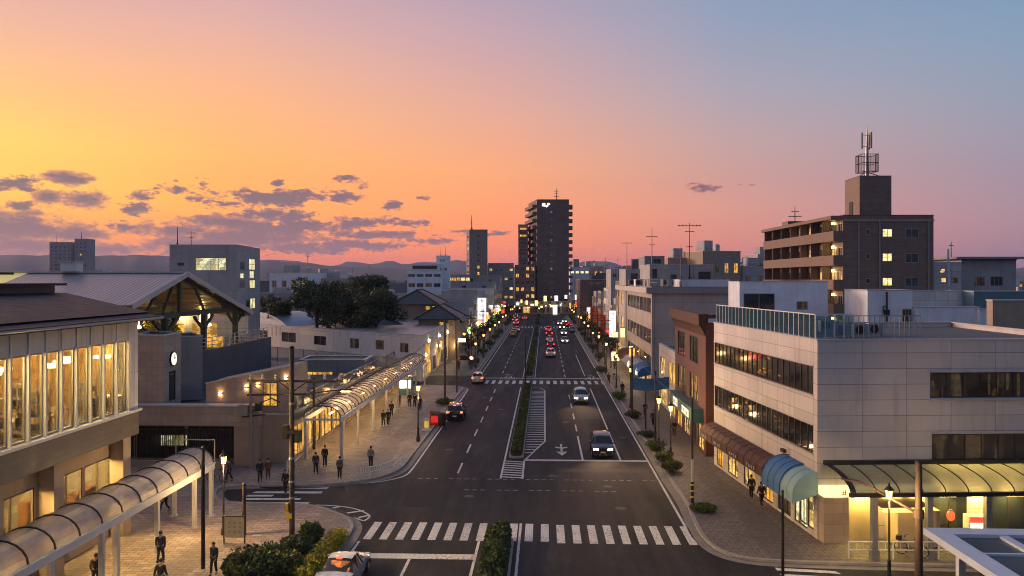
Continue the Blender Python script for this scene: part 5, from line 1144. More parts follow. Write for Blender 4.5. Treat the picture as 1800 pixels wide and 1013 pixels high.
rh = block('roof_house', 'grey roof house with a dark opening on the white office roof', 1142, 1254, 466, 118, 9, M_['grey_wall'], [(1227, 477, 1250, 497, 'dark', 1), (1146, 472, 1156, 492, 'dark', 1), (1178, 482, 1190, 497, 'blue', 1)], par=.2, z0=14.05)
block('sign_roof_block', 'small dark lettered rooftop block standing behind the roof house', 1133, 1168, 451, 150, 7, M_['mid_grey_wall'], [(1148, 455, 1162, 464, 'dark', 2)], par=.2)
block('far_roof_hut', 'low rooftop hut with a pale door before the television masts', 1100, 1142, 474, 132, 8, M_['grey_wall'], [(1108, 480, 1122, 492, 'dark', 1)], par=.15, z0=14.05)
q = pt(1212, 117); mast('tallest television mast with a wide upper boom on the grey roof house', q.x, q.y, 14.1, zat(392, 117), ((.955, 1.75, 7), (.86, .7, 3), (.62, .5, 2)), .09)
q = pt(1146, 140); mast('television mast with two short booms left of the tallest one', q.x, q.y, 13.8, zat(402, 140), ((.86, 1.0, 5), (.72, .5, 3)), .09)
q = pt(1102, 146); mast('television mast topped by one flat boom near the street', q.x, q.y, 13.8, zat(426, 146), ((.98, .95, 5),), .08)
q = pt(1197, 112); mast('plain thin pole between the roof house aerials', q.x, q.y, 14.1, zat(430, 112), (), .06)
q = pt(1086, 150); mast('small aerial with stacked rods above the narrow pink building', q.x, q.y, 14.5, zat(453, 150), ((.9, .5, 3), (.6, .6, 3), (.35, .4, 2)), .06)
q = pt(1064, 200); mast('thin distant aerial above the far street roofs', q.x, q.y, 13, zat(453, 200), ((.95, .3, 2),), .09)
for k, (u, D) in enumerate(((1112, 128), (1122, 122), (1168, 113), (1180, 112))): p = pt(u, D, 14.05); aircon(['air conditioner on the white office roof nearest the street', 'second air conditioner from the street on the white office roof', 'air conditioner before the grey roof house door', 'air conditioner at the pale pipe of the roof house'][k], p, .4 * k, 1.5)
rl = thing('roof_edge_rail', 'thin rail along the roof edge of the white four storey office', 'railing', (15, 130, 14.05))
g = MB()
for k in range(16): y = 106.6 + 3 * k; g.bar((15.0, y, 14.05), (15.0, y, 15.1), .05)
g.bar((15, 106.6, 15.1), (15, 151.6, 15.1), .05); g.bar((15, 106.6, 14.6), (15, 151.6, 14.6), .04); obj('rail', g, M_['grey_metal'], rl)
# ================================================================= far street, towers, distant roofs
def shop_row(side, y, w, h, wall, label, floors, kinds, awn=None, group=None, setback=0., lit='shop', roof=None):
    x = (14.3 + setback) if side > 0 else (-17.4 - setback)
    b = Bld('street_building', label, 'shop building', rect(x, x + 14, y, y + w - .25) if side > 0 else rect(x - 14, x, y, y + w - .25), h, wall, roofm=roof or M_['flat_roof'], par=.35, fr=.08, group=group)
    i = 3 if side > 0 else 1
    fh = (h - 3.6) / floors
    for k in range(floors): b.row(i, 3.9 + fh * k + .5, 3.9 + fh * k + min(2.3, fh * .75), max(2, round(w / 3.4)), 2.2, kinds)
    b.row(i, .3, 2.8, max(2, round(w / 4)), 3.2, lit if isinstance(lit, list) else [lit, 'gold', 'shop'], nm=2)
    if h > 9: b.row(0, h - 2.6, h - 1.2, 2, 1.4, ['dark', 'dim', 'dark'])
    b.build()
    if awn: awning(b, i, .4, w - .7, 2.7, 3.6, 1.3, awn, .35, ribs=2)
    return b
A_ = M_
R_ = [(152.3, 9, 14.6, A_['brown_tile'], 'narrow brown four storey building next after the white office', 3, ['dark', 'dim', 'lit']), (161.5, 10, 11.0, A_['grey_wall'], 'grey three storey shop behind the white blade sign on the east side', 2, ['dark', 'dim', 'lit']),
 (171.7, 9, 9.4, A_['pink_wall'], 'pinkish low shop in the middle of the eastern row', 2, ['dark', 'dim']), (181, 12, 13.0, A_['white_wall'], 'white four storey shop halfway down the eastern row', 3, ['dark', 'dim', 'lit']),
 (193.4, 9, 9.8, A_['tan_wall'], 'tan three storey shop with lit ground floor in the eastern row', 2, ['lit', 'dim', 'dark']), (202.8, 11, 12.0, A_['grey_wall'], 'tall grey shop by the red banners on the east side', 3, ['dark', 'dim']),
 (214, 10, 8.6, A_['cream_panel'], 'low cream shop past the red banners', 1, ['lit', 'dim']), (224.3, 12, 11.6, A_['pink_wall'], 'pinkish three storey shop near the far eastern crossing', 2, ['dim', 'dark', 'lit']),
 (236.6, 10, 10.0, A_['white_wall'], 'white shop at the far eastern crossing corner', 2, ['dim', 'lit']), (260, 14, 12.4, A_['grey_wall'], 'grey block just beyond the far eastern crossing', 3, ['dim', 'lit', 'dark']),
 (274.5, 13, 10.4, A_['pink_wall'], 'pinkish block second beyond the far eastern crossing', 2, ['dim', 'lit']), (288, 16, 13.0, A_['white_wall'], 'white block with a bright blade sign at the street end', 3, ['dim', 'lit', 'dark']), (304.5, 24, 9.5, A_['tan_wall'], 'tan low block closing the eastern row', 2, ['dim', 'lit'])]
for k, (y, w, h, m, lb_, fl_, kd) in enumerate(R_): shop_row(1, y, w, h, m, lb_, fl_, kd, [None, M_['brown_fabric'], M_['pale_fabric'], None, M_['navy_fabric']][k % 5], setback=[0, .5, .2, 0, .4][k % 5])
L_ = [(183.5, 11, 8.2, A_['cream_panel'], 'cream low shop between the tiled shop house and the sign block', 1, ['lit', 'dim']), (195, 11.6, 9.5, A_['grey_wall'], 'grey shop just before the three storey sign block', 2, ['dim', 'lit']),
 (233, 13, 10.6, A_['pink_wall'], 'pinkish shop just after the three storey sign block', 2, ['lit', 'dim', 'gold']), (261, 13, 12.2, A_['white_wall'], 'white shop past the far western crossing', 3, ['dim', 'lit', 'gold']), (274.3, 14, 14.2, A_['grey_wall'], 'grey tall shop second past the far western crossing', 3, ['lit', 'dim', 'dark']),
 (288.6, 15, 11.0, A_['tan_wall'], 'tan shop with many lit windows near the western street end', 2, ['lit', 'gold']), (304, 24, 16.5, A_['mid_grey_wall'], 'dark grey block with rows of lit rooms ending the western row', 4, ['lit', 'dim', 'gold', 'dark'])]
for k, (y, w, h, m, lb_, fl_, kd) in enumerate(L_): shop_row(-1, y, w, h, m, lb_, fl_, kd, [M_['pale_fabric'], None, M_['brown_fabric']][k % 3])
# end of the street, seen across the far junction
def endblk(name, label, u0, u1, vtop, D, dep_, wall, rows=(), cat='building', **k):
    b = Bld(name, label, cat, quadw(pt(u0, D), pt(u1, D), dep_), zat(vtop, D), wall, par=k.pop('par', .5), fr=.1, **k)
    for (z0, z1, n, w, kd) in rows: b.row(0, z0, z1, n, w, kd)
    return b
e = endblk('end_shop', 'low lit shops closing the street at the far junction, under the tower', 905, 1000, 531, 350, 10, A_['tan_wall'], [(.4, 3.2, 7, 2.8, ['gold', 'dim', 'dark', 'dark', 'lit']), (4.3, 5.6, 7, 1.6, ['dim', 'dark', 'lit'])]); e.build()
e = endblk('end_shop', 'low lit shop closing the street at the far junction, east of the tower', 1001, 1055, 520, 352, 10, A_['pink_wall'], [(.4, 3.2, 4, 2.2, ['gold', 'dim', 'dark']), (4.3, 6, 4, 1.6, ['lit', 'dim'])]); e.build()
e = endblk('end_shop', 'low lit shop closing the street at the far junction, west of the tower', 850, 904, 524, 352, 10, A_['grey_wall'], [(.4, 3.2, 4, 2.2, ['gold', 'dim', 'dark']), (4.3, 6, 4, 1.6, ['lit', 'dim'])]); e.build()
for k in range(16):
    x_ = -16 + 2.1 * k + random.uniform(-.5, .5); z_ = random.uniform(2.2, 8); blade_sign('small lit box sign at the far junction under the dark tower', x_, 347 + random.uniform(-2, 1), z_, z_ + random.uniform(.7, 2.4), random.uniform(.6, 1.5), .3, m=random.choice((SIGN_CREAM, SIGN_ORANGE, SIGN_CREAM, SIGN_WHITE, SIGN_RDBOX)), group='lit box signs at the far junction')
# main dark tower
DT = 365
tw = Bld('apartment_tower', 'dark tall apartment tower with stacked side balconies and a glowing white emblem', 'tower', [tuple(pt(944, DT)[:2]), tuple(pt(1000, DT)[:2]), tuple(pt(1000, DT + 26)[:2]), tuple(pt(929, DT + 22)[:2])], zat(351, DT), A_['tower_wall'], par=.8, fr=.1, cope=A_['tower_wall'])
HT = zat(351, DT)
for k in range(13):
    z = HT - 6.2 - 3.25 * k
    for u, kd in ((958, 'dark'), (969, 'dim' if k % 4 else 'curt'), (974, 'dark')): s_ = tw.fu(0, u)[0]; tw.w(0, s_ - .5, s_ + .5, z, z + 1.1, kd, 1)
LT = tw.F[3][3]
for k in range(15):
    z = HT - 3.4 - 3.25 * k
    if z > 2:
        for q in range(3): u = LT * (q + .5) / 3; tw.w(3, u - 2, u + 2, z + .15, z + 2.2, random.choice(['dark', 'dark', 'dim', 'lit' if k > 9 else 'dark']), 2)
tw.build()
BT = mat('balcony_terracotta', (.20, .11, .085), .75, .12, 1.)
for k in range(15):
    z = HT - 3.4 - 3.25 * k
    if z < 2: break
    tw.fb(3, 'balcony', BT, lambda g: (g.box(.2, LT - 1.6, -1.9, -.02, z - .2, z), g.box(.2, LT - 1.6, -1.9, -1.75, z, z + 1.25), g.box(LT - 1.75, LT - 1.6, -1.748, -.02, z, z + 1.25)))
    tw.fb(1, 'balcony', BT, lambda g: (g.box(.8, 12, -1.7, -.02, z - .2, z + 1.1)))
def f(g):
    for (a, b, c, d_) in ((953, 362.5, 954.6, 358), (955.5, 363, 957, 357.5), (954.5, 358, 958.5, 359.3), (957.5, 360.5, 959, 363), (960, 361.5, 961, 364.5), (961.5, 360, 963.2, 363), (962.5, 357.5, 964.3, 361), (964.5, 358.5, 966.8, 360)): u0, u1 = tw.fu(0, a)[0], tw.fu(0, c)[0]; g.box(u0, u1, -.2, -.03, zat(max(b, d_), DT), zat(min(b, d_), DT))
tw.fb(0, 'emblem', glow('emblem_white', (1., .98, .95), 3.), f)
q = pt(978, DT + 6); mast('tall slim aerial with short rungs on the dark apartment tower', q.x, q.y, HT - .8, zat(328, DT), ((.78, 1.1, 3), (.6, .9, 3), (.42, 1.2, 3)), .22)
# stepped lower wing
wg = Bld('tower_wing', 'stepped terracotta balcony wing on the west side of the dark tower', 'apartment building', [tuple(pt(911, DT + 8)[:2]), tuple(pt(928, DT + 8)[:2]), tuple(pt(928, DT + 40)[:2]), tuple(pt(911, DT + 40)[:2])], zat(395, DT + 8), A_['tan_wall'], par=.5, fr=.1)
for k in range(11):
    z = zat(395, DT + 8) - 3.6 - 3.25 * k
    if z > 2: wg.row(0, z + .2, z + 2.2, 1, 3.2, ['dark', 'dim', 'dark', 'lit'])
wg.build()
for k in range(12):
    z = zat(395, DT + 8) - 3.6 - 3.25 * k
    if z < 1: break
    wg.fb(0, 'balcony', BT, lambda g: g.box(.1, 4.2, -1.4, -.02, z - .2, z + 1.15))
e = Bld('tower_podium', 'lower terracotta podium block stepping down west of the dark tower', 'apartment building', quadw(pt(905, DT - 4), pt(941, DT - 4), 11), zat(466, DT - 4), BT, par=.4, fr=.1)
for k in range(6): e.row(0, 3.6 + 3.1 * k, 5.4 + 3.1 * k, 4, 1.5, ['dark', 'dim', 'lit', 'dark', 'gold'])
e.row(0, .4, 2.9, 3, 2.4, ['gold', 'shop']); e.build()
# slender grey tower
D = 330
gt = Bld('slender_tower', 'slender grey tower with a thin spire left of the dark apartment tower', 'tower', [tuple(pt(825, D)[:2]), tuple(pt(857, D)[:2]), tuple(pt(857, D + 9)[:2]), tuple(pt(820, D + 9)[:2])], zat(404, D), A_['tower_grey'], par=.5, fr=.1)
for k in range(8): z = zat(412 + 11 * k, D); s_ = gt.fu(0, 841)[0]; gt.w(0, s_ - .5, s_ + .5, z - 1.4, z, 'dark' if k < 5 else 'lit', 1)
for k in range(8): gt.row(3, zat(418 + 10.5 * k, D), zat(413 + 10.5 * k, D), 1, 5, ['dim', 'lit', 'dark'])
gt.build()
q = pt(829, D + 4); mast('thin spire aerial standing on the slender grey tower', q.x, q.y, zat(404, D) - .5, zat(377, D), ((.2, .5, 2), (.5, .3, 2)), .26)
e = endblk('office_building', 'grey office with rows of small lit windows right of the slender tower', 858, 903, 463, 338, 12, A_['mid_grey_wall'], [(zat(477, 338), zat(472, 338), 5, 1.4, ['lit', 'dim', 'gold']), (zat(493, 338), zat(488, 338), 5, 1.4, ['lit', 'gold', 'dark']), (zat(510, 338), zat(505, 338), 5, 1.4, ['bright', 'gold', 'dim']), (zat(525, 338), zat(520, 338), 5, 1.4, ['lit', 'gold', 'dim'])]); e.build()
e = endblk('low_office', 'low building with bright yellow window strip before the slender tower', 786, 826, 483, 300, 10, A_['mid_grey_wall'], [(zat(494, 300), zat(488, 300), 5, 1.6, ['bright', 'bright', 'gold'])]); e.build()
# blue grey stepped office
e = endblk('stepped_office', 'blue grey stepped office with dark window bands and a lettered lift tower', 716, 776, 476, 262, 10, A_['blue_white_wall'], [(zat(487, 262), zat(482, 262), 4, 2.3, ['dark', 'dim', 'dark']), (zat(505, 262), zat(498, 262), 4, 2.2, ['dark', 'dim'])]); e.build()
e.fb(0, 'upper_storey', A_['blue_white_wall'], lambda g: g.box(1.2, e.F[0][3] - 1, 1, 9, zat(476, 262) + .1, zat(464, 262)))
e.fb(0, 'upper_window', P_['dark'], lambda g: g.box(1.6, e.F[0][3] - 1.5, .93, 1.0, zat(473, 262), zat(467, 262)))
e = endblk('lift_tower', 'small blue white lift tower with a dark mark beside the stepped office', 767, 789, 450, 268, 7, A_['blue_white_wall'], [(zat(476, 268), zat(471, 268), 2, .8, 'dark')]); e.build()
e.fb(0, 'roof_mark', SIGN_DARK, lambda g: [strokes(g, 1.5 + 1.0 * k, zat(458, 268), .9, 1.0, 300 + k, y=-.04) for k in range(2)])
q = pt(775, 270); mast('thin aerial on the blue white lift tower', q.x, q.y, zat(451, 268), zat(434, 268), (), .09); q = pt(783, 270); mast('second thinner aerial near the lift tower edge', q.x, q.y, zat(451, 268), zat(432, 268), (), .07)
# twin grey towers near the horizon
for k, (u0, u1, v, lab) in enumerate(((87, 125, 426, 'broad dark tower block far off before the hills'), (131, 153, 420, 'narrow dark tower block with an aerial beside the broad one'))):
    e = endblk('distant_tower', lab, u0, u1, v, 720, 14, A_['mid_grey_wall'])
    for q in range(7): z = zat(v + 7 + 6.4 * q, 720); e.row(0, z - 1.6, z, 5 if k == 0 else 3, 1.7, ['dark', 'dark', 'dim', 'lit' if q % 3 == 0 else 'dark'])
    e.build()
q = pt(143, 725); mast('slim aerial on the narrow distant tower block', q.x, q.y, zat(420, 720) - 1, zat(407, 720), (), .35, fan=False)
q = pt(99, 725); mast('very thin aerial on the broad distant tower block', q.x, q.y, zat(426, 720) - 1, zat(413, 720), (), .2, fan=False)
# distant town: one small house kept as source, every other one a copy with its own place
PAL = [A_['grey_wall'], A_['mid_grey_wall'], A_['cream_panel'], A_['tan_wall'], A_['blue_white_wall'], A_['pink_wall']]
def proto_house(kind):
    w, d_, h = [(9, 8, 6.2), (13, 10, 9.5), (16, 11, 7.5)][kind]
    b = Bld('distant_house', ['small pitched roof house among the distant roofs toward the hills', 'plain flat roofed block among the distant roofs toward the hills', 'long low flat roofed building among the distant roofs toward the hills'][kind], 'house', rect(-w / 2, w / 2, -d_ / 2, d_ / 2), h, PAL[0], par=.3 if kind else 0, fr=.12, group=['pitched roof houses before the hills', 'flat roofed blocks before the hills', 'long low buildings before the hills'][kind])
    for z in [(1, 2.4), (3.8, 5.2), (6.8, 8.2)][: 2 if kind != 1 else 3]: b.row(0, z[0], z[1], 3 + kind, 1.5, ['dark', 'dim', 'dark', 'gold', 'lit', 'dim'])
    b.build()
    if kind == 0:
        def f(g): g.add([(-.6, -.7, h + .1), (w + .6, -.7, h + .1), (w + .6, d_ + .7, h + .1), (-.6, d_ + .7, h + .1), (-.6, d_ / 2, h + 2.4), (w + .6, d_ / 2, h + 2.4)], [(0, 1, 5, 4), (2, 3, 4, 5), (1, 2, 5), (3, 0, 4), (0, 3, 2, 1)], [[(0, 0), (w, 0), (w, 5), (0, 5)]] * 2 + [[(0, 0), (d_, 0), (4, 2)]] * 2 + [[(0, 0)] * 4])
        b.fb(0, 'pitched_roof', A_['tile_roof'], f)
    else: b.fb(0, 'water_tank', A_['coping'], lambda g: g.lathe([(.8, h - .3), (.8, h + .9), (.2, h + 1.1)], 10, (w * .7, d_ * .6, 0))); b.fb(0, 'roof_hut', A_['grey_wall'], lambda g: (g.box(w * .2, w * .42, d_ * .3, d_ * .7, h - .3, h + 1.4)))
    return b.r
rng = random.Random(5)
protos = [proto_house(k) for k in range(3)]; used = [0, 0, 0]
def put_house(u, D, zscale=1.):
    k = rng.choice([0, 1, 2, 1]); r = protos[k] if not used[k] else copy_tree(protos[k]); used[k] = 1
    p = pt(u, D); r.location = (p.x, p.y, -.2); r.rotation_euler = (0, 0, rng.uniform(-.4, .4)); s_ = rng.uniform(.9, 1.25); r.scale = (s_ * rng.uniform(.9, 1.3), s_, s_ * zscale)
    m = rng.choice(PAL); recolor(r, {'wall'}, m)
for D0, us in ((270, list(range(470, 720, 30)) + list(range(1095, 1350, 26))), (390, list(range(455, 720, 24)) + list(range(1080, 1350, 24))), (530, list(range(455, 830, 26)) + list(range(1015, 1350, 24)) + list(range(1660, 1800, 24))), (190, range(600, 720, 30)), (240, list(range(450, 720, 24))), (330, list(range(20, 830, 40)) + list(range(1090, 1360, 30))), (440, list(range(0, 900, 36)) + list(range(1010, 1360, 32)) + list(range(1640, 1800, 40))), (620, list(range(0, 900, 34)) + list(range(1010, 1370, 30)) + list(range(1650, 1800, 40))), (850, list(range(10, 420, 32)) + list(range(460, 900, 34)) + list(range(1010, 1360, 34)))):
    for u in us:
        if 280 < u < 470 and D0 < 400: continue
        D = D0 * rng.uniform(.92, 1.12); uu = u + rng.uniform(-8, 8); p = pt(uu, D)
        if -34 < p.x < 32 and p.y < 415: continue
        put_house(uu, D, rng.uniform(.9, 1.0) if D0 < 250 else rng.uniform(1.0, 1.6) if u < 900 else rng.uniform(1.2, 2.5))
for k in range(3):
    if not used[k]: protos[k].location = (60, 500, 0)
e = endblk('far_block', 'pale far block with two bright windows right of the dark tower', 1002, 1036, 470, 420, 12, A_['blue_white_wall'], [(zat(481, 420), zat(476.5, 420), 4, 1.8, ['bright', 'bright', 'dark'])]); e.build()
e = endblk('far_block', 'small dark lift block rising behind the pale far block', 1008, 1018, 456, 430, 8, A_['mid_grey_wall']); e.build()
e = endblk('far_block', 'dark brown long block above the eastern street roofs', 1020, 1082, 492, 240, 14, A_['tower_wall'], [(zat(500, 240), zat(496, 240), 5, 1.6, ['dark', 'dim'])]); e.build()
e = endblk('far_block', 'grey block with a pale edge before the far aerial', 1074, 1100, 474, 175, 9, A_['grey_wall'], [(zat(488, 175), zat(481, 175), 2, .9, ['dark'])]); e.build()
for (u, D, v, lab) in ((541, 420, 447, 'thin dark lattice mast rising beyond the trees'), (619, 500, 470, 'dark stub mast beyond the trees by the lit roof'), (648, 460, 466, 'reddish stub mast beyond the trees'), (1044, 420, 455, 'thin dark pole over the far eastern roofs'), (1672, 300, 425, 'thin street lamp arm above the eastern houses')):
    q = pt(u, D); mast(lab, q.x, q.y, 0, zat(v, D), ((.95, .8, 2),), .28, fan=False)
am = mast('thin television aerial among the distant roofs', 0, 0, 0, 6, ((.92, .9, 4), (.7, .5, 3)), .07, group='aerials over the distant roofs', fan=False)
for k in range(34):
    q = am if k == 0 else copy_tree(am); u = rng.choice((rng.uniform(460, 820), rng.uniform(1010, 1345), rng.uniform(1010, 1345), rng.uniform(20, 290))); D = rng.uniform(240, 420); q.location = pt(u, D, rng.uniform(9, 13)); q.rotation_euler = (0, 0, rng.uniform(0, PI)); s_ = rng.uniform(.8, 1.5); q.scale = (s_, s_, s_)
# trees
def crown(mb, blobs, n, size, rr):
    tot = sum(b[1] * b[2] for b in blobs)
    for (c, rx, rz) in blobs:
        for _ in range(int(n * rx * rz / tot)):
            d_ = Vector((rr.gauss(0, 1), rr.gauss(0, 1), rr.gauss(0, 1))).normalized(); q = rr.uniform(.45, 1.0) ** .6 * (1 + .22 * noise.noise(d_ * 2.3 + Vector(c) * .7))
            p = Vector(c) + Vector((d_.x * rx, d_.y * rx, d_.z * rz)) * q
            a = Vector((rr.gauss(0, 1), rr.gauss(0, 1), rr.gauss(0, .7))).normalized(); b = a.cross(d_ + Vector((rr.uniform(-.6, .6),) * 3))
            if b.length < .01: continue
            b.normalize(); s_ = size * rr.uniform(.55, 1.25)
            mb.add([p - a * s_, p - b * s_ * .45, p + a * s_, p + b * s_ * .45], [(0, 1, 2, 3)])
def tree(label, x, y, ztop, R, n=2600, size=.34, seed=1, m=None, trunk=None, name='broadleaf_tree', group=None, z0=.0):
    rr = random.Random(seed); t_ = thing(name, label, 'tree', (x, y, z0), 0, group); zc = ztop - R * .75; th = trunk or zc - R * .2
    g = MB(); zc = ztop - R * .72; g.tube([(x, y, z0 - .1), (x + .1 * R * .3, y, z0 + (th - z0) * .5), (x, y, th)], [R * .085, R * .06, R * .045], 8)
    blobs = [((x, y, zc), R * .62, R * .5)]
    for k in range(14):
        a = k * 2.4; q = rr.uniform(.42, .74) * R; zz = zc + rr.uniform(-.78, .42) * R; c = (x + math.cos(a) * q, y + math.sin(a) * q, zz); blobs.append((c, R * rr.uniform(.30, .46), R * rr.uniform(.24, .38)))
        g.tube([(x, y, z0 + (th - z0) * rr.uniform(.7, 1)), ((x + c[0]) / 2, (y + c[1]) / 2, (th + zz) / 2), c], [R * .035, R * .022, R * .008], 5)
    obj('trunk', g, M_['bark'], t_)
    g = MB(); crown(g, blobs, n, size, rr); obj('crown', g, m or M_['leaf_dark'], t_)
    return t_
for (u, D, v, R, lab, sd_) in ((556, 138, 483, 5.3, 'broad dark tree at the west end of the clump behind the long white building', 1), (640, 162, 480, 5.0, 'tall dark tree at the back of the clump between the two broad ones', 2), (660, 144, 504, 5.3, 'broad dark rounded tree nearest the tiled houses', 3), (602, 150, 497, 5.0, 'dark tree filling the middle of the clump behind the long white building', 4), (476, 150, 514, 3.2, 'small dark tree beside the grey office block', 5), (492, 146, 524, 2.3, 'small lighter tree next to the small dark one by the office block', 6)):
    p = pt(u, D); tree(lab, p.x, p.y, zat(v, D), R, 5200 if R > 4 else 1600, .34, sd_, M_['leaf_mid'] if sd_ == 6 else M_['leaf_dark'])
p = pt(286, 90); tree('green tree with lamp light painted into its leaves inside the gabled hall', p.x, p.y, zat(548, 90), 2.4, 1300, .2, 9, M_['leaf_lamplit'], z0=7.9)
p = pt(262, 93); tree('second darker green tree inside the gabled hall beside the bright one', p.x, p.y, zat(556, 93), 1.9, 900, .2, 10, M_['leaf_mid'], z0=7.9)
# ================================================================= street furniture and planting
def lantern(label, x, y, h=4.95, group=None, es=95., z0=H):
    r = thing('street_lamp', label, 'street lamp', (x, y, z0), 0, group)
    g = MB(); g.lathe([(.16, 0), (.16, .25), (.10, .45), (.085, 1.1), (.10, 1.15), (.065, 1.2), (.05, h - .95), (.075, h - .92), (.05, h - .86), (.12, h - .8)], 8); obj('pole', g, M_['dark_metal'], r, local=True, sharp=40)
    g = MB(); g.lathe([(.12, h - .79), (.19, h - .38)], 6); ln = obj('lantern_glass', g, glow('lantern_glass', (1., .52, .12), 6.), r, local=True)
    g = MB()
    for k in range(6): a = k * PI / 3; g.bar((.125 * math.cos(a), .125 * math.sin(a), h - .8), (.2 * math.cos(a), .2 * math.sin(a), h - .37), .022)
    g.lathe([(.25, h - .375), (.23, h - .33), (.10, h - .20), (.05, h - .17), (.05, h - .08), (.015, h)], 6); obj('lantern_cap', g, M_['dark_metal'], r, local=True)
    return r
def plight(x, y, z, e, col=(1., .62, .25), rad=.2, par=None):
    l = bpy.data.lights.new('lamp_light', 'POINT'); l.energy = e; l.color = col; l.shadow_soft_size = rad
    o = bpy.data.objects.new('lamp_light', l); COL.objects.link(o); o.location = (x, y, z) if not par else Vector((x, y, z)) - wloc(par)
    if par: o.parent = par
    return o
def at_base(u, v): p = G(u, v, H); return p.x, p.y
lam = lantern('lit black lantern lamp standing on the near plaza before the concourse', *at_base(393, 940)); proto_lamp = lam
LA = [(1563, None, 39, 'lit lantern lamp in front of the yellow lit corner shop'), (1158, 793, 0, 'lit lantern lamp beside the kerb shrubs across from the green sign'), (1179, 812, 0, 'lit lantern lamp just before the brick shop, next to the shrubs'), (735, 776, 0, 'lantern lamp on the arcade pavement with a striped foot')]
lamps = [(lam.location.x, lam.location.y)]
def lamp_copy(x, y, lab, grp=None, s_=1.):
    q = copy_tree(proto_lamp); q.location = (x, y, H); q['label'] = lab; s_ *= random.uniform(.9, 1.08) if grp else 1; q.scale = (s_, s_, s_)
    if grp: q['group'] = grp
    lamps.append((x, y)); return q
for (u, v, D, lab) in LA:
    x, y = at_base(u, v) if v else pt(u, D)[:2]; lamp_copy(x, y, lab, None, 1.12 if u == 735 else 1.)
for k in range(11):
    y = 128 + 17.5 * k
    if 243 < y < 262: continue
    lamp_copy(9.9, y, 'lantern lamp in the receding row along the eastern kerb', 'lantern lamps along the far eastern kerb'); lamp_copy(-11.6, y + 6, 'lantern lamp in the receding row along the western kerb', 'lantern lamps along the far western kerb')
for (x, y) in ((10.0, 93), (9.9, 110)): lamp_copy(x, y, ['', 'lantern lamp by the blue flag opposite the white office', 'lantern lamp at the near corner of the white office kerb'][1 if y < 100 else 2])
# poles
def pole(label, x, y, h, r=.11, m=None, bands=False, name='utility_pole', cat='utility pole', top=True, group=None):
    o = thing(name, label, cat, (x, y, H), 0, group)
    g = MB(); g.tube([(0, 0, 0), (0, 0, h * .5), (0, 0, h)], [r, r * .92, r * .8], 10); obj('pole', g, m or M_['pole_brown'], o, local=True, sharp=40)
    if top: g = MB(); g.lathe([(r * .95, h - .02), (r * .95, h + .05), (r * .3, h + .12)], 10); obj('cap', g, M_['dark_metal'], o, local=True)
    if bands:
        g = MB()
        for k in range(4): g.lathe([(r + .012, .5 + .38 * k), (r + .012, .69 + .38 * k)], 10)
        obj('warning_band', g, M_['yellow_paint'], o, local=True); g = MB(); g.lathe([(r + .008, .02), (r + .008, 2.1)], 10); obj('pole_sleeve', g, M_['black'], o, local=True)
    return o
x, y = at_base(513, 940); up = pole('tall brown utility pole with crossarms rising in front of the concourse', x, y, 10.9, .17)
def loc(o, name, fn, m): g = MB(); fn(g); return obj(name, g, m, o, local=True)
loc(up, 'crossarm', lambda g: (g.bar((-2.7, .2, 8.95), (3.0, .1, 8.95), .12), g.bar((-.9, .17, 8.95), (0, .15, 8.3), .06), g.bar((.9, .12, 8.95), (0, .15, 8.3), .06)), M_['pole_brown'])
loc(up, 'insulator', lambda g: [g.lathe([(.05, 9.02), (.09, 9.1), (.05, 9.18), (.08, 9.25), (.03, 9.3)], 8, (xx, .15, 0)) for xx in (-2.5, -1.8, -1.0, 1.0, 1.9, 2.8)], M_['white_metal'])
loc(up, 'switch_box', lambda g: (g.box(-.5, -.2, -.2, .2, 5.6, 6.4), g.box(.2, .52, -.2, .25, 5.4, 6.1), g.box(-.28, .28, -.22, .22, 5.9, 6.1)), M_['dark_metal'])
loc(up, 'step_bolt', lambda g: [g.tube([(-.3 if k % 2 else .3, 0, 2.2 + .45 * k), (0, 0, 2.2 + .45 * k)], .018, 5) for k in range(16)], M_['grey_metal'])
loc(up, 'pole_sign', lambda g: (g.box(-.34, -.18, -.2, .05, 1.35, 1.85), g.box(-.3, .06, -.24, -.17, 1.0, 1.3)), M_['yellow_paint'])
loc(up, 'pole_band', lambda g: [g.lathe([(.18, z), (.18, z + .12)], 10) for z in (2.1, 3.05, 4.4, 7.6)], M_['grey_metal'])
x, y = at_base(441, 822); u2 = pole('grey concrete pole carrying a grey loudspeaker box and transformer arm', x, y, 6.9, .15, M_['pole_concrete'])
loc(u2, 'crossarm', lambda g: (g.bar((-.3, 0, 5.75), (4.6, -.5, 5.9), .14), g.bar((-.7, 0, 4.0), (1.2, 0, 4.2), .1), g.tube([(.2, 0, 4.4), (.7, 0, 5.1), (1.7, -.1, 5.5), (2.4, -.2, 5.2)], .05, 6)), M_['pole_brown'])
loc(u2, 'transformer_box', lambda g: (g.box(-.85, -.15, -.3, .3, 4.15, 5.0), g.box(-.95, -.85, -.25, .25, 4.2, 4.95)), M_['grey_metal'])
loc(u2, 'signal_bracket', lambda g: (g.box(.4, .85, -.2, .2, 4.5, 5.1), g.bar((.2, 0, 4.8), (.9, 0, 4.8), .07)), M_['dark_metal'])
x, y = at_base(552, 790); u3 = pole('dark pole with a lit cobra head lamp arm over the arcade canopy', x, y, 6.2, .14)
loc(u3, 'crossarm', lambda g: (g.bar((-1.6, 0, 5.85), (2.2, 0, 5.95), .12), g.bar((-.9, 0, 5.5), (1.2, 0, 3.6), .05)), M_['pole_brown'])
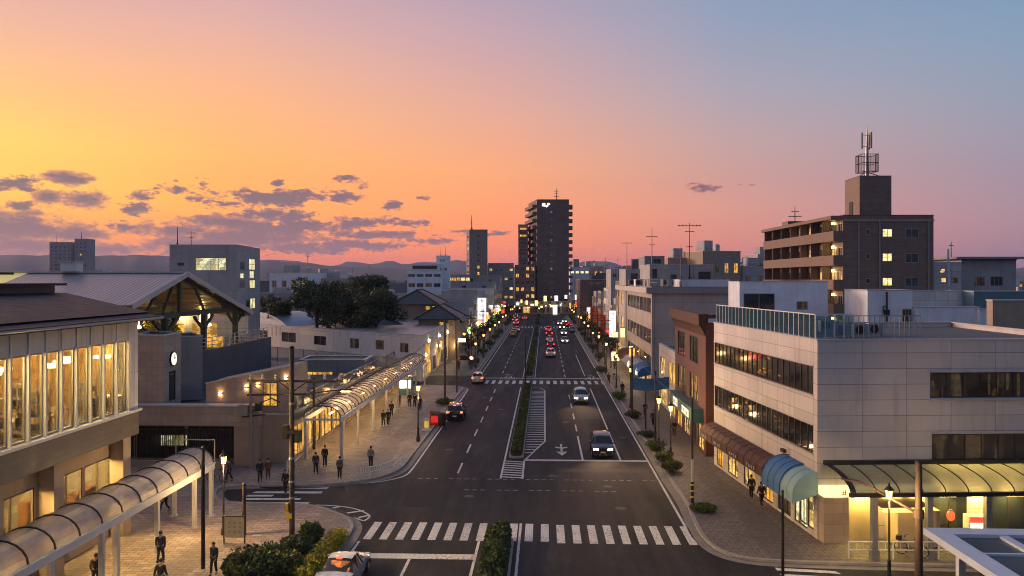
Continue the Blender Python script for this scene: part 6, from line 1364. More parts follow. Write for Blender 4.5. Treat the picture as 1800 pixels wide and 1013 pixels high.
loc(u3, 'lamp_arm', lambda g: (g.tube([(0, 0, 4.9), (1.6, -.2, 5.2), (2.6, -.4, 5.25)], .05, 6), g.box(2.4, 3.4, -.55, -.2, 5.2, 5.36), g.tube([(0, 0, 3.7), (.9, -.5, 3.9)], .06, 6), g.lathe([(.02, 3.8), (.32, 3.86), (.34, 3.98), (.05, 4.1)], 10, (1.3, -.6, 0))), M_['dark_metal'])
loc(u3, 'lamp_head', lambda g: g.box(2.5, 3.3, -.52, -.24, 5.12, 5.195), glow('cobra_lamp', (1., .78, .42), 55.))
x, y = pt(357, 41)[:2]; pole('plain black post rising past the near canopy end', x, y, 6.2, .11, M_['dark_metal'], name='post', cat='post')
x, y = at_base(429, 940); pole('short brown pointed post standing beside the plaza notice board', x, y, 2.9, .13, name='post', cat='post')
x, y = pt(1376, 40)[:2]; pole('slim black post standing at the near eastern corner kerb', x, y, 4.2, .08, M_['dark_metal'], name='post', cat='post')
x, y = pt(1615, 39)[:2]; u4 = pole('thick brown pole with a long curved lamp arm by the corner shop', x, y, 5.95, .19)
loc(u4, 'lamp_arm', lambda g: (g.tube([(0, 0, 3.4), (-1.2, .4, 4.05), (-2.1, .8, 4.55), (-2.6, 1.0, 4.72), (-3.3, 1.2, 4.8)], [.07, .065, .06, .08, .04], 8), g.lathe([(.24, 3.2), (.24, 3.6)], 10)), M_['pole_brown'])
x, y = at_base(1217, 884); u5 = pole('slim brown and white pole with a black striped foot at the eastern pavement', x, y, 6.9, .085, bands=False)
loc(u5, 'pole_sleeve', lambda g: g.lathe([(.12, .02), (.12, 1.4)], 10), M_['black']); loc(u5, 'warning_band', lambda g: [g.lathe([(.125, z), (.125, z + .12)], 10) for z in (.35, .75, 1.15)], M_['yellow_paint']); loc(u5, 'pale_sleeve', lambda g: g.lathe([(.1, 1.42), (.1, 2.9)], 10), M_['coping'])
x, y = at_base(1111, 735); pole('tall dark pole before the white office window rows', x, y, 7.5, .12, M_['dark_metal'])
x, y = at_base(1135, 755); u6 = pole('dark pole flying a blue cloth flag before the white office', x, y, 5.2, .08, M_['dark_metal'], name='flag_pole', cat='flag pole')
x0_, y0_ = x, y
x, y = at_base(1152, 778); pole('dark twin pole right behind the lit lantern by the shrubs', x, y, 6.4, .1, M_['dark_metal'])
x, y = at_base(782, 705); u7 = pole('tall brown pole with signal arm at the western kerb corner', x, y, 9.8, .13)
x2, y2 = at_base(803, 690); u8 = pole('brown pole holding a bright shop lamp at the western side street', x2, y2, 6.8, .11)
def signal(label, x, y, z, name='traffic_signal'):
    r = thing(name, label, 'traffic signal', (x, y, z))
    g = MB(); g.box(-.65, .65, -.12, .12, -.22, .22); obj('housing', g, M_['black'], r, local=True)
    for k, m in enumerate((glow('signal_red', (1., .03, .02), 60.), M_['dark_metal'], M_['dark_metal'])):
        xx = .42 - .42 * k; g = MB(); g.T = Matrix.Translation((xx, -.125, 0)) @ Matrix.Rotation(PI / 2, 4, 'X'); g.lathe([(.165, 0), (.12, .04)], 12); obj('signal_lens', g, m, r, local=True)
        g = MB(); P = [(xx + .18 * math.cos(a), -.13, .18 * math.sin(a)) for a in [PI * q / 8 for q in range(9)]]
        for a, b in zip(P[:-1], P[1:]): g.quad(a, b, (b[0], b[1] - .2, b[2] - .03), (a[0], a[1] - .2, a[2] - .03))
        obj('visor', g, M_['black'], r, local=True)
    r.scale = (1.45, 1.45, 1.45)
    return r
p = pt(821, 106); signal('traffic signal showing red on an arm over the western lane', p.x, p.y, zat(629, 106)); p2 = p
loc(u7, 'signal_arm', lambda g: g.bar((0, 0, zat(629, 106) - H), (p2.x - u7.location.x - .5, p2.y - u7.location.y, zat(629, 106) - H), .08), M_['dark_metal'])
loc(u8, 'shop_lamp', lambda g: g.box(.3, 1.1, -.3, .1, zat(600, 106) - H, zat(594, 106) - H), glow('shop_lamp', (1., .86, .6), 10.))
p = pt(946, 290); md = pole('distant signal pole on the median before the far junction', -2.3, p.y + .4, 5.4, .1, M_['dark_metal']); signal('traffic signal showing red at the far junction', p.x - .3, p.y, 4.6)
loc(md, 'signal_arm', lambda g: g.bar((0, 0, 4.5), (1.2, 0, 4.5), .08), M_['dark_metal'])
x, y = at_base(924, 690); pole('slim dark pole on the median just before the middle crossing', x, y, 7.2, .09, M_['dark_metal'])
for k, (xx, yy, hh, lab) in enumerate(((-12.2, 132, 9.5, 'tall dark pole by the first far western shops'), (-12.2, 158, 9, 'dark pole in front of the tiled shop house'), (-12.2, 178, 9, 'dark pole before the cream low shop'), (-12.2, 200, 9, 'dark pole near the white blade sign block'), (-12.2, 224, 9, 'dark pole beyond the blade sign block'), (10.6, 140, 8.2, 'dark pole before the far window rows of the white office'), (10.6, 160, 8.2, 'dark pole by the narrow brown building'), (10.6, 182, 8.2, 'dark pole by the white four storey shop'), (10.6, 206, 8.2, 'dark pole beside the red banners'), (10.6, 232, 8, 'dark pole near the far eastern crossing'))):
    o = pole(lab, xx, yy, hh, .12, M_['dark_metal']); loc(o, 'crossarm', lambda g: (g.bar((-1.1, 0, hh - .5), (1.1, 0, hh - .5), .1), g.bar((-.9, 0, hh - 1.1), (.9, 0, hh - 1.1), .1)), M_['dark_metal'])
    if k % 2 == 0: loc(o, 'transformer', lambda g: g.lathe([(.2, hh - 2.6), (.28, hh - 2.5), (.28, hh - 1.7), (.15, hh - 1.55)], 10, (.42, 0, 0)), M_['grey_metal'])
# flag, banners, signs
fl_ = thing('cloth_flag', 'faded blue cloth flag hanging from a pole before the white office', 'flag', (x0_, y0_, 4.2))
def cloth(x0, x1, y, z0, z1, amp, n=12, mz=6):
    g = MB(); vs = []; fs = []
    for j in range(mz + 1):
        for i in range(n + 1):
            q = i / n; vs.append((x0 + (x1 - x0) * q, y + amp * math.sin(q * 9 + j * .7) * q, z0 + (z1 - z0) * j / mz - .12 * math.sin(q * 4)))
    for j in range(mz):
        for i in range(n): a = j * (n + 1) + i; fs.append((a, a + 1, a + n + 2, a + n + 1))
    return g.add(vs, fs)
obj('cloth', cloth(x0_ - 1.3, x0_ + 2.3, y0_ - .1, 4.1, 5.3, .15), M_['blue_fabric'], fl_, smooth=True)
RB = mat('banner_red', (.42, .06, .035), .7, .12, 2., transl=.4); OB = mat('banner_orange', (.55, .16, .06), .7, .12, 2., transl=.4)
for k, (xx, yy, z0, z1, m, lab) in enumerate(((12.6, 196, 3.6, 8.4, OB, 'orange red hanging banner on the tan shop front'), (12.4, 206, 3.0, 8.2, RB, 'tall red hanging banner by the dark pole'), (12.5, 171, 2.6, 7.4, RB, 'red hanging banner behind the white blade sign'), (12.5, 178, 4.4, 7.8, OB, 'short orange banner on the pinkish low shop'))):
    r = thing('shop_banner', lab, 'banner', (xx, yy, z0)); obj('cloth', cloth(xx - .6, xx + .6, yy, z0, z1, .08), m, r, smooth=True); g = MB(); g.bar((xx - .75, yy, z1 + .05), (xx + 1.9, yy, z1 + .05), .07); obj('rod', g, M_['dark_metal'], r)
blade_sign('tall white blade sign with blue and red characters beside the white office', 13.0, 152.6, zat(592, 153), zat(546, 153), 1.15, .3, cols=[SIGN_RED, SIGN_BLUE, SIGN_BLUE, SIGN_RED, SIGN_RED], seed=21)
blade_sign('plain white blade sign right behind the blue and red lettered one', 13.4, 158, zat(566, 158), zat(546, 158), 1.0, .3, cols=[], seed=22)
blade_sign('bright white blade sign hanging over the far western pavement', -15.6, 262, zat(548, 262), zat(536, 262), 1.5, .3, cols=[SIGN_RED, SIGN_DARK], seed=23, side=-1)
blade_sign('green box sign above the far western shops', -15.8, 250, zat(567, 250), zat(552, 250), 1.5, .3, m=SIGN_GREEN, side=-1)
blade_sign('red box sign high in the far western shops', -14.9, 284, zat(551, 284), zat(541, 284), 1.2, .3, m=SIGN_RDBOX, side=-1)
blade_sign('white blade sign near the street end on the east side', 4.6, 345, zat(556, 345), zat(536, 345), 1.9, .3, cols=[], side=1)
blade_sign('white upper box of the stacked signs in the far eastern row', 12.8, 226, zat(550, 226), zat(540, 226), 1.6, .3, side=1)
blade_sign('amber lower box of the stacked signs in the far eastern row', 12.8, 226.1, zat(566, 226), zat(553, 226), 1.6, .3, m=SIGN_ORANGE)
blade_sign('small square cream lamp sign at the white office corner awning', 12.9, 146, zat(634, 146), zat(618, 146), 1.5, .6, m=SIGN_CREAM)
rr_ = random.Random(31)
for side, x_ in ((1, 13.2), (-1, -16.2)):
    for k in range(20):
        y_ = (126 if side > 0 else 170) + (10.2 if side > 0 else 8.0) * k + rr_.uniform(-2, 2)
        if y_ > 330: break
        z_ = rr_.uniform(2.7, 6.2); w_ = rr_.uniform(.6, 1.3); h_ = rr_.uniform(.5, 1.6); m_ = rr_.choice([SIGN_CREAM, SIGN_ORANGE, SIGN_ORANGE, SIGN_WHITE, SIGN_CREAM, SIGN_GREEN if side < 0 else SIGN_RDBOX, SIGN_RDBOX])
        r = blade_sign('small glowing box sign among the %s shop fronts' % ('eastern' if side > 0 else 'western'), x_ + rr_.uniform(-.4, .4), y_, z_, z_ + h_, w_, .3, m=m_, group='glowing box signs along the %s shops' % ('eastern' if side > 0 else 'western'), side=side)
rr_ = random.Random(77)
BULBS = {}
for nm_, m_ in (('amber', glow('bulb_amber', (1., .42, .07), 4.)), ('white', glow('bulb_white', (1., .70, .36), 4.))):
    r = thing('shop_bulb', 'small %s bulb lamp glowing over the far shop fronts' % nm_, 'lamp', (0, 0, 0), 0, '%s bulbs over the far shop fronts' % nm_)
    g = MB(); g.lathe([(.05, -.3), (.24, -.15), (.28, 0), (.2, .16), (.05, .22)], 8); obj('bulb', g, m_, r, local=True); g = MB(); g.tube([(0, 0, .2), (0, 0, .5), (.9, 0, .6)], .035, 5); obj('bracket', g, M_['dark_metal'], r, local=True); BULBS[nm_] = [r, 0]
for k in range(84):
    side = rr_.choice((-1, 1)); y_ = 130 + 215 * rr_.random() ** .62; x_ = (13.2 if side > 0 else -16.4) + rr_.uniform(-1.2, .4) * side
    if k > 70: x_ = rr_.uniform(-14, 14); y_ = 346
    b_ = BULBS[rr_.choice(('amber', 'amber', 'white'))]; q = b_[0] if not b_[1] else copy_tree(b_[0]); b_[1] = 1
    q.location = (x_, y_, rr_.uniform(2.6, 5.2)); q.rotation_euler = (0, 0, 0 if side > 0 else PI); s_ = rr_.uniform(.6, 1.15); q.scale = (s_, s_, s_)
# ---- planting
def leafbox(name, label, x0, x1, y0, y1, z0, z1, n, size, m, seed, cat='hedge', lumps=0, group=None):
    rr = random.Random(seed); g = MB()
    for _ in range(n):
        x = rr.uniform(x0, x1); y = rr.uniform(y0, y1); top = z0 + (z1 - z0) * (.72 + .38 * noise.noise(Vector((x * 1.1, y * .8, seed))) + .12 * noise.noise(Vector((x * 3, y * 3, seed))))
        ex = min(1, min(x - x0, x1 - x) / ((x1 - x0) * .22 + .01)); top = z0 + (top - z0) * (.55 + .45 * math.sqrt(max(0, ex)))
        z = z0 + (top - z0) * (rr.random() ** .35)
        a = Vector((rr.gauss(0, 1), rr.gauss(0, 1), rr.gauss(0, .8))).normalized(); b = a.cross(Vector((rr.gauss(0, 1), rr.gauss(0, 1), rr.gauss(0, 1))))
        if b.length < .05: continue
        b.normalize(); s_ = size * rr.uniform(.6, 1.3); p = Vector((x, y, z)); g.add([p - a * s_, p - b * s_ * .45, p + a * s_, p + b * s_ * .45], [(0, 1, 2, 3)])
    r = thing(name, label, cat, ((x0 + x1) / 2, (y0 + y1) / 2, z0), 0, group); obj('foliage', g, m, r)
    g = MB()
    for k in range(max(4, int((y1 - y0) * 1.2))): y = y0 + (y1 - y0) * (k + .5) / max(4, int((y1 - y0) * 1.2)); x = (x0 + x1) / 2 + rr.uniform(-.2, .2); g.tube([(x, y, z0 - .05), (x + rr.uniform(-.2, .2), y, z0 + (z1 - z0) * .6)], .02, 4)
    obj('stem', g, M_['bark'], r); return r
leafbox('median_hedge', 'tall dark clipped hedge on the near median overlapping the crossing', -3.3, -1.9, 30, 46.0, .2, 1.3, 6500, .13, M_['leaf_dark'], 1)
leafbox('median_hedge', 'long low hedge strip on the median beside the hatched lane', -2.85, -1.9, 67.2, 111, .2, .95, 8000, .13, M_['leaf_mid'], 2)
leafbox('median_hedge', 'long low hedge strip on the median beyond the middle crossing', -2.9, -1.8, 123, 245, .2, 1.05, 9000, .2, M_['leaf_mid'], 3)
leafbox('median_hedge', 'distant hedge strip on the median beyond the far crossing', -2.9, -1.8, 263, 329, .2, 1.1, 3000, .24, M_['leaf_mid'], 4)
def shrub(label, x, y, R, h, m, seed, n=900, size=.1, group=None, name='shrub', sq=1.):
    rr = random.Random(seed); g = MB(); bl_ = [((x, y, h * .5), R * .8, h * .5)]
    for k in range(6): a = k * 1.05 + seed; q = R * .55; bl_.append(((x + math.cos(a) * q, y + math.sin(a) * q * sq, h * rr.uniform(.35, .75)), R * rr.uniform(.35, .5), h * rr.uniform(.25, .38)))
    r = thing(name, label, 'shrub', (x, y, H), 0, group); crown(g, bl_, n, size, rr)
    for v in g.v: v.z = max(v.z + H, H + .02)
    obj('foliage', g, m, r); g = MB()
    for k in range(7): a = k * .9; g.tube([(x + .1 * math.cos(a), y + .1 * math.sin(a), H), (x + R * .5 * math.cos(a), y + R * .5 * math.sin(a), H + h * .6)], [.03, .012], 5)
    obj('stem', g, M_['bark'], r); return r
for k, (u, v, R, h, m, lab) in enumerate(((455, 1025, 1.9, 2.0, 'leaf_dark', 'big dark bush at the plaza edge near the man with the bag'), (492, 1018, 1.5, 1.8, 'leaf_dark', 'big dark bush second from the plaza lamp'), (522, 988, 1.2, 1.6, 'leaf_dark', 'dark bush beneath the tall utility pole'), (548, 962, .9, 1.7, 'leaf_dark', 'dark upright bush at the tip of the planted corner'), (420, 1012, 1.0, 1.2, 'leaf_dark', 'low dark bush beside the near lamp post'), (480, 1000, 1.3, 1.5, 'leaf_mid', 'mid green bush among the dark ones at the planted corner'))):
    x, y = at_base(u, v); shrub(lab, x, y, R * .84, h * .84, M_['leaf_mid' if k % 2 else m], 20 + k, 2400, .13)
def ledge():
    P = [at_base(u, v) for u, v in ((535, 1022), (560, 992), (582, 970), (603, 947))]
    r = thing('kerb_hedge', 'low kerb hedge with lamp light painted into its yellow green leaves beside the white sedan', 'hedge', (*P[1], H)); g = MB(); rr = random.Random(5)
    bl_ = []
    for a, b in zip(P[:-1], P[1:]):
        for q in (0, .33, .66): bl_.append(((a[0] + (b[0] - a[0]) * q - .05, a[1] + (b[1] - a[1]) * q, H + .42), .62, .45))
    crown(g, bl_, 3600, .11, rr); obj('foliage', g, M_['leaf_lamplit'], r)
    g = MB()
    for (c, _, _) in bl_: g.tube([(c[0], c[1], H), (c[0] + .1, c[1], H + .5)], .025, 4)
    obj('stem', g, M_['bark'], r)
ledge()
for k, (u, v, R, h, lab) in enumerate(((1237, 898, .95, .45, 'low clipped shrub bed by the slim striped pole'), (1180, 830, .95, .95, 'kerb shrub nearest the junction on the eastern pavement'), (1167, 812, .9, .95, 'kerb shrub second from the junction on the east side'), (1153, 792, .95, 1.0, 'kerb shrub around the foot of the lit lantern'), (1137, 767, .95, .55, 'small shrub bed before the flag pole'), (1112, 735, 1.0, .9, 'kerb shrub around the tall dark pole by the white office'), (1088, 703, 1.1, 1.0, 'shrub clump by the far end of the white office'), (1056, 655, 1.2, 1.1, 'shrub clump beside the middle crossing on the east side'))):
    x, y = at_base(u, v); shrub(lab, x, y, R, h, M_['leaf_mid'], 40 + k, 1100, .1)
    g = MB(); o_ = .12; 
for k in range(9):
    y = 150 + 20 * k
    if 243 < y < 260: continue
    shrub('street shrub in the planted row along the eastern kerb', 10.4, y, 1.1, 1.4, M_['leaf_mid'], 60 + k, 450, .17, 'shrubs along the far eastern kerb'); shrub('street shrub in the planted row along the western kerb', -12.3, y - 12, 1.2, 1.5, M_['leaf_mid'], 80 + k, 450, .17, 'shrubs along the far western kerb')
x, y = at_base(782, 712); shrub('grassy shrub clump round the foot of the western signal pole', x, y, 1.3, .8, M_['leaf_mid'], 99, 1000, .12)
for k in range(10):
    y = 135 + 18 * k
    if 240 < y < 262: continue
    tree('slim street tree in the row along the eastern shops', 11.2, y, 5.4, 1.35, 420, .2, 100 + k, M_['leaf_dark'], 3.2, 'street_tree', 'street trees along the eastern shops', H); tree('slim street tree in the row along the western shops', -13.2, y + 4, 5.8, 1.5, 460, .2, 120 + k, M_['leaf_dark'], 3.4, 'street_tree', 'street trees along the western shops', H)
# guard rails
def guard(label, P, h=.85, name='guard_rail', z0=H, m=None):
    r = thing(name, label, 'railing', (*P[0], z0)); g = MB(); q = MB()
    for (x, y) in P: q.tube([(x, y, z0), (x, y, z0 + h)], .045, 8)
    for a, b in zip(P[:-1], P[1:]):
        for z in (h - .04, h * .5): g.tube([(*a, z0 + z), (*b, z0 + z)], .032, 6)
        for k in range(1, 6): t_ = k / 6; g.tube([(a[0] + (b[0] - a[0]) * t_, a[1] + (b[1] - a[1]) * t_, z0 + h * .5), (a[0] + (b[0] - a[0]) * t_, a[1] + (b[1] - a[1]) * t_, z0 + h - .04)], .014, 4)
    obj('post', q, m or M_['white_metal'], r); obj('rail', g, m or M_['white_metal'], r); return r
guard('white curved guard rail at the corner of the arcade pavement', [at_base(u, v) for u, v in ((633, 842), (651, 840), (672, 835), (690, 828), (703, 817))])
guard('pale two bar railing in front of the yellow lit corner shop', [tuple(pt(u, 42.4)[:2]) for u in (1492, 1570, 1650, 1730, 1800)], .95)
guard('grey railing along the sloped entrance beside the arcade', [at_base(u, v) for u, v in ((505, 835), (520, 822), (533, 808), (545, 795), (556, 783))], 1.1)
# bus shelter style glass canopy near the camera
gc = thing('glass_canopy', 'white framed glass canopy in the near eastern corner', 'canopy', (20, 27, H))
P4 = [(15.95, 33.7), (15.95, 18), (34, 18), (34, 33.7)]; zc = 4.5
def f(g):
    g.box(15.8, 16.6, 18, 33.9, zc - .12, zc + .16); g.box(16.602, 34, 33.1, 33.9, zc - .12, zc + .16)
    for x in (18.6, 20.8, 23.0, 25.2, 27.4): g.box(x - .18, x + .18, 18, 33.098, zc - .1, zc + .12)
    for y in (31.0, 28.4, 25.8, 23.2, 20.6): g.box(16.602, 34, y - .07, y + .07, zc - .06, zc + .095)
part('canopy_frame', f, mat('bluish_white_metal', (.52, .58, .66), .4, .05, 2.), gc)
part('glass_sheet', lambda g: g.box(16.6, 34, 18, 33.1, zc - .02, zc + .01), clear_glass('canopy_glass', (.5, .56, .58), .05, 1., .5, (.30, .36, .40)), gc)
for (x, y) in ((16.3, 31.9), (16.3, 24), (28, 31.9)): part('post', lambda g: g.box(x - .13, x + .13, y - .13, y + .13, .0, zc - .13), mat('bluish_white_metal', (0, 0, 0)), gc)
# small pavement things
x, y = at_base(412, 955); nb = thing('notice_board', 'pale notice board with faded map standing by the plaza lamp', 'notice board', (x, y, H))
g = MB(); g.box(-.62, -.56, -.04, .04, 0, 1.5); g.box(.56, .62, -.04, .04, 0, 1.5); g.box(-.62, .62, -.05, .05, 1.5, 1.55); obj('frame', g, M_['pole_brown'], nb, local=True)
g = MB(); g.box(-.56, .56, -.03, .03, .3, 1.49); pb_ = obj('board', g, mat('faded_board', (.42, .38, .28), .6, .15, 3.), nb, local=True)
g = MB(); [g.box(-.35 + .3 * (k % 3), -.2 + .3 * (k % 3), -.036, -.031, .6 + .25 * (k // 3), .72 + .25 * (k // 3)) for k in range(9)]; obj('map_mark', g, M_['mid_grey_wall'], pb_, local=True)
p = G(768, 747, H); rs_ = .85; rd = thing('red_cabinet', 'red upright cabinet at the kerb behind the black car', 'vending cabinet', (p.x - .2, p.y, H))
g = MB(); g.box(-.55, .55, -.35, .35, 0, 1.55); obj('body', g, M_['red_paint'], rd, local=True); g = MB(); g.box(-.42, .42, -.37, -.352, .35, 1.1); obj('front_panel', g, glow('red_panel', (.9, .03, .03), .45), rd, local=True); g = MB(); g.box(-.6, .6, -.4, .4, 1.552, 1.65); obj('cap', g, M_['black'], rd, local=True); g = MB(); g.box(-.35, .35, -.365, -.352, 1.2, 1.42); obj('product_window', g, P_['dark'], rd, local=True)
p = G(783, 748, H); rd.scale = (.85, .85, .85); bn = thing('black_bin', 'squat black litter bin between the red cabinet and the black car', 'litter bin', (p.x - .35, p.y, H))
g = MB(); g.lathe([(.36, 0), (.40, .2), (.42, 1.05), (.44, 1.1)], 12); obj('body', g, M_['black'], bn, local=True); g = MB(); g.lathe([(.45, 1.102), (.42, 1.2), (.2, 1.32)], 12); obj('lid', g, M_['dark_metal'], bn, local=True)
p = G(750, 757, H); bo = thing('figure_bollard', 'pale bollard with a yellow reflective band painted to glow on a round base', 'bollard', (p.x, p.y, H))
g = MB(); g.lathe([(.5, 0), (.5, .1), (.2, .14), (.15, .9), (.2, 1.0), (.17, 1.2), (.05, 1.32)], 10); obj('body', g, M_['coping'], bo, local=True); g = MB(); g.lathe([(.2, .3), (.24, .4), (.22, .85), (.18, .95)], 10); obj('reflector', g, glow('bollard_band_glow', (1., .7, .1), .3), bo, local=True)  # yellow band emits to imitate light thrown back by a reflector
p = G(711, 696, H); kb = thing('phone_booth', 'dark kiosk booth with a bright lit window under the arcade', 'kiosk', (p.x, p.y + 1, H))
g = MB(); g.box(-.9, .9, -.5, .5, 0, 2.3); obj('body', g, M_['teal_wall'], kb, local=True); g = MB(); g.box(-1, 1, -.6, .6, 2.302, 2.42); obj('roof', g, M_['dark_metal'], kb, local=True)
for s_ in (-1, 1): g = MB(); g.box(*sorted((s_ * .06, s_ * .72)), -.53, -.502, .9, 1.95); obj('pane', g, glow('kiosk_pane', (.95, 1., .75), 2.2), kb, local=True)
p = pt(1684, 44.2, H); ht_s = .7; ht = thing('red_paper_lantern', 'red glowing paper lantern hanging at the dark shop front', 'lantern', (p.x - .4, p.y, 1.9))
g = MB(); g.lathe([(.12, -.4), (.26, -.25), (.3, 0), (.26, .25), (.12, .4)], 12); obj('paper_shade', g, glow('paper_red', (1., .14, .04), .9), ht, local=True, smooth=True); g = MB(); g.lathe([(.13, .4), (.13, .47)], 10); g.tube([(0, 0, .46), (0, 0, .9)], .015, 4); g.lathe([(.13, -.47), (.13, -.4)], 10); obj('cap', g, M_['black'], ht, local=True)
p = pt(1716, 44.4, H); ht.scale = (.7, .7, .7); vm = thing('vending_machine', 'lit cream vending machine with red top at the dark shop front', 'vending machine', (p.x, p.y, H))
g = MB(); g.box(-.55, .55, -.35, .35, 0, 1.75); obj('body', g, M_['white_metal'], vm, local=True); g = MB(); g.box(-.5, .5, -.37, -.352, .75, 1.4); obj('display_window', g, glow('vend_display', (1., .85, .45), 2.4), vm, local=True); g = MB(); g.box(-.52, .52, -.37, -.352, 1.45, 1.72); obj('top_panel', g, SIGN_RDBOX, vm, local=True); g = MB(); g.box(-.4, .4, -.36, -.352, .15, .4); obj('delivery_slot', g, M_['black'], vm, local=True)
# bicycle leaning at the railing
def bicycle(label, x, y, rz):
    b = thing('bicycle', label, 'bicycle', (x, y, H), rz)
    for yy in (-.52, .52):
        g = MB(); P = [(0, yy + .33 * math.cos(a * PI / 10), .34 + .33 * math.sin(a * PI / 10)) for a in range(21)]; g.tube(P, .022, 6, cap=False); w_ = obj('wheel', g, M_['black'], b, local=True)
        g = MB()
        for a in range(8): g.tube([(0, yy, .34), (0, yy + .32 * math.cos(a * PI / 4), .34 + .32 * math.sin(a * PI / 4))], .006, 3)
        obj('spoke', g, M_['grey_metal'], w_, local=True)
    g = MB(); A, B, C, D_ = (0, -.52, .34), (0, -.15, .3), (0, -.25, .82), (0, .38, .85)
    for a, b2 in ((A, B), (A, C), (B, C), (C, D_), (B, D_), (D_, (0, .52, .34))): g.tube([a, b2], .018, 6)
    obj('frame', g, M_['grey_metal'], b, local=True)
    g = MB(); g.tube([(0, .37, .85), (0, .35, 1.02), (-.28, .22, 1.05)], .014, 5); g.tube([(0, .35, 1.02), (.28, .22, 1.05)], .014, 5); obj('handlebar', g, M_['dark_metal'], b, local=True)
    g = MB(); g.box(-.08, .08, -.4, -.15, .9, .96); g.tube([(0, -.25, .82), (0, -.26, .9)], .014, 5); obj('saddle', g, M_['black'], b, local=True)
    g = MB(); g.box(-.15, .15, .5, .75, .75, .98); obj('basket', g, M_['dark_metal'], b, local=True)
    return b
p = pt(1612, 42.9); bicycle('dark bicycle parked by the shop railing behind the thick brown pole', p.x - .3, p.y, .9)
p = G(403, 848, H); bicycle('dark bicycle parked beside the plaza walker near the fence screen', p.x - .9, p.y, 1.4)
p = G(1058, 668, H); bicycle('bicycle parked on the eastern pavement by the middle crossing', 10.6, 118, .5)
# overhead cables
def cable(label, a, b, sag, r=.022):
    a, b = Vector(a), Vector(b); n = 14; P = [a.lerp(b, k / n) - Vector((0, 0, sag * 4 * (k / n) * (1 - k / n))) for k in range(n + 1)]
    g = MB(); g.tube(P, r, 5); tag(obj('power_cable', g, M_['black']), label, 'power cable')
tp = lambda o, h_, dx_=0, dy_=0: (o.location.x + dx_, o.location.y + dy_, o.location.z + h_)
cable('overhead cable from the crossarm of the tall pole to the signal corner pole', tp(up, 9.15, 2.8, .1), tp(u7, 9.5), 1.2); cable('second overhead cable sagging from the tall pole toward the cobra lamp pole', tp(up, 9.15, -1, .15), tp(u3, 6.0, 1), .6)
cable('overhead cable from the grey transformer pole to the tall brown pole', tp(u2, 6.6), tp(up, 8.2), .35); cable('thin cable from the cobra lamp pole along the arcade to the corner pole', tp(u3, 6.0, 1.6), tp(u7, 8.6), 1.1)
wp = [(-12.2, 132, 9.4), (-12.2, 158, 8.9), (-12.2, 178, 8.9), (-12.2, 200, 8.9), (-12.2, 224, 8.9)]; cable('overhead cable from the signal corner pole across the side street', tp(u7, 9.6), wp[0], .8)
for a, b, lab in zip(wp[:-1], wp[1:], ('first', 'second', 'third', 'last')): cable('%s sagging cable span along the far western shop poles' % lab, a, b, .6, .03)
ep = [(10.6, 140, 8.2), (10.6, 160, 8.2), (10.6, 182, 8.2), (10.6, 206, 8.2), (10.6, 232, 8)]; cable('overhead cable from the striped pole to the tall dark pole by the white office', tp(u5, 6.7), (*at_base(1111, 735), 7.4), .7); cable('overhead cable from the tall dark pole to the first far eastern pole', (*at_base(1111, 735), 7.5), ep[0], .9)
for a, b, lab in zip(ep[:-1], ep[1:], ('first', 'second', 'third', 'last')): cable('%s sagging cable span along the far eastern shop poles' % lab, a, b, .6, .03)
# light thrown by the lit lamps that stand close enough to matter, plus added shop fill
for (x, y), e_ in zip(lamps[:5], (650, 620, 380, 380, 240)): plight(x, y - .35, 4.0, e_, rad=.15)
for k in range(5): plight(12.4, 110 + 10 * k, 2.3, 150, (1., .66, .28), .3); plight(-16.6, 122 + 9 * k, 2.6, 110, (1., .62, .24), .3)  # point lights without bodies, added to brighten the shop pavements
for k in range(6): plight(-18.3, 69 + 7.5 * k, 3.2, 260, (1., .60, .22), .3)
# ================================================================= vehicles
CARS = {
 'sedan': dict(st=[(2.28, .42, .62, .64, .58, .64, .45), (2.18, .24, .70, .74, .76, .80, .58), (1.75, .2, .79, .85, .84, .87, .64), (1.05, .2, .89, .95, .86, .89, .66), (.30, .2, .92, 1.38, .87, .90, .57), (-.1, .2, .93, 1.45, .87, .90, .59), (-.75, .2, .95, 1.43, .87, .90, .58), (-1.55, .2, .97, 1.05, .86, .89, .66), (-2.05, .24, .96, 1.01, .83, .86, .64), (-2.24, .32, .90, .93, .76, .78, .56), (-2.30, .45, .70, .72, .66, .68, .5)], ws=(3, 4), rw=(6, 7), cab=(3, 7), axle=(1.42, -1.38), wr=.32),
 'hatch': dict(st=[(2.05, .42, .66, .68, .58, .66, .45), (1.95, .24, .78, .82, .76, .80, .58), (1.55, .22, .89, .95, .82, .84, .62), (1.05, .22, .96, 1.02, .83, .85, .64), (.35, .22, .99, 1.48, .84, .86, .58), (-.2, .22, 1.0, 1.58, .84, .86, .60), (-1.1, .22, 1.02, 1.56, .84, .86, .60), (-1.6, .22, 1.04, 1.50, .83, .85, .58), (-1.95, .25, 1.02, 1.10, .81, .82, .64), (-2.02, .35, .85, .88, .74, .76, .6)], ws=(3, 4), rw=(7, 8), cab=(3, 7), axle=(1.25, -1.25), wr=.32),
 'suv': dict(st=[(2.2, .48, .80, .83, .62, .70, .5), (2.1, .28, .90, .95, .82, .86, .62), (1.7, .26, .99, 1.06, .88, .90, .66), (1.1, .26, 1.06, 1.12, .90, .92, .70), (.5, .26, 1.09, 1.62, .90, .92, .64), (0., .26, 1.10, 1.72, .90, .92, .66), (-1.2, .26, 1.12, 1.70, .90, .92, .66), (-1.9, .26, 1.14, 1.64, .89, .91, .63), (-2.15, .3, 1.10, 1.16, .86, .88, .68), (-2.22, .42, .92, .95, .8, .82, .66)], ws=(3, 4), rw=(7, 8), cab=(3, 7), axle=(1.35, -1.35), wr=.37)}
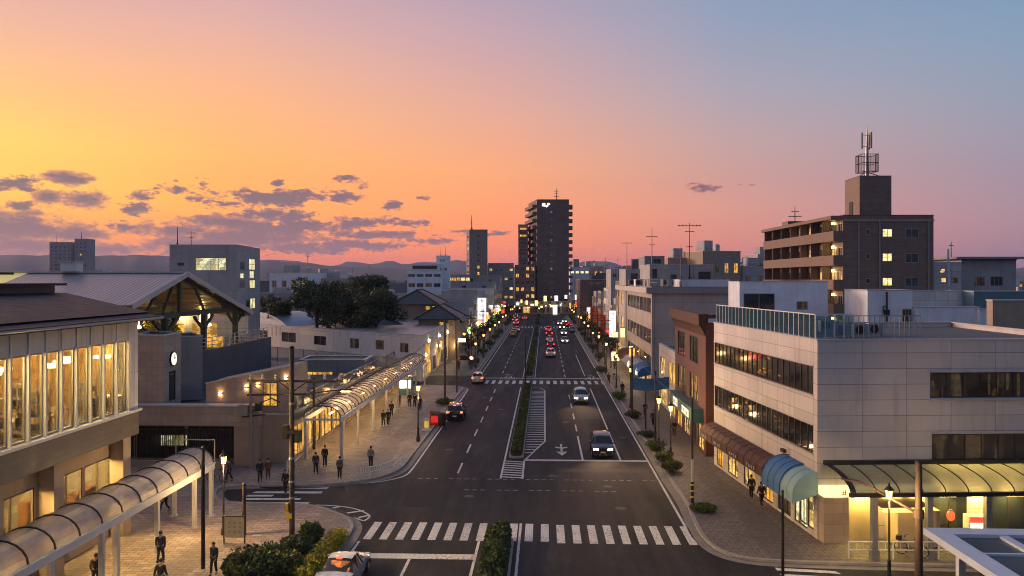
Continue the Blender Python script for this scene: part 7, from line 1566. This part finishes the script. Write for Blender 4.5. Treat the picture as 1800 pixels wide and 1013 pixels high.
CARGLASS = pane_mat('car_glass', (.015, .016, .018), rough=.04)
CARGLINT = pane_mat('car_glass_painted_glints', (.012, .012, .012), lit=(1., .28, .03), es=.9, sc=(2.2, 3, 4.0), thr=(.72, .97))  # amber reflections painted on the rear glass as emission
TAIL_ON = glow('tail_light_on', (1., .035, .02), 4.5); TAIL_HOT = glow('tail_light_bright', (1., .045, .02), 9.); TAIL_OFF = mat('tail_light', (.25, .01, .01), .2); HEAD_ON = glow('headlight_on', (1., .74, .38), 9.); HEAD_OFF = mat('headlight', (.6, .6, .6), .1); PLATE = mat('plate_white', (.7, .7, .68), .5); PLATE_Y = mat('plate_yellow', (.7, .52, .06), .5); TYRE = mat('tyre', (.014, .014, .014), .85)
def car(kind, label, x, y, rz, paint, head=None, tail=None, plate=PLATE, rear_glass=None, cat='car', rack=False, group=None):
    c = CARS[kind]; st_ = c['st']; r = thing('parked_car' if False else 'car', label, cat, (x, y, .006), rz, group)
    def sec(s):
        y_, zl, zb, zt, wl, wb, wt = s; zm = zl + (zb - zl) * .55
        return [(0, y_, zl), (wl * .92, y_, zl), (wl + .01, y_, zm), (wb, y_, zb), (wt + (wb - wt) * .04, y_, zt - .03), (wt * .8, y_, zt), (0, y_, zt + .03)]
    body, glass = MB(), {'windscreen': MB(), 'rear_window': MB(), 'side_window': MB()}
    secs = [sec(s) for s in st_]
    for i in range(len(st_) - 1):
        for sx in (1, -1):
            for k in range(6):
                a, b, c2, d = secs[i][k], secs[i][k + 1], secs[i + 1][k + 1], secs[i + 1][k]
                q = [(p[0] * sx, p[1], p[2]) for p in (a, b, c2, d)]
                if sx > 0: q = q[::-1]
                t_ = body
                if k >= 4 and i == c['ws'][0]: t_ = glass['windscreen']
                elif k >= 4 and i == c['rw'][0]: t_ = glass['rear_window']
                elif k == 3 and c['cab'][0] <= i < c['cab'][1]: t_ = glass['side_window']
                t_.quad(*q)
    for e, fl in ((0, 1), (-1, 0)):
        P = [(p[0], p[1], p[2]) for p in secs[e]] + [(-p[0], p[1], p[2]) for p in reversed(secs[e][1:-1])]
        body.add(P, [tuple(range(len(P))) if fl else tuple(reversed(range(len(P))))])
    for sx in (1, -1):
        for i in sorted({c['cab'][0], c['cab'][0] + 1, (c['cab'][0] + c['cab'][1] + 1) // 2, c['cab'][1]}):
            a, b = secs[i][3], secs[i][4]; body.bar((a[0] * sx, a[1], a[2]), (b[0] * sx, b[1], b[2]), .09, .04)
    # weld and smooth the shell
    o = obj('body', body, paint, r, local=True)
    import bmesh; bm = bmesh.new(); bm.from_mesh(o.data); bmesh.ops.remove_doubles(bm, verts=bm.verts, dist=.001); bmesh.ops.recalc_face_normals(bm, faces=bm.faces); bm.to_mesh(o.data); bm.free(); o.data.shade_smooth(); o.data.set_sharp_from_angle(angle=math.radians(34))
    for nm_, g in glass.items(): obj(nm_, g, rear_glass if (nm_ == 'rear_window' and rear_glass) else CARGLASS, r, local=True)
    wr = c['wr']; wmax = max(s[4] for s in st_)
    for ya in c['axle']:
        for sx in (1, -1):
            T = Matrix.Translation((sx * (wmax - .09), ya, wr)) @ Matrix.Rotation(PI / 2, 4, 'Y')
            g = MB(T); g.lathe([(wr * .7, -.1), (wr, -.08), (wr, .08), (wr * .7, .11), (wr * .62, .11)] if sx > 0 else [(wr * .62, -.11), (wr * .7, -.11), (wr, -.08), (wr, .08), (wr * .7, .1)], 18); w_ = obj('wheel', g, TYRE, r, local=True, sharp=40)
            g = MB(T); z_ = .112 * sx; g.lathe(sorted([(wr * .6, z_), (wr * .5, z_ + .01 * sx)], key=lambda q: q[1]), 14); obj('rim', g, M_['alu_frame'], w_, local=True)
            g = MB(T); A0 = [((wr + .055) * math.cos(a), (wr + .055) * math.sin(a), .06 * sx) for a in [PI * q / 10 + PI / 2 for q in range(11)]]
            for a, b in zip(A0[:-1], A0[1:]): g.bar(a, b, .06, .12)
            obj('wheel_arch', g, M_['black'], r, local=True)
    f0, f1 = st_[1], st_[0]; b0, b1 = st_[-2], st_[-1]
    for sx in (1, -1):
        zf_ = (f0[2] + f1[2]) / 2 - .02; g = MB(); g.lathe([(.02, -.06), (.13, -.05), (.15, 0), (.10, .05), (.02, .06)], 10) if False else g.box(*sorted((sx * f1[4] * .98, sx * f0[4] * .97)), f0[0] - .14, f1[0] - .01, zf_ - .09, zf_ + .07); g.box(*sorted((sx * f1[4] * .62, sx * f1[4] * .975)), f0[0] - .1, f1[0] + .02, zf_ - .10, zf_ + .05); obj('headlight', g, head or HEAD_OFF, r, local=True)
        g = MB(); g.box(*sorted((sx * .12, sx * .34)), f1[0] - .25, f1[0] - .03, f0[1] + .06, f0[1] + .14) ; obj('fog_lamp', g, HEAD_OFF, r, local=True)
        zb_2 = b0[2] - .13; g = MB(); g.box(*sorted((sx * (b0[4] - .24), sx * (b0[4] + .015))), b1[0] - .015, b0[0] + .14, zb_2 - .10, zb_2 + .08); obj('tail_light', g, tail or TAIL_OFF, r, local=True)
        a = secs[c['cab'][0]][3]; g = MB(); g.box(*sorted((sx * (a[0] + .04), sx * (a[0] + .2))), a[1] - .25, a[1] - .13, a[2] + .0, a[2] + .13); g.bar((sx * a[0] * .97, a[1] - .2, a[2]), (sx * (a[0] + .08), a[1] - .19, a[2] + .05), .04); obj('mirror', g, paint, r, local=True)
        for yh in (.15, -.75): g = MB(); w_ = max(s[5] for s in st_); zz = secs[4][3][2] - .12; g.box(*sorted((sx * (w_ - .015), sx * (w_ + .025))), yh - .09, yh + .09, zz, zz + .035); obj('door_handle', g, M_['alu_frame'], r, local=True)
    if tail in (TAIL_ON, TAIL_HOT): i = c['rw'][0]; p = secs[i][6]; g = MB(); g.box(-.14, .14, p[1] - .10, p[1] - .02, p[2] - .045, p[2] + .015); obj('brake_lamp', g, tail, r, local=True)
    g = MB(); g.box(-.22, .22, f1[0] + .0, f1[0] + .025, f1[1] + .03, f1[1] + .16); obj('number_plate', g, plate, r, local=True)
    g = MB(); g.box(-.22, .22, b1[0] - .025, b1[0], b1[1] + .06, b1[1] + .20); obj('number_plate', g, plate, r, local=True)
    g = MB(); g.box(-.5, .5, f1[0] - .04, f1[0] + .008, f1[1] - .10 if kind != 'sedan' else f1[1] - .08, f1[1] + .02); obj('grille', g, M_['black'], r, local=True)
    g = MB(); g.box(-f0[4] * .85, f0[4] * .85, f0[0] - .3, f0[0] + .04, f0[1] - .03, f0[1] + .07); g.box(-b0[4] * .85, b0[4] * .85, b0[0] - .03, b0[0] + .3, b0[1] - .03, b0[1] + .08); obj('bumper', g, M_['black'] if kind != 'sedan' else paint, r, local=True)
    g = MB(); i = c['cab'][0] + 1; z_ = secs[i][4][2]; [g.bar((sx * secs[i][4][0] * .96, secs[i][4][1] - .2, z_ + .09), (sx * secs[i][4][0] * .96, secs[c['cab'][1] - 1][4][1], z_ + .10), .04) for sx in (1, -1)]
    if rack: obj('roof_rail', g, M_['alu_frame'], r, local=True)
    return r
def paint(n, c): return mat(n, c, .28, .06, 1.5, metal=.25, coat=.8)
WHITE = paint('paint_white', (.62, .64, .66)); BLACK = paint('paint_black', (.018, .018, .022)); SILVER = paint('paint_silver', (.42, .43, .45)); PINKW = paint('paint_pearl', (.55, .45, .43)); DRED = paint('paint_red', (.28, .02, .02)); DGREY = paint('paint_grey', (.09, .09, .10)); YEL = paint('paint_yellow', (.6, .38, .04))
car('sedan', 'silvery white sedan with amber glints painted on its rear window waiting at the near kerb', -9.95, 39.2, -.03, mat('paint_sky_tint', (.46, .52, .62), .22, .03, 1., metal=.3, coat=.6), tail=TAIL_ON, rear_glass=CARGLINT)  # sky reflection put into the white body as a bluish base colour
p = pt(802, 86.5); cb = car('suv', 'black car with red rear lights stopped beside the red cabinet', p.x, p.y, .02, BLACK, tail=TAIL_HOT)
p = pt(841, 116.5); car('hatch', 'pearl pale hatchback with red lights passing the middle crossing', p.x, p.y, .0, PINKW, tail=TAIL_HOT)
p = pt(1020, 97.5); c1 = car('suv', 'silver car with lit headlights approaching behind the black one', p.x, p.y, PI, SILVER, head=HEAD_ON, plate=PLATE_Y, rack=True)
p = pt(1057, 68.7); c2 = car('suv', 'black car with lit headlights and yellow plate at the stop line', p.x, p.y, PI, BLACK, head=HEAD_ON, plate=PLATE_Y, rack=True)
for c_ in (c1, c2):
    for sx in (.62, -.62):
        l = bpy.data.lights.new('headlight_beam', 'SPOT'); l.energy = 700 if c_ is c2 else 300; l.color = (1, .60, .30); l.spot_size = math.radians(80); l.spot_blend = .8; l.shadow_soft_size = .08
        o = bpy.data.objects.new('headlight_beam', l); COL.objects.link(o); o.parent = c_; o.location = (sx, 2.3, .85); o.rotation_euler = (math.radians(82), 0, 0)
# the queue further down the street
for k, (kind, u, v, rz, pc, hd, tl, lab) in enumerate((
 ('suv', 968, 629, 0, WHITE, None, TAIL_HOT, 'white car with red lights last in the queue beside the median hedge'), ('hatch', 968, 612.5, 0, DRED, None, TAIL_ON, 'dark red car second from the end of the queue beside the hedge'), ('sedan', 966.5, 602, 0, PINKW, None, TAIL_ON, 'pale car third from the end of the queue beside the hedge'), ('suv', 965.5, 592, 0, DRED, None, TAIL_HOT, 'reddish car fourth from the end of the queue beside the hedge'), ('hatch', 964, 584, 0, SILVER, None, TAIL_ON, 'car at the head of the queue beside the hedge'),
 ('sedan', 993, 604, PI, SILVER, HEAD_ON, None, 'first oncoming car with bright headlights beside the queue'), ('hatch', 991, 590, PI, WHITE, HEAD_ON, None, 'second oncoming car with bright headlights beyond the first'), ('suv', 988, 580, PI, DGREY, HEAD_ON, None, 'third oncoming car with bright headlights near the far crossing'), ('hatch', 984, 572, PI, SILVER, HEAD_ON, None, 'oncoming car just past the far crossing'), ('sedan', 992, 568, PI, WHITE, HEAD_ON, None, 'farthest oncoming car in the outer lane'),
 ('sedan', 908.5, 584, 0, SILVER, None, TAIL_ON, 'car with red lights driving away on the west lanes before the far crossing'), ('hatch', 903.5, 588, 0, DGREY, None, None, 'dark car at the western kerb near the far crossing'), ('hatch', 901.5, 592, 0, YEL, HEAD_ON, TAIL_OFF, 'small yellow taxi at the western kerb'), ('suv', 907, 572, 0, WHITE, None, TAIL_HOT, 'car with red lights just past the far western crossing'), ('hatch', 905, 566, 0, DRED, None, TAIL_HOT, 'second car with red lights past the far western crossing'), ('suv', 906, 560, 0, DGREY, None, TAIL_HOT, 'farthest car with red lights on the west lanes'), ('sedan', 922, 563, 0, SILVER, None, TAIL_ON, 'car with red lights turning near the far junction'), ('sedan', 1000, 575, 0, DRED, None, TAIL_ON, 'dark red car parked by the far eastern shops'))):
    p = G(u, v); car(kind, lab, p.x, p.y + 2.2, rz, pc, head=hd, tail=tl)
p = G(1008, 584); car('hatch', 'grey car parked at the eastern kerb before the far crossing', 9.9 - 2.0, p.y, PI, DGREY)
# ================================================================= people
SKIN = mat('skin', (.36, .22, .15), .6, .08, 6.); HAIRM = mat('hair_black', (.010, .009, .009), .6, .2, 20.); SHOE = mat('shoe_black', (.012, .012, .013), .5)
CL = {n: mat('cloth_' + n, c, .85, .15, 6.) for n, c in dict(black=(.012, .012, .015), navy=(.016, .020, .036), charcoal=(.03, .03, .034), grey=(.09, .095, .105), blue=(.06, .085, .14), brown=(.06, .04, .03), rust=(.14, .045, .025), denim=(.035, .045, .07), pale=(.20, .20, .21)).items()}
def skin_mesh(name, nodes, edges, root=0, sub=1):
    """nodes: (x, y, z, radius); grown with a Skin modifier into one continuous surface"""
    me = bpy.data.meshes.new(name); me.from_pydata([n[:3] for n in nodes], edges, []); me.update()
    o = bpy.data.objects.new(name, me); COL.objects.link(o)
    md = o.modifiers.new('Skin', 'SKIN'); md.use_smooth_shade = True
    lay = me.skin_vertices[0].data
    for i, n in enumerate(nodes): r = n[3]; lay[i].radius = (r, r) if not isinstance(r, tuple) else r; lay[i].use_root = (i == root)
    sb = o.modifiers.new('Subdivision', 'SUBSURF'); sb.levels = sub; sb.render_levels = sub
    dg = bpy.context.evaluated_depsgraph_get(); m2 = bpy.data.meshes.new_from_object(o.evaluated_get(dg)); m2.name = name
    bpy.data.objects.remove(o); bpy.data.meshes.remove(me); m2.shade_smooth(); m2.materials.clear(); return m2
def pose_meshes(P):
    """P: joint positions for one pose; returns body, jacket, trousers, shoes, hair meshes"""
    J = P; n = []; e = []; ix = {}
    def nd(k, r, pos=None, par=None):
        p = pos or J[k]; n.append((*p, r)); ix[k] = len(n) - 1
        if par: e.append((ix[par], ix[k]))
    nd('pel', .115); nd('spi', .11, par='pel'); nd('che', .125, par='spi'); nd('nek', .055, par='che')
    h = Vector(J['hed']); f = Vector((0, 1, 0)); up = Vector((0, 0, 1))
    nd('hd0', .075, tuple(h - up * .07 + f * .01), 'nek'); nd('hd1', .088, tuple(h), 'hd0'); nd('hd2', .07, tuple(h + up * .08 - f * .01), 'hd1'); nd('nos', .016, tuple(h + f * .105 - up * .015), 'hd1'); nd('chn', .03, tuple(h + f * .06 - up * .095), 'hd0')
    for s in 'LR':
        sx = 1 if s == 'R' else -1
        nd('ear' + s, .018, tuple(h + Vector((sx * .09, -.005, -.01))), 'hd1')
        nd('sh' + s, .062, par='che'); nd('el' + s, .043, par='sh' + s); nd('wr' + s, .028, par='el' + s)
        a = (Vector(J['wr' + s]) - Vector(J['el' + s])).normalized(); w = Vector(J['wr' + s]); side = Vector((0, 1, 0)); side = (side - a * side.dot(a)).normalized()
        nd('pa' + s, (.022, .036), tuple(w + a * .055), 'wr' + s)
        for k, (o_, L) in enumerate(((.026, .085), (.009, .095), (-.009, .09), (-.026, .07))): nd('f%d' % k + s, .0085, tuple(w + a * (.06 + L) + side * o_ * 1.15 + Vector((-sx * .012, 0, 0))), 'pa' + s)
        nd('th' + s, .0095, tuple(w + a * .075 + side * .055), 'pa' + s)
        nd('hi' + s, .085, par='pel'); nd('kn' + s, .058, par='hi' + s); nd('an' + s, .038, par='kn' + s); nd('to' + s, .036, par='an' + s)
    body = skin_mesh('body', n, e, sub=2)
    def sub(keys, extra, par):
        nn = []; ee = []; jx = {}
        for k, r in keys: nn.append((*J[k], r)); jx[k] = len(nn) - 1
        for a, b in par: ee.append((jx[a], jx[b]))
        return nn, ee
    hem = Vector(J['pel']) + Vector((0, 0, -.06)); J2 = dict(J); J['hem'] = tuple(hem)
    for s in 'LR': J['cu' + s] = tuple(Vector(J['el' + s]).lerp(Vector(J['wr' + s]), .92)); J['tc' + s] = tuple(Vector(J['kn' + s]).lerp(Vector(J['an' + s]), .93)); J['col'] = tuple(Vector(J['che']).lerp(Vector(J['nek']), .7))
    nn, ee = sub([('che', (.155, .13)), ('spi', (.15, .125)), ('hem', (.165, .135)), ('col', .075)] + [x for s in 'LR' for x in (('sh' + s, .08), ('el' + s, .058), ('cu' + s, .046))], None, [('che', 'spi'), ('spi', 'hem'), ('che', 'col')] + [x for s in 'LR' for x in (('che', 'sh' + s), ('sh' + s, 'el' + s), ('el' + s, 'cu' + s))])
    jacket = skin_mesh('jacket', nn, ee)
    nn, ee = sub([('pel', (.135, .125))] + [x for s in 'LR' for x in (('hi' + s, .105), ('kn' + s, .075), ('tc' + s, .062))], None, [x for s in 'LR' for x in (('pel', 'hi' + s), ('hi' + s, 'kn' + s), ('kn' + s, 'tc' + s))])
    trousers = skin_mesh('trousers', nn, ee)
    shoes = []
    for s in 'LR':
        a = Vector(J['an' + s]); t_ = Vector(J['to' + s]); d = (t_ - a); a2 = a - Vector((0, d.y, 0)).normalized() * .05 - Vector((0, 0, .03))
        shoes.append(skin_mesh('shoe', [(*a2, .045), (*(a * .35 + t_ * .65 - Vector((0, 0, .0))), .047), (*t_, .04)], [(0, 1), (1, 2)]))
    vs, fs = [], []; c = h + up * .035 - f * .012; nr, ns = 6, 14
    for k in range(nr + 1):
        for q in range(ns):
            a = 2 * PI * q / ns; low = -.03 if math.sin(a) > .35 else -.62     # short over the brow, down to the nape behind
            el_ = math.pi / 2 * (1 - k / nr) + math.asin(low) * (k / nr); b_ = 1 + .05 * math.sin(q * 5 + k * 3)
            vs.append(tuple(c + Vector((.093 * b_ * math.cos(el_) * math.cos(a), .108 * b_ * math.cos(el_) * math.sin(a), .098 * math.sin(el_)))))
    for k in range(nr):
        for q in range(ns): fs.append((k * ns + q, (k + 1) * ns + q, (k + 1) * ns + (q + 1) % ns, k * ns + (q + 1) % ns))
    hr = bpy.data.meshes.new('hair'); hr.from_pydata(vs, [], fs); hr.update(); hr.shade_smooth()
    return dict(body=body, jacket=jacket, trousers=trousers, shoes=shoes, hair=hr)
def mkpose(step, arm, lean=0.):
    J = dict(pel=(0, 0, .93), spi=(0, .005, 1.10), che=(0, .01 + lean, 1.33), nek=(0, .02 + lean, 1.47), hed=(0, .045 + lean, 1.60))
    for s, sx, ph in (('R', 1, step), ('L', -1, -step)):
        J['hi' + s] = (sx * .09, 0, .88); fw = ph
        J['kn' + s] = (sx * .095, .10 * (fw > 0) * abs(fw) + .02 + (.06 * fw if fw < 0 else .08 * fw), .49); J['an' + s] = (sx * .095, .30 * fw, .09 + (.07 * abs(fw) if fw < 0 else 0)); J['to' + s] = (sx * .105, .30 * fw + .17, .045 if fw >= 0 else .05)
        sw = -arm * (1 if ph > 0 else -1) if step else arm * .2
        J['sh' + s] = (sx * .18, .0 + lean, 1.38); J['el' + s] = (sx * .225, .10 * sw - .03, 1.11); J['wr' + s] = (sx * .215, .26 * sw + .05, .90)
    return J
POSES = {'walk': pose_meshes(mkpose(1., .9, .02)), 'walk2': pose_meshes(mkpose(-.8, .7, .02)), 'stand': pose_meshes(mkpose(0., .3)), 'slow': pose_meshes(mkpose(.4, .4)), 'slow2': pose_meshes(mkpose(-.45, .5))}
def person(label, x, y, rz, pose, top, leg, h=1.68, z=H, hair=None, group=None):
    r = thing('person', label, 'person', (x, y, z), rz, group); P = POSES[pose]; s_ = h / 1.71; r.scale = (s_, s_, s_)
    for nm_, me, m in (('body', P['body'], SKIN), ('jacket', P['jacket'], CL[top]), ('trousers', P['trousers'], CL[leg]), ('shoe', P['shoes'][0], SHOE), ('shoe', P['shoes'][1], SHOE), ('hair', P['hair'], hair or HAIRM)):
        if not me.materials: me.materials.append(m)
        o = bpy.data.objects.new(nm_, me); COL.objects.link(o); o.parent = r; o.material_slots[0].link = 'OBJECT'; o.material_slots[0].material = m
    return r
PP = [ # u, v of the feet, heading (0 = away), pose, top, trousers, height, label
 (290, 901, 2.6, 'walk', 'blue', 'black', 1.70, 'walker in blue top crossing the lamp lit plaza under the canopy end'), (282, 994, .3, 'walk', 'charcoal', 'black', 1.78, 'walker in dark jacket striding on the near plaza beside the canopy posts'), (376, 1011, 2.9, 'slow', 'navy', 'black', 1.66, 'person in dark vest with tan sleeves standing by the big bush'),
 (403, 847, 1.5, 'walk2', 'brown', 'black', 1.68, 'person in brown coat walking by the parked bicycle at the fence screen'), (457, 849, -2.8, 'walk', 'navy', 'black', 1.72, 'person in navy coat walking before the dark concourse glazing'), (471, 843, .2, 'slow', 'rust', 'rust', 1.60, 'person in rust coloured coat beside the concourse corner pillar'), (502, 869, 2.9, 'slow2', 'black', 'black', 1.74, 'person in black stepping onto the small zebra crossing'),
 (555, 834, .1, 'slow', 'charcoal', 'black', 1.70, 'person in charcoal walking under the near arcade end'), (571, 821, .0, 'stand', 'black', 'black', 1.72, 'person in black walking ahead under the near arcade end'), (597, 842, -.2, 'stand', 'grey', 'black', 1.68, 'person in grey jacket at the kerb beside the first arcade post'), (652, 823, .1, 'slow2', 'pale', 'black', 1.74, 'person in pale top alone on the lamp lit pavers by the guard rail'),
 (674, 750, 3.0, 'slow', 'black', 'black', 1.68, 'person in black, shorter of the pair strolling beneath the arcade'), (682.5, 749, 3.1, 'slow2', 'black', 'black', 1.72, 'person in black, taller of the pair strolling beneath the arcade'), (688, 733, .3, 'stand', 'black', 'black', 1.70, 'person in black just beyond the strolling pair'), (701.5, 715, .1, 'slow', 'brown', 'black', 1.66, 'person in brown near the dark kiosk booth'), (720, 716, .0, 'stand', 'black', 'black', 1.74, 'tall person in black before the kiosk booth window'), (729, 717, .1, 'slow', 'black', 'black', 1.68, 'person in black right of the kiosk, leftmost behind the lamp post'), (738.5, 722, .2, 'stand', 'navy', 'black', 1.64, 'person in navy just past the arcade lamp post'),
 (1339, 894, .2, 'walk', 'charcoal', 'black', 1.72, 'walker in charcoal passing the brown awnings on the eastern pavement'), (1321, 878, .1, 'slow', 'black', 'black', 1.66, 'person in black looking into the shop under the brown awning'), (1185, 769, 2.9, 'stand', 'black', 'brown', 1.68, 'person in dark coat with a dog sized bag by the brick shop door'), (1134, 733, .1, 'slow', 'black', 'black', 1.66, 'person in black below the blue awning'), (1094, 694, 3., 'slow2', 'black', 'navy', 1.64, 'person in black on the bright pavement by the pale awnings'), (1070, 676, 3., 'stand', 'brown', 'black', 1.66, 'person waiting on the eastern pavement near the middle crossing'), (1148, 750, .1, 'walk', 'navy', 'black', 1.68, 'person in navy walking past the flag pole')]
for (u, v, rz, ps, tp, lg, h, lab) in PP:
    zz = .006 if (u, v) == (502, 869) else H; p = G(u, v, zz); person(lab, p.x, p.y, rz, ps, tp, lg, h, zz)
p = G(168, 1036, H); person('dark haired person in black at the picture edge beside the planter bags', p.x, p.y, .4, 'slow', 'black', 'black', 1.72)
p = G(282, 1048, H); person('person in black nearest the camera seen from head to shoulders', p.x, p.y, .0, 'walk2', 'charcoal', 'black', 1.74)
p = G(457, 849, H)
rr_ = random.Random(9)
for k in range(14):
    y_ = rr_.uniform(130, 235); x_ = rr_.choice((rr_.uniform(11.4, 13.2), rr_.uniform(-16.5, -13.8))); person('distant dark clothed pedestrian on the %s pavement' % ('eastern' if x_ > 0 else 'western'), x_, y_, rr_.choice((0, PI)) + rr_.uniform(-.3, .3), rr_.choice(('walk', 'walk2', 'slow', 'stand')), rr_.choice(('black', 'navy', 'charcoal')), 'black', rr_.uniform(1.58, 1.76), group='distant pedestrians on the %s pavement' % ('eastern' if x_ > 0 else 'western'))
# ---------------------------------------------------------------- dusk haze, one box of even air round everything
g = MB(); g.box(-7000, 7000, -300, 7000, -1.4, 190)
hz = tag(obj('haze', g, None), kind='stuff')
m = bpy.data.materials.new('haze_air'); m.use_nodes = True; t = NT(m.node_tree); t.n.remove(t.n['Principled BSDF'])
pv = t.new('ShaderNodeVolumePrincipled'); pv.inputs['Color'].default_value = (.50, .57, .90, 1); pv.inputs['Density'].default_value = 1.25e-4; pv.inputs['Anisotropy'].default_value = .15
t.l.new(pv.outputs[0], t.n['Material Output'].inputs['Volume']); hz.data.materials.append(m)
cy.volume_bounces = 0
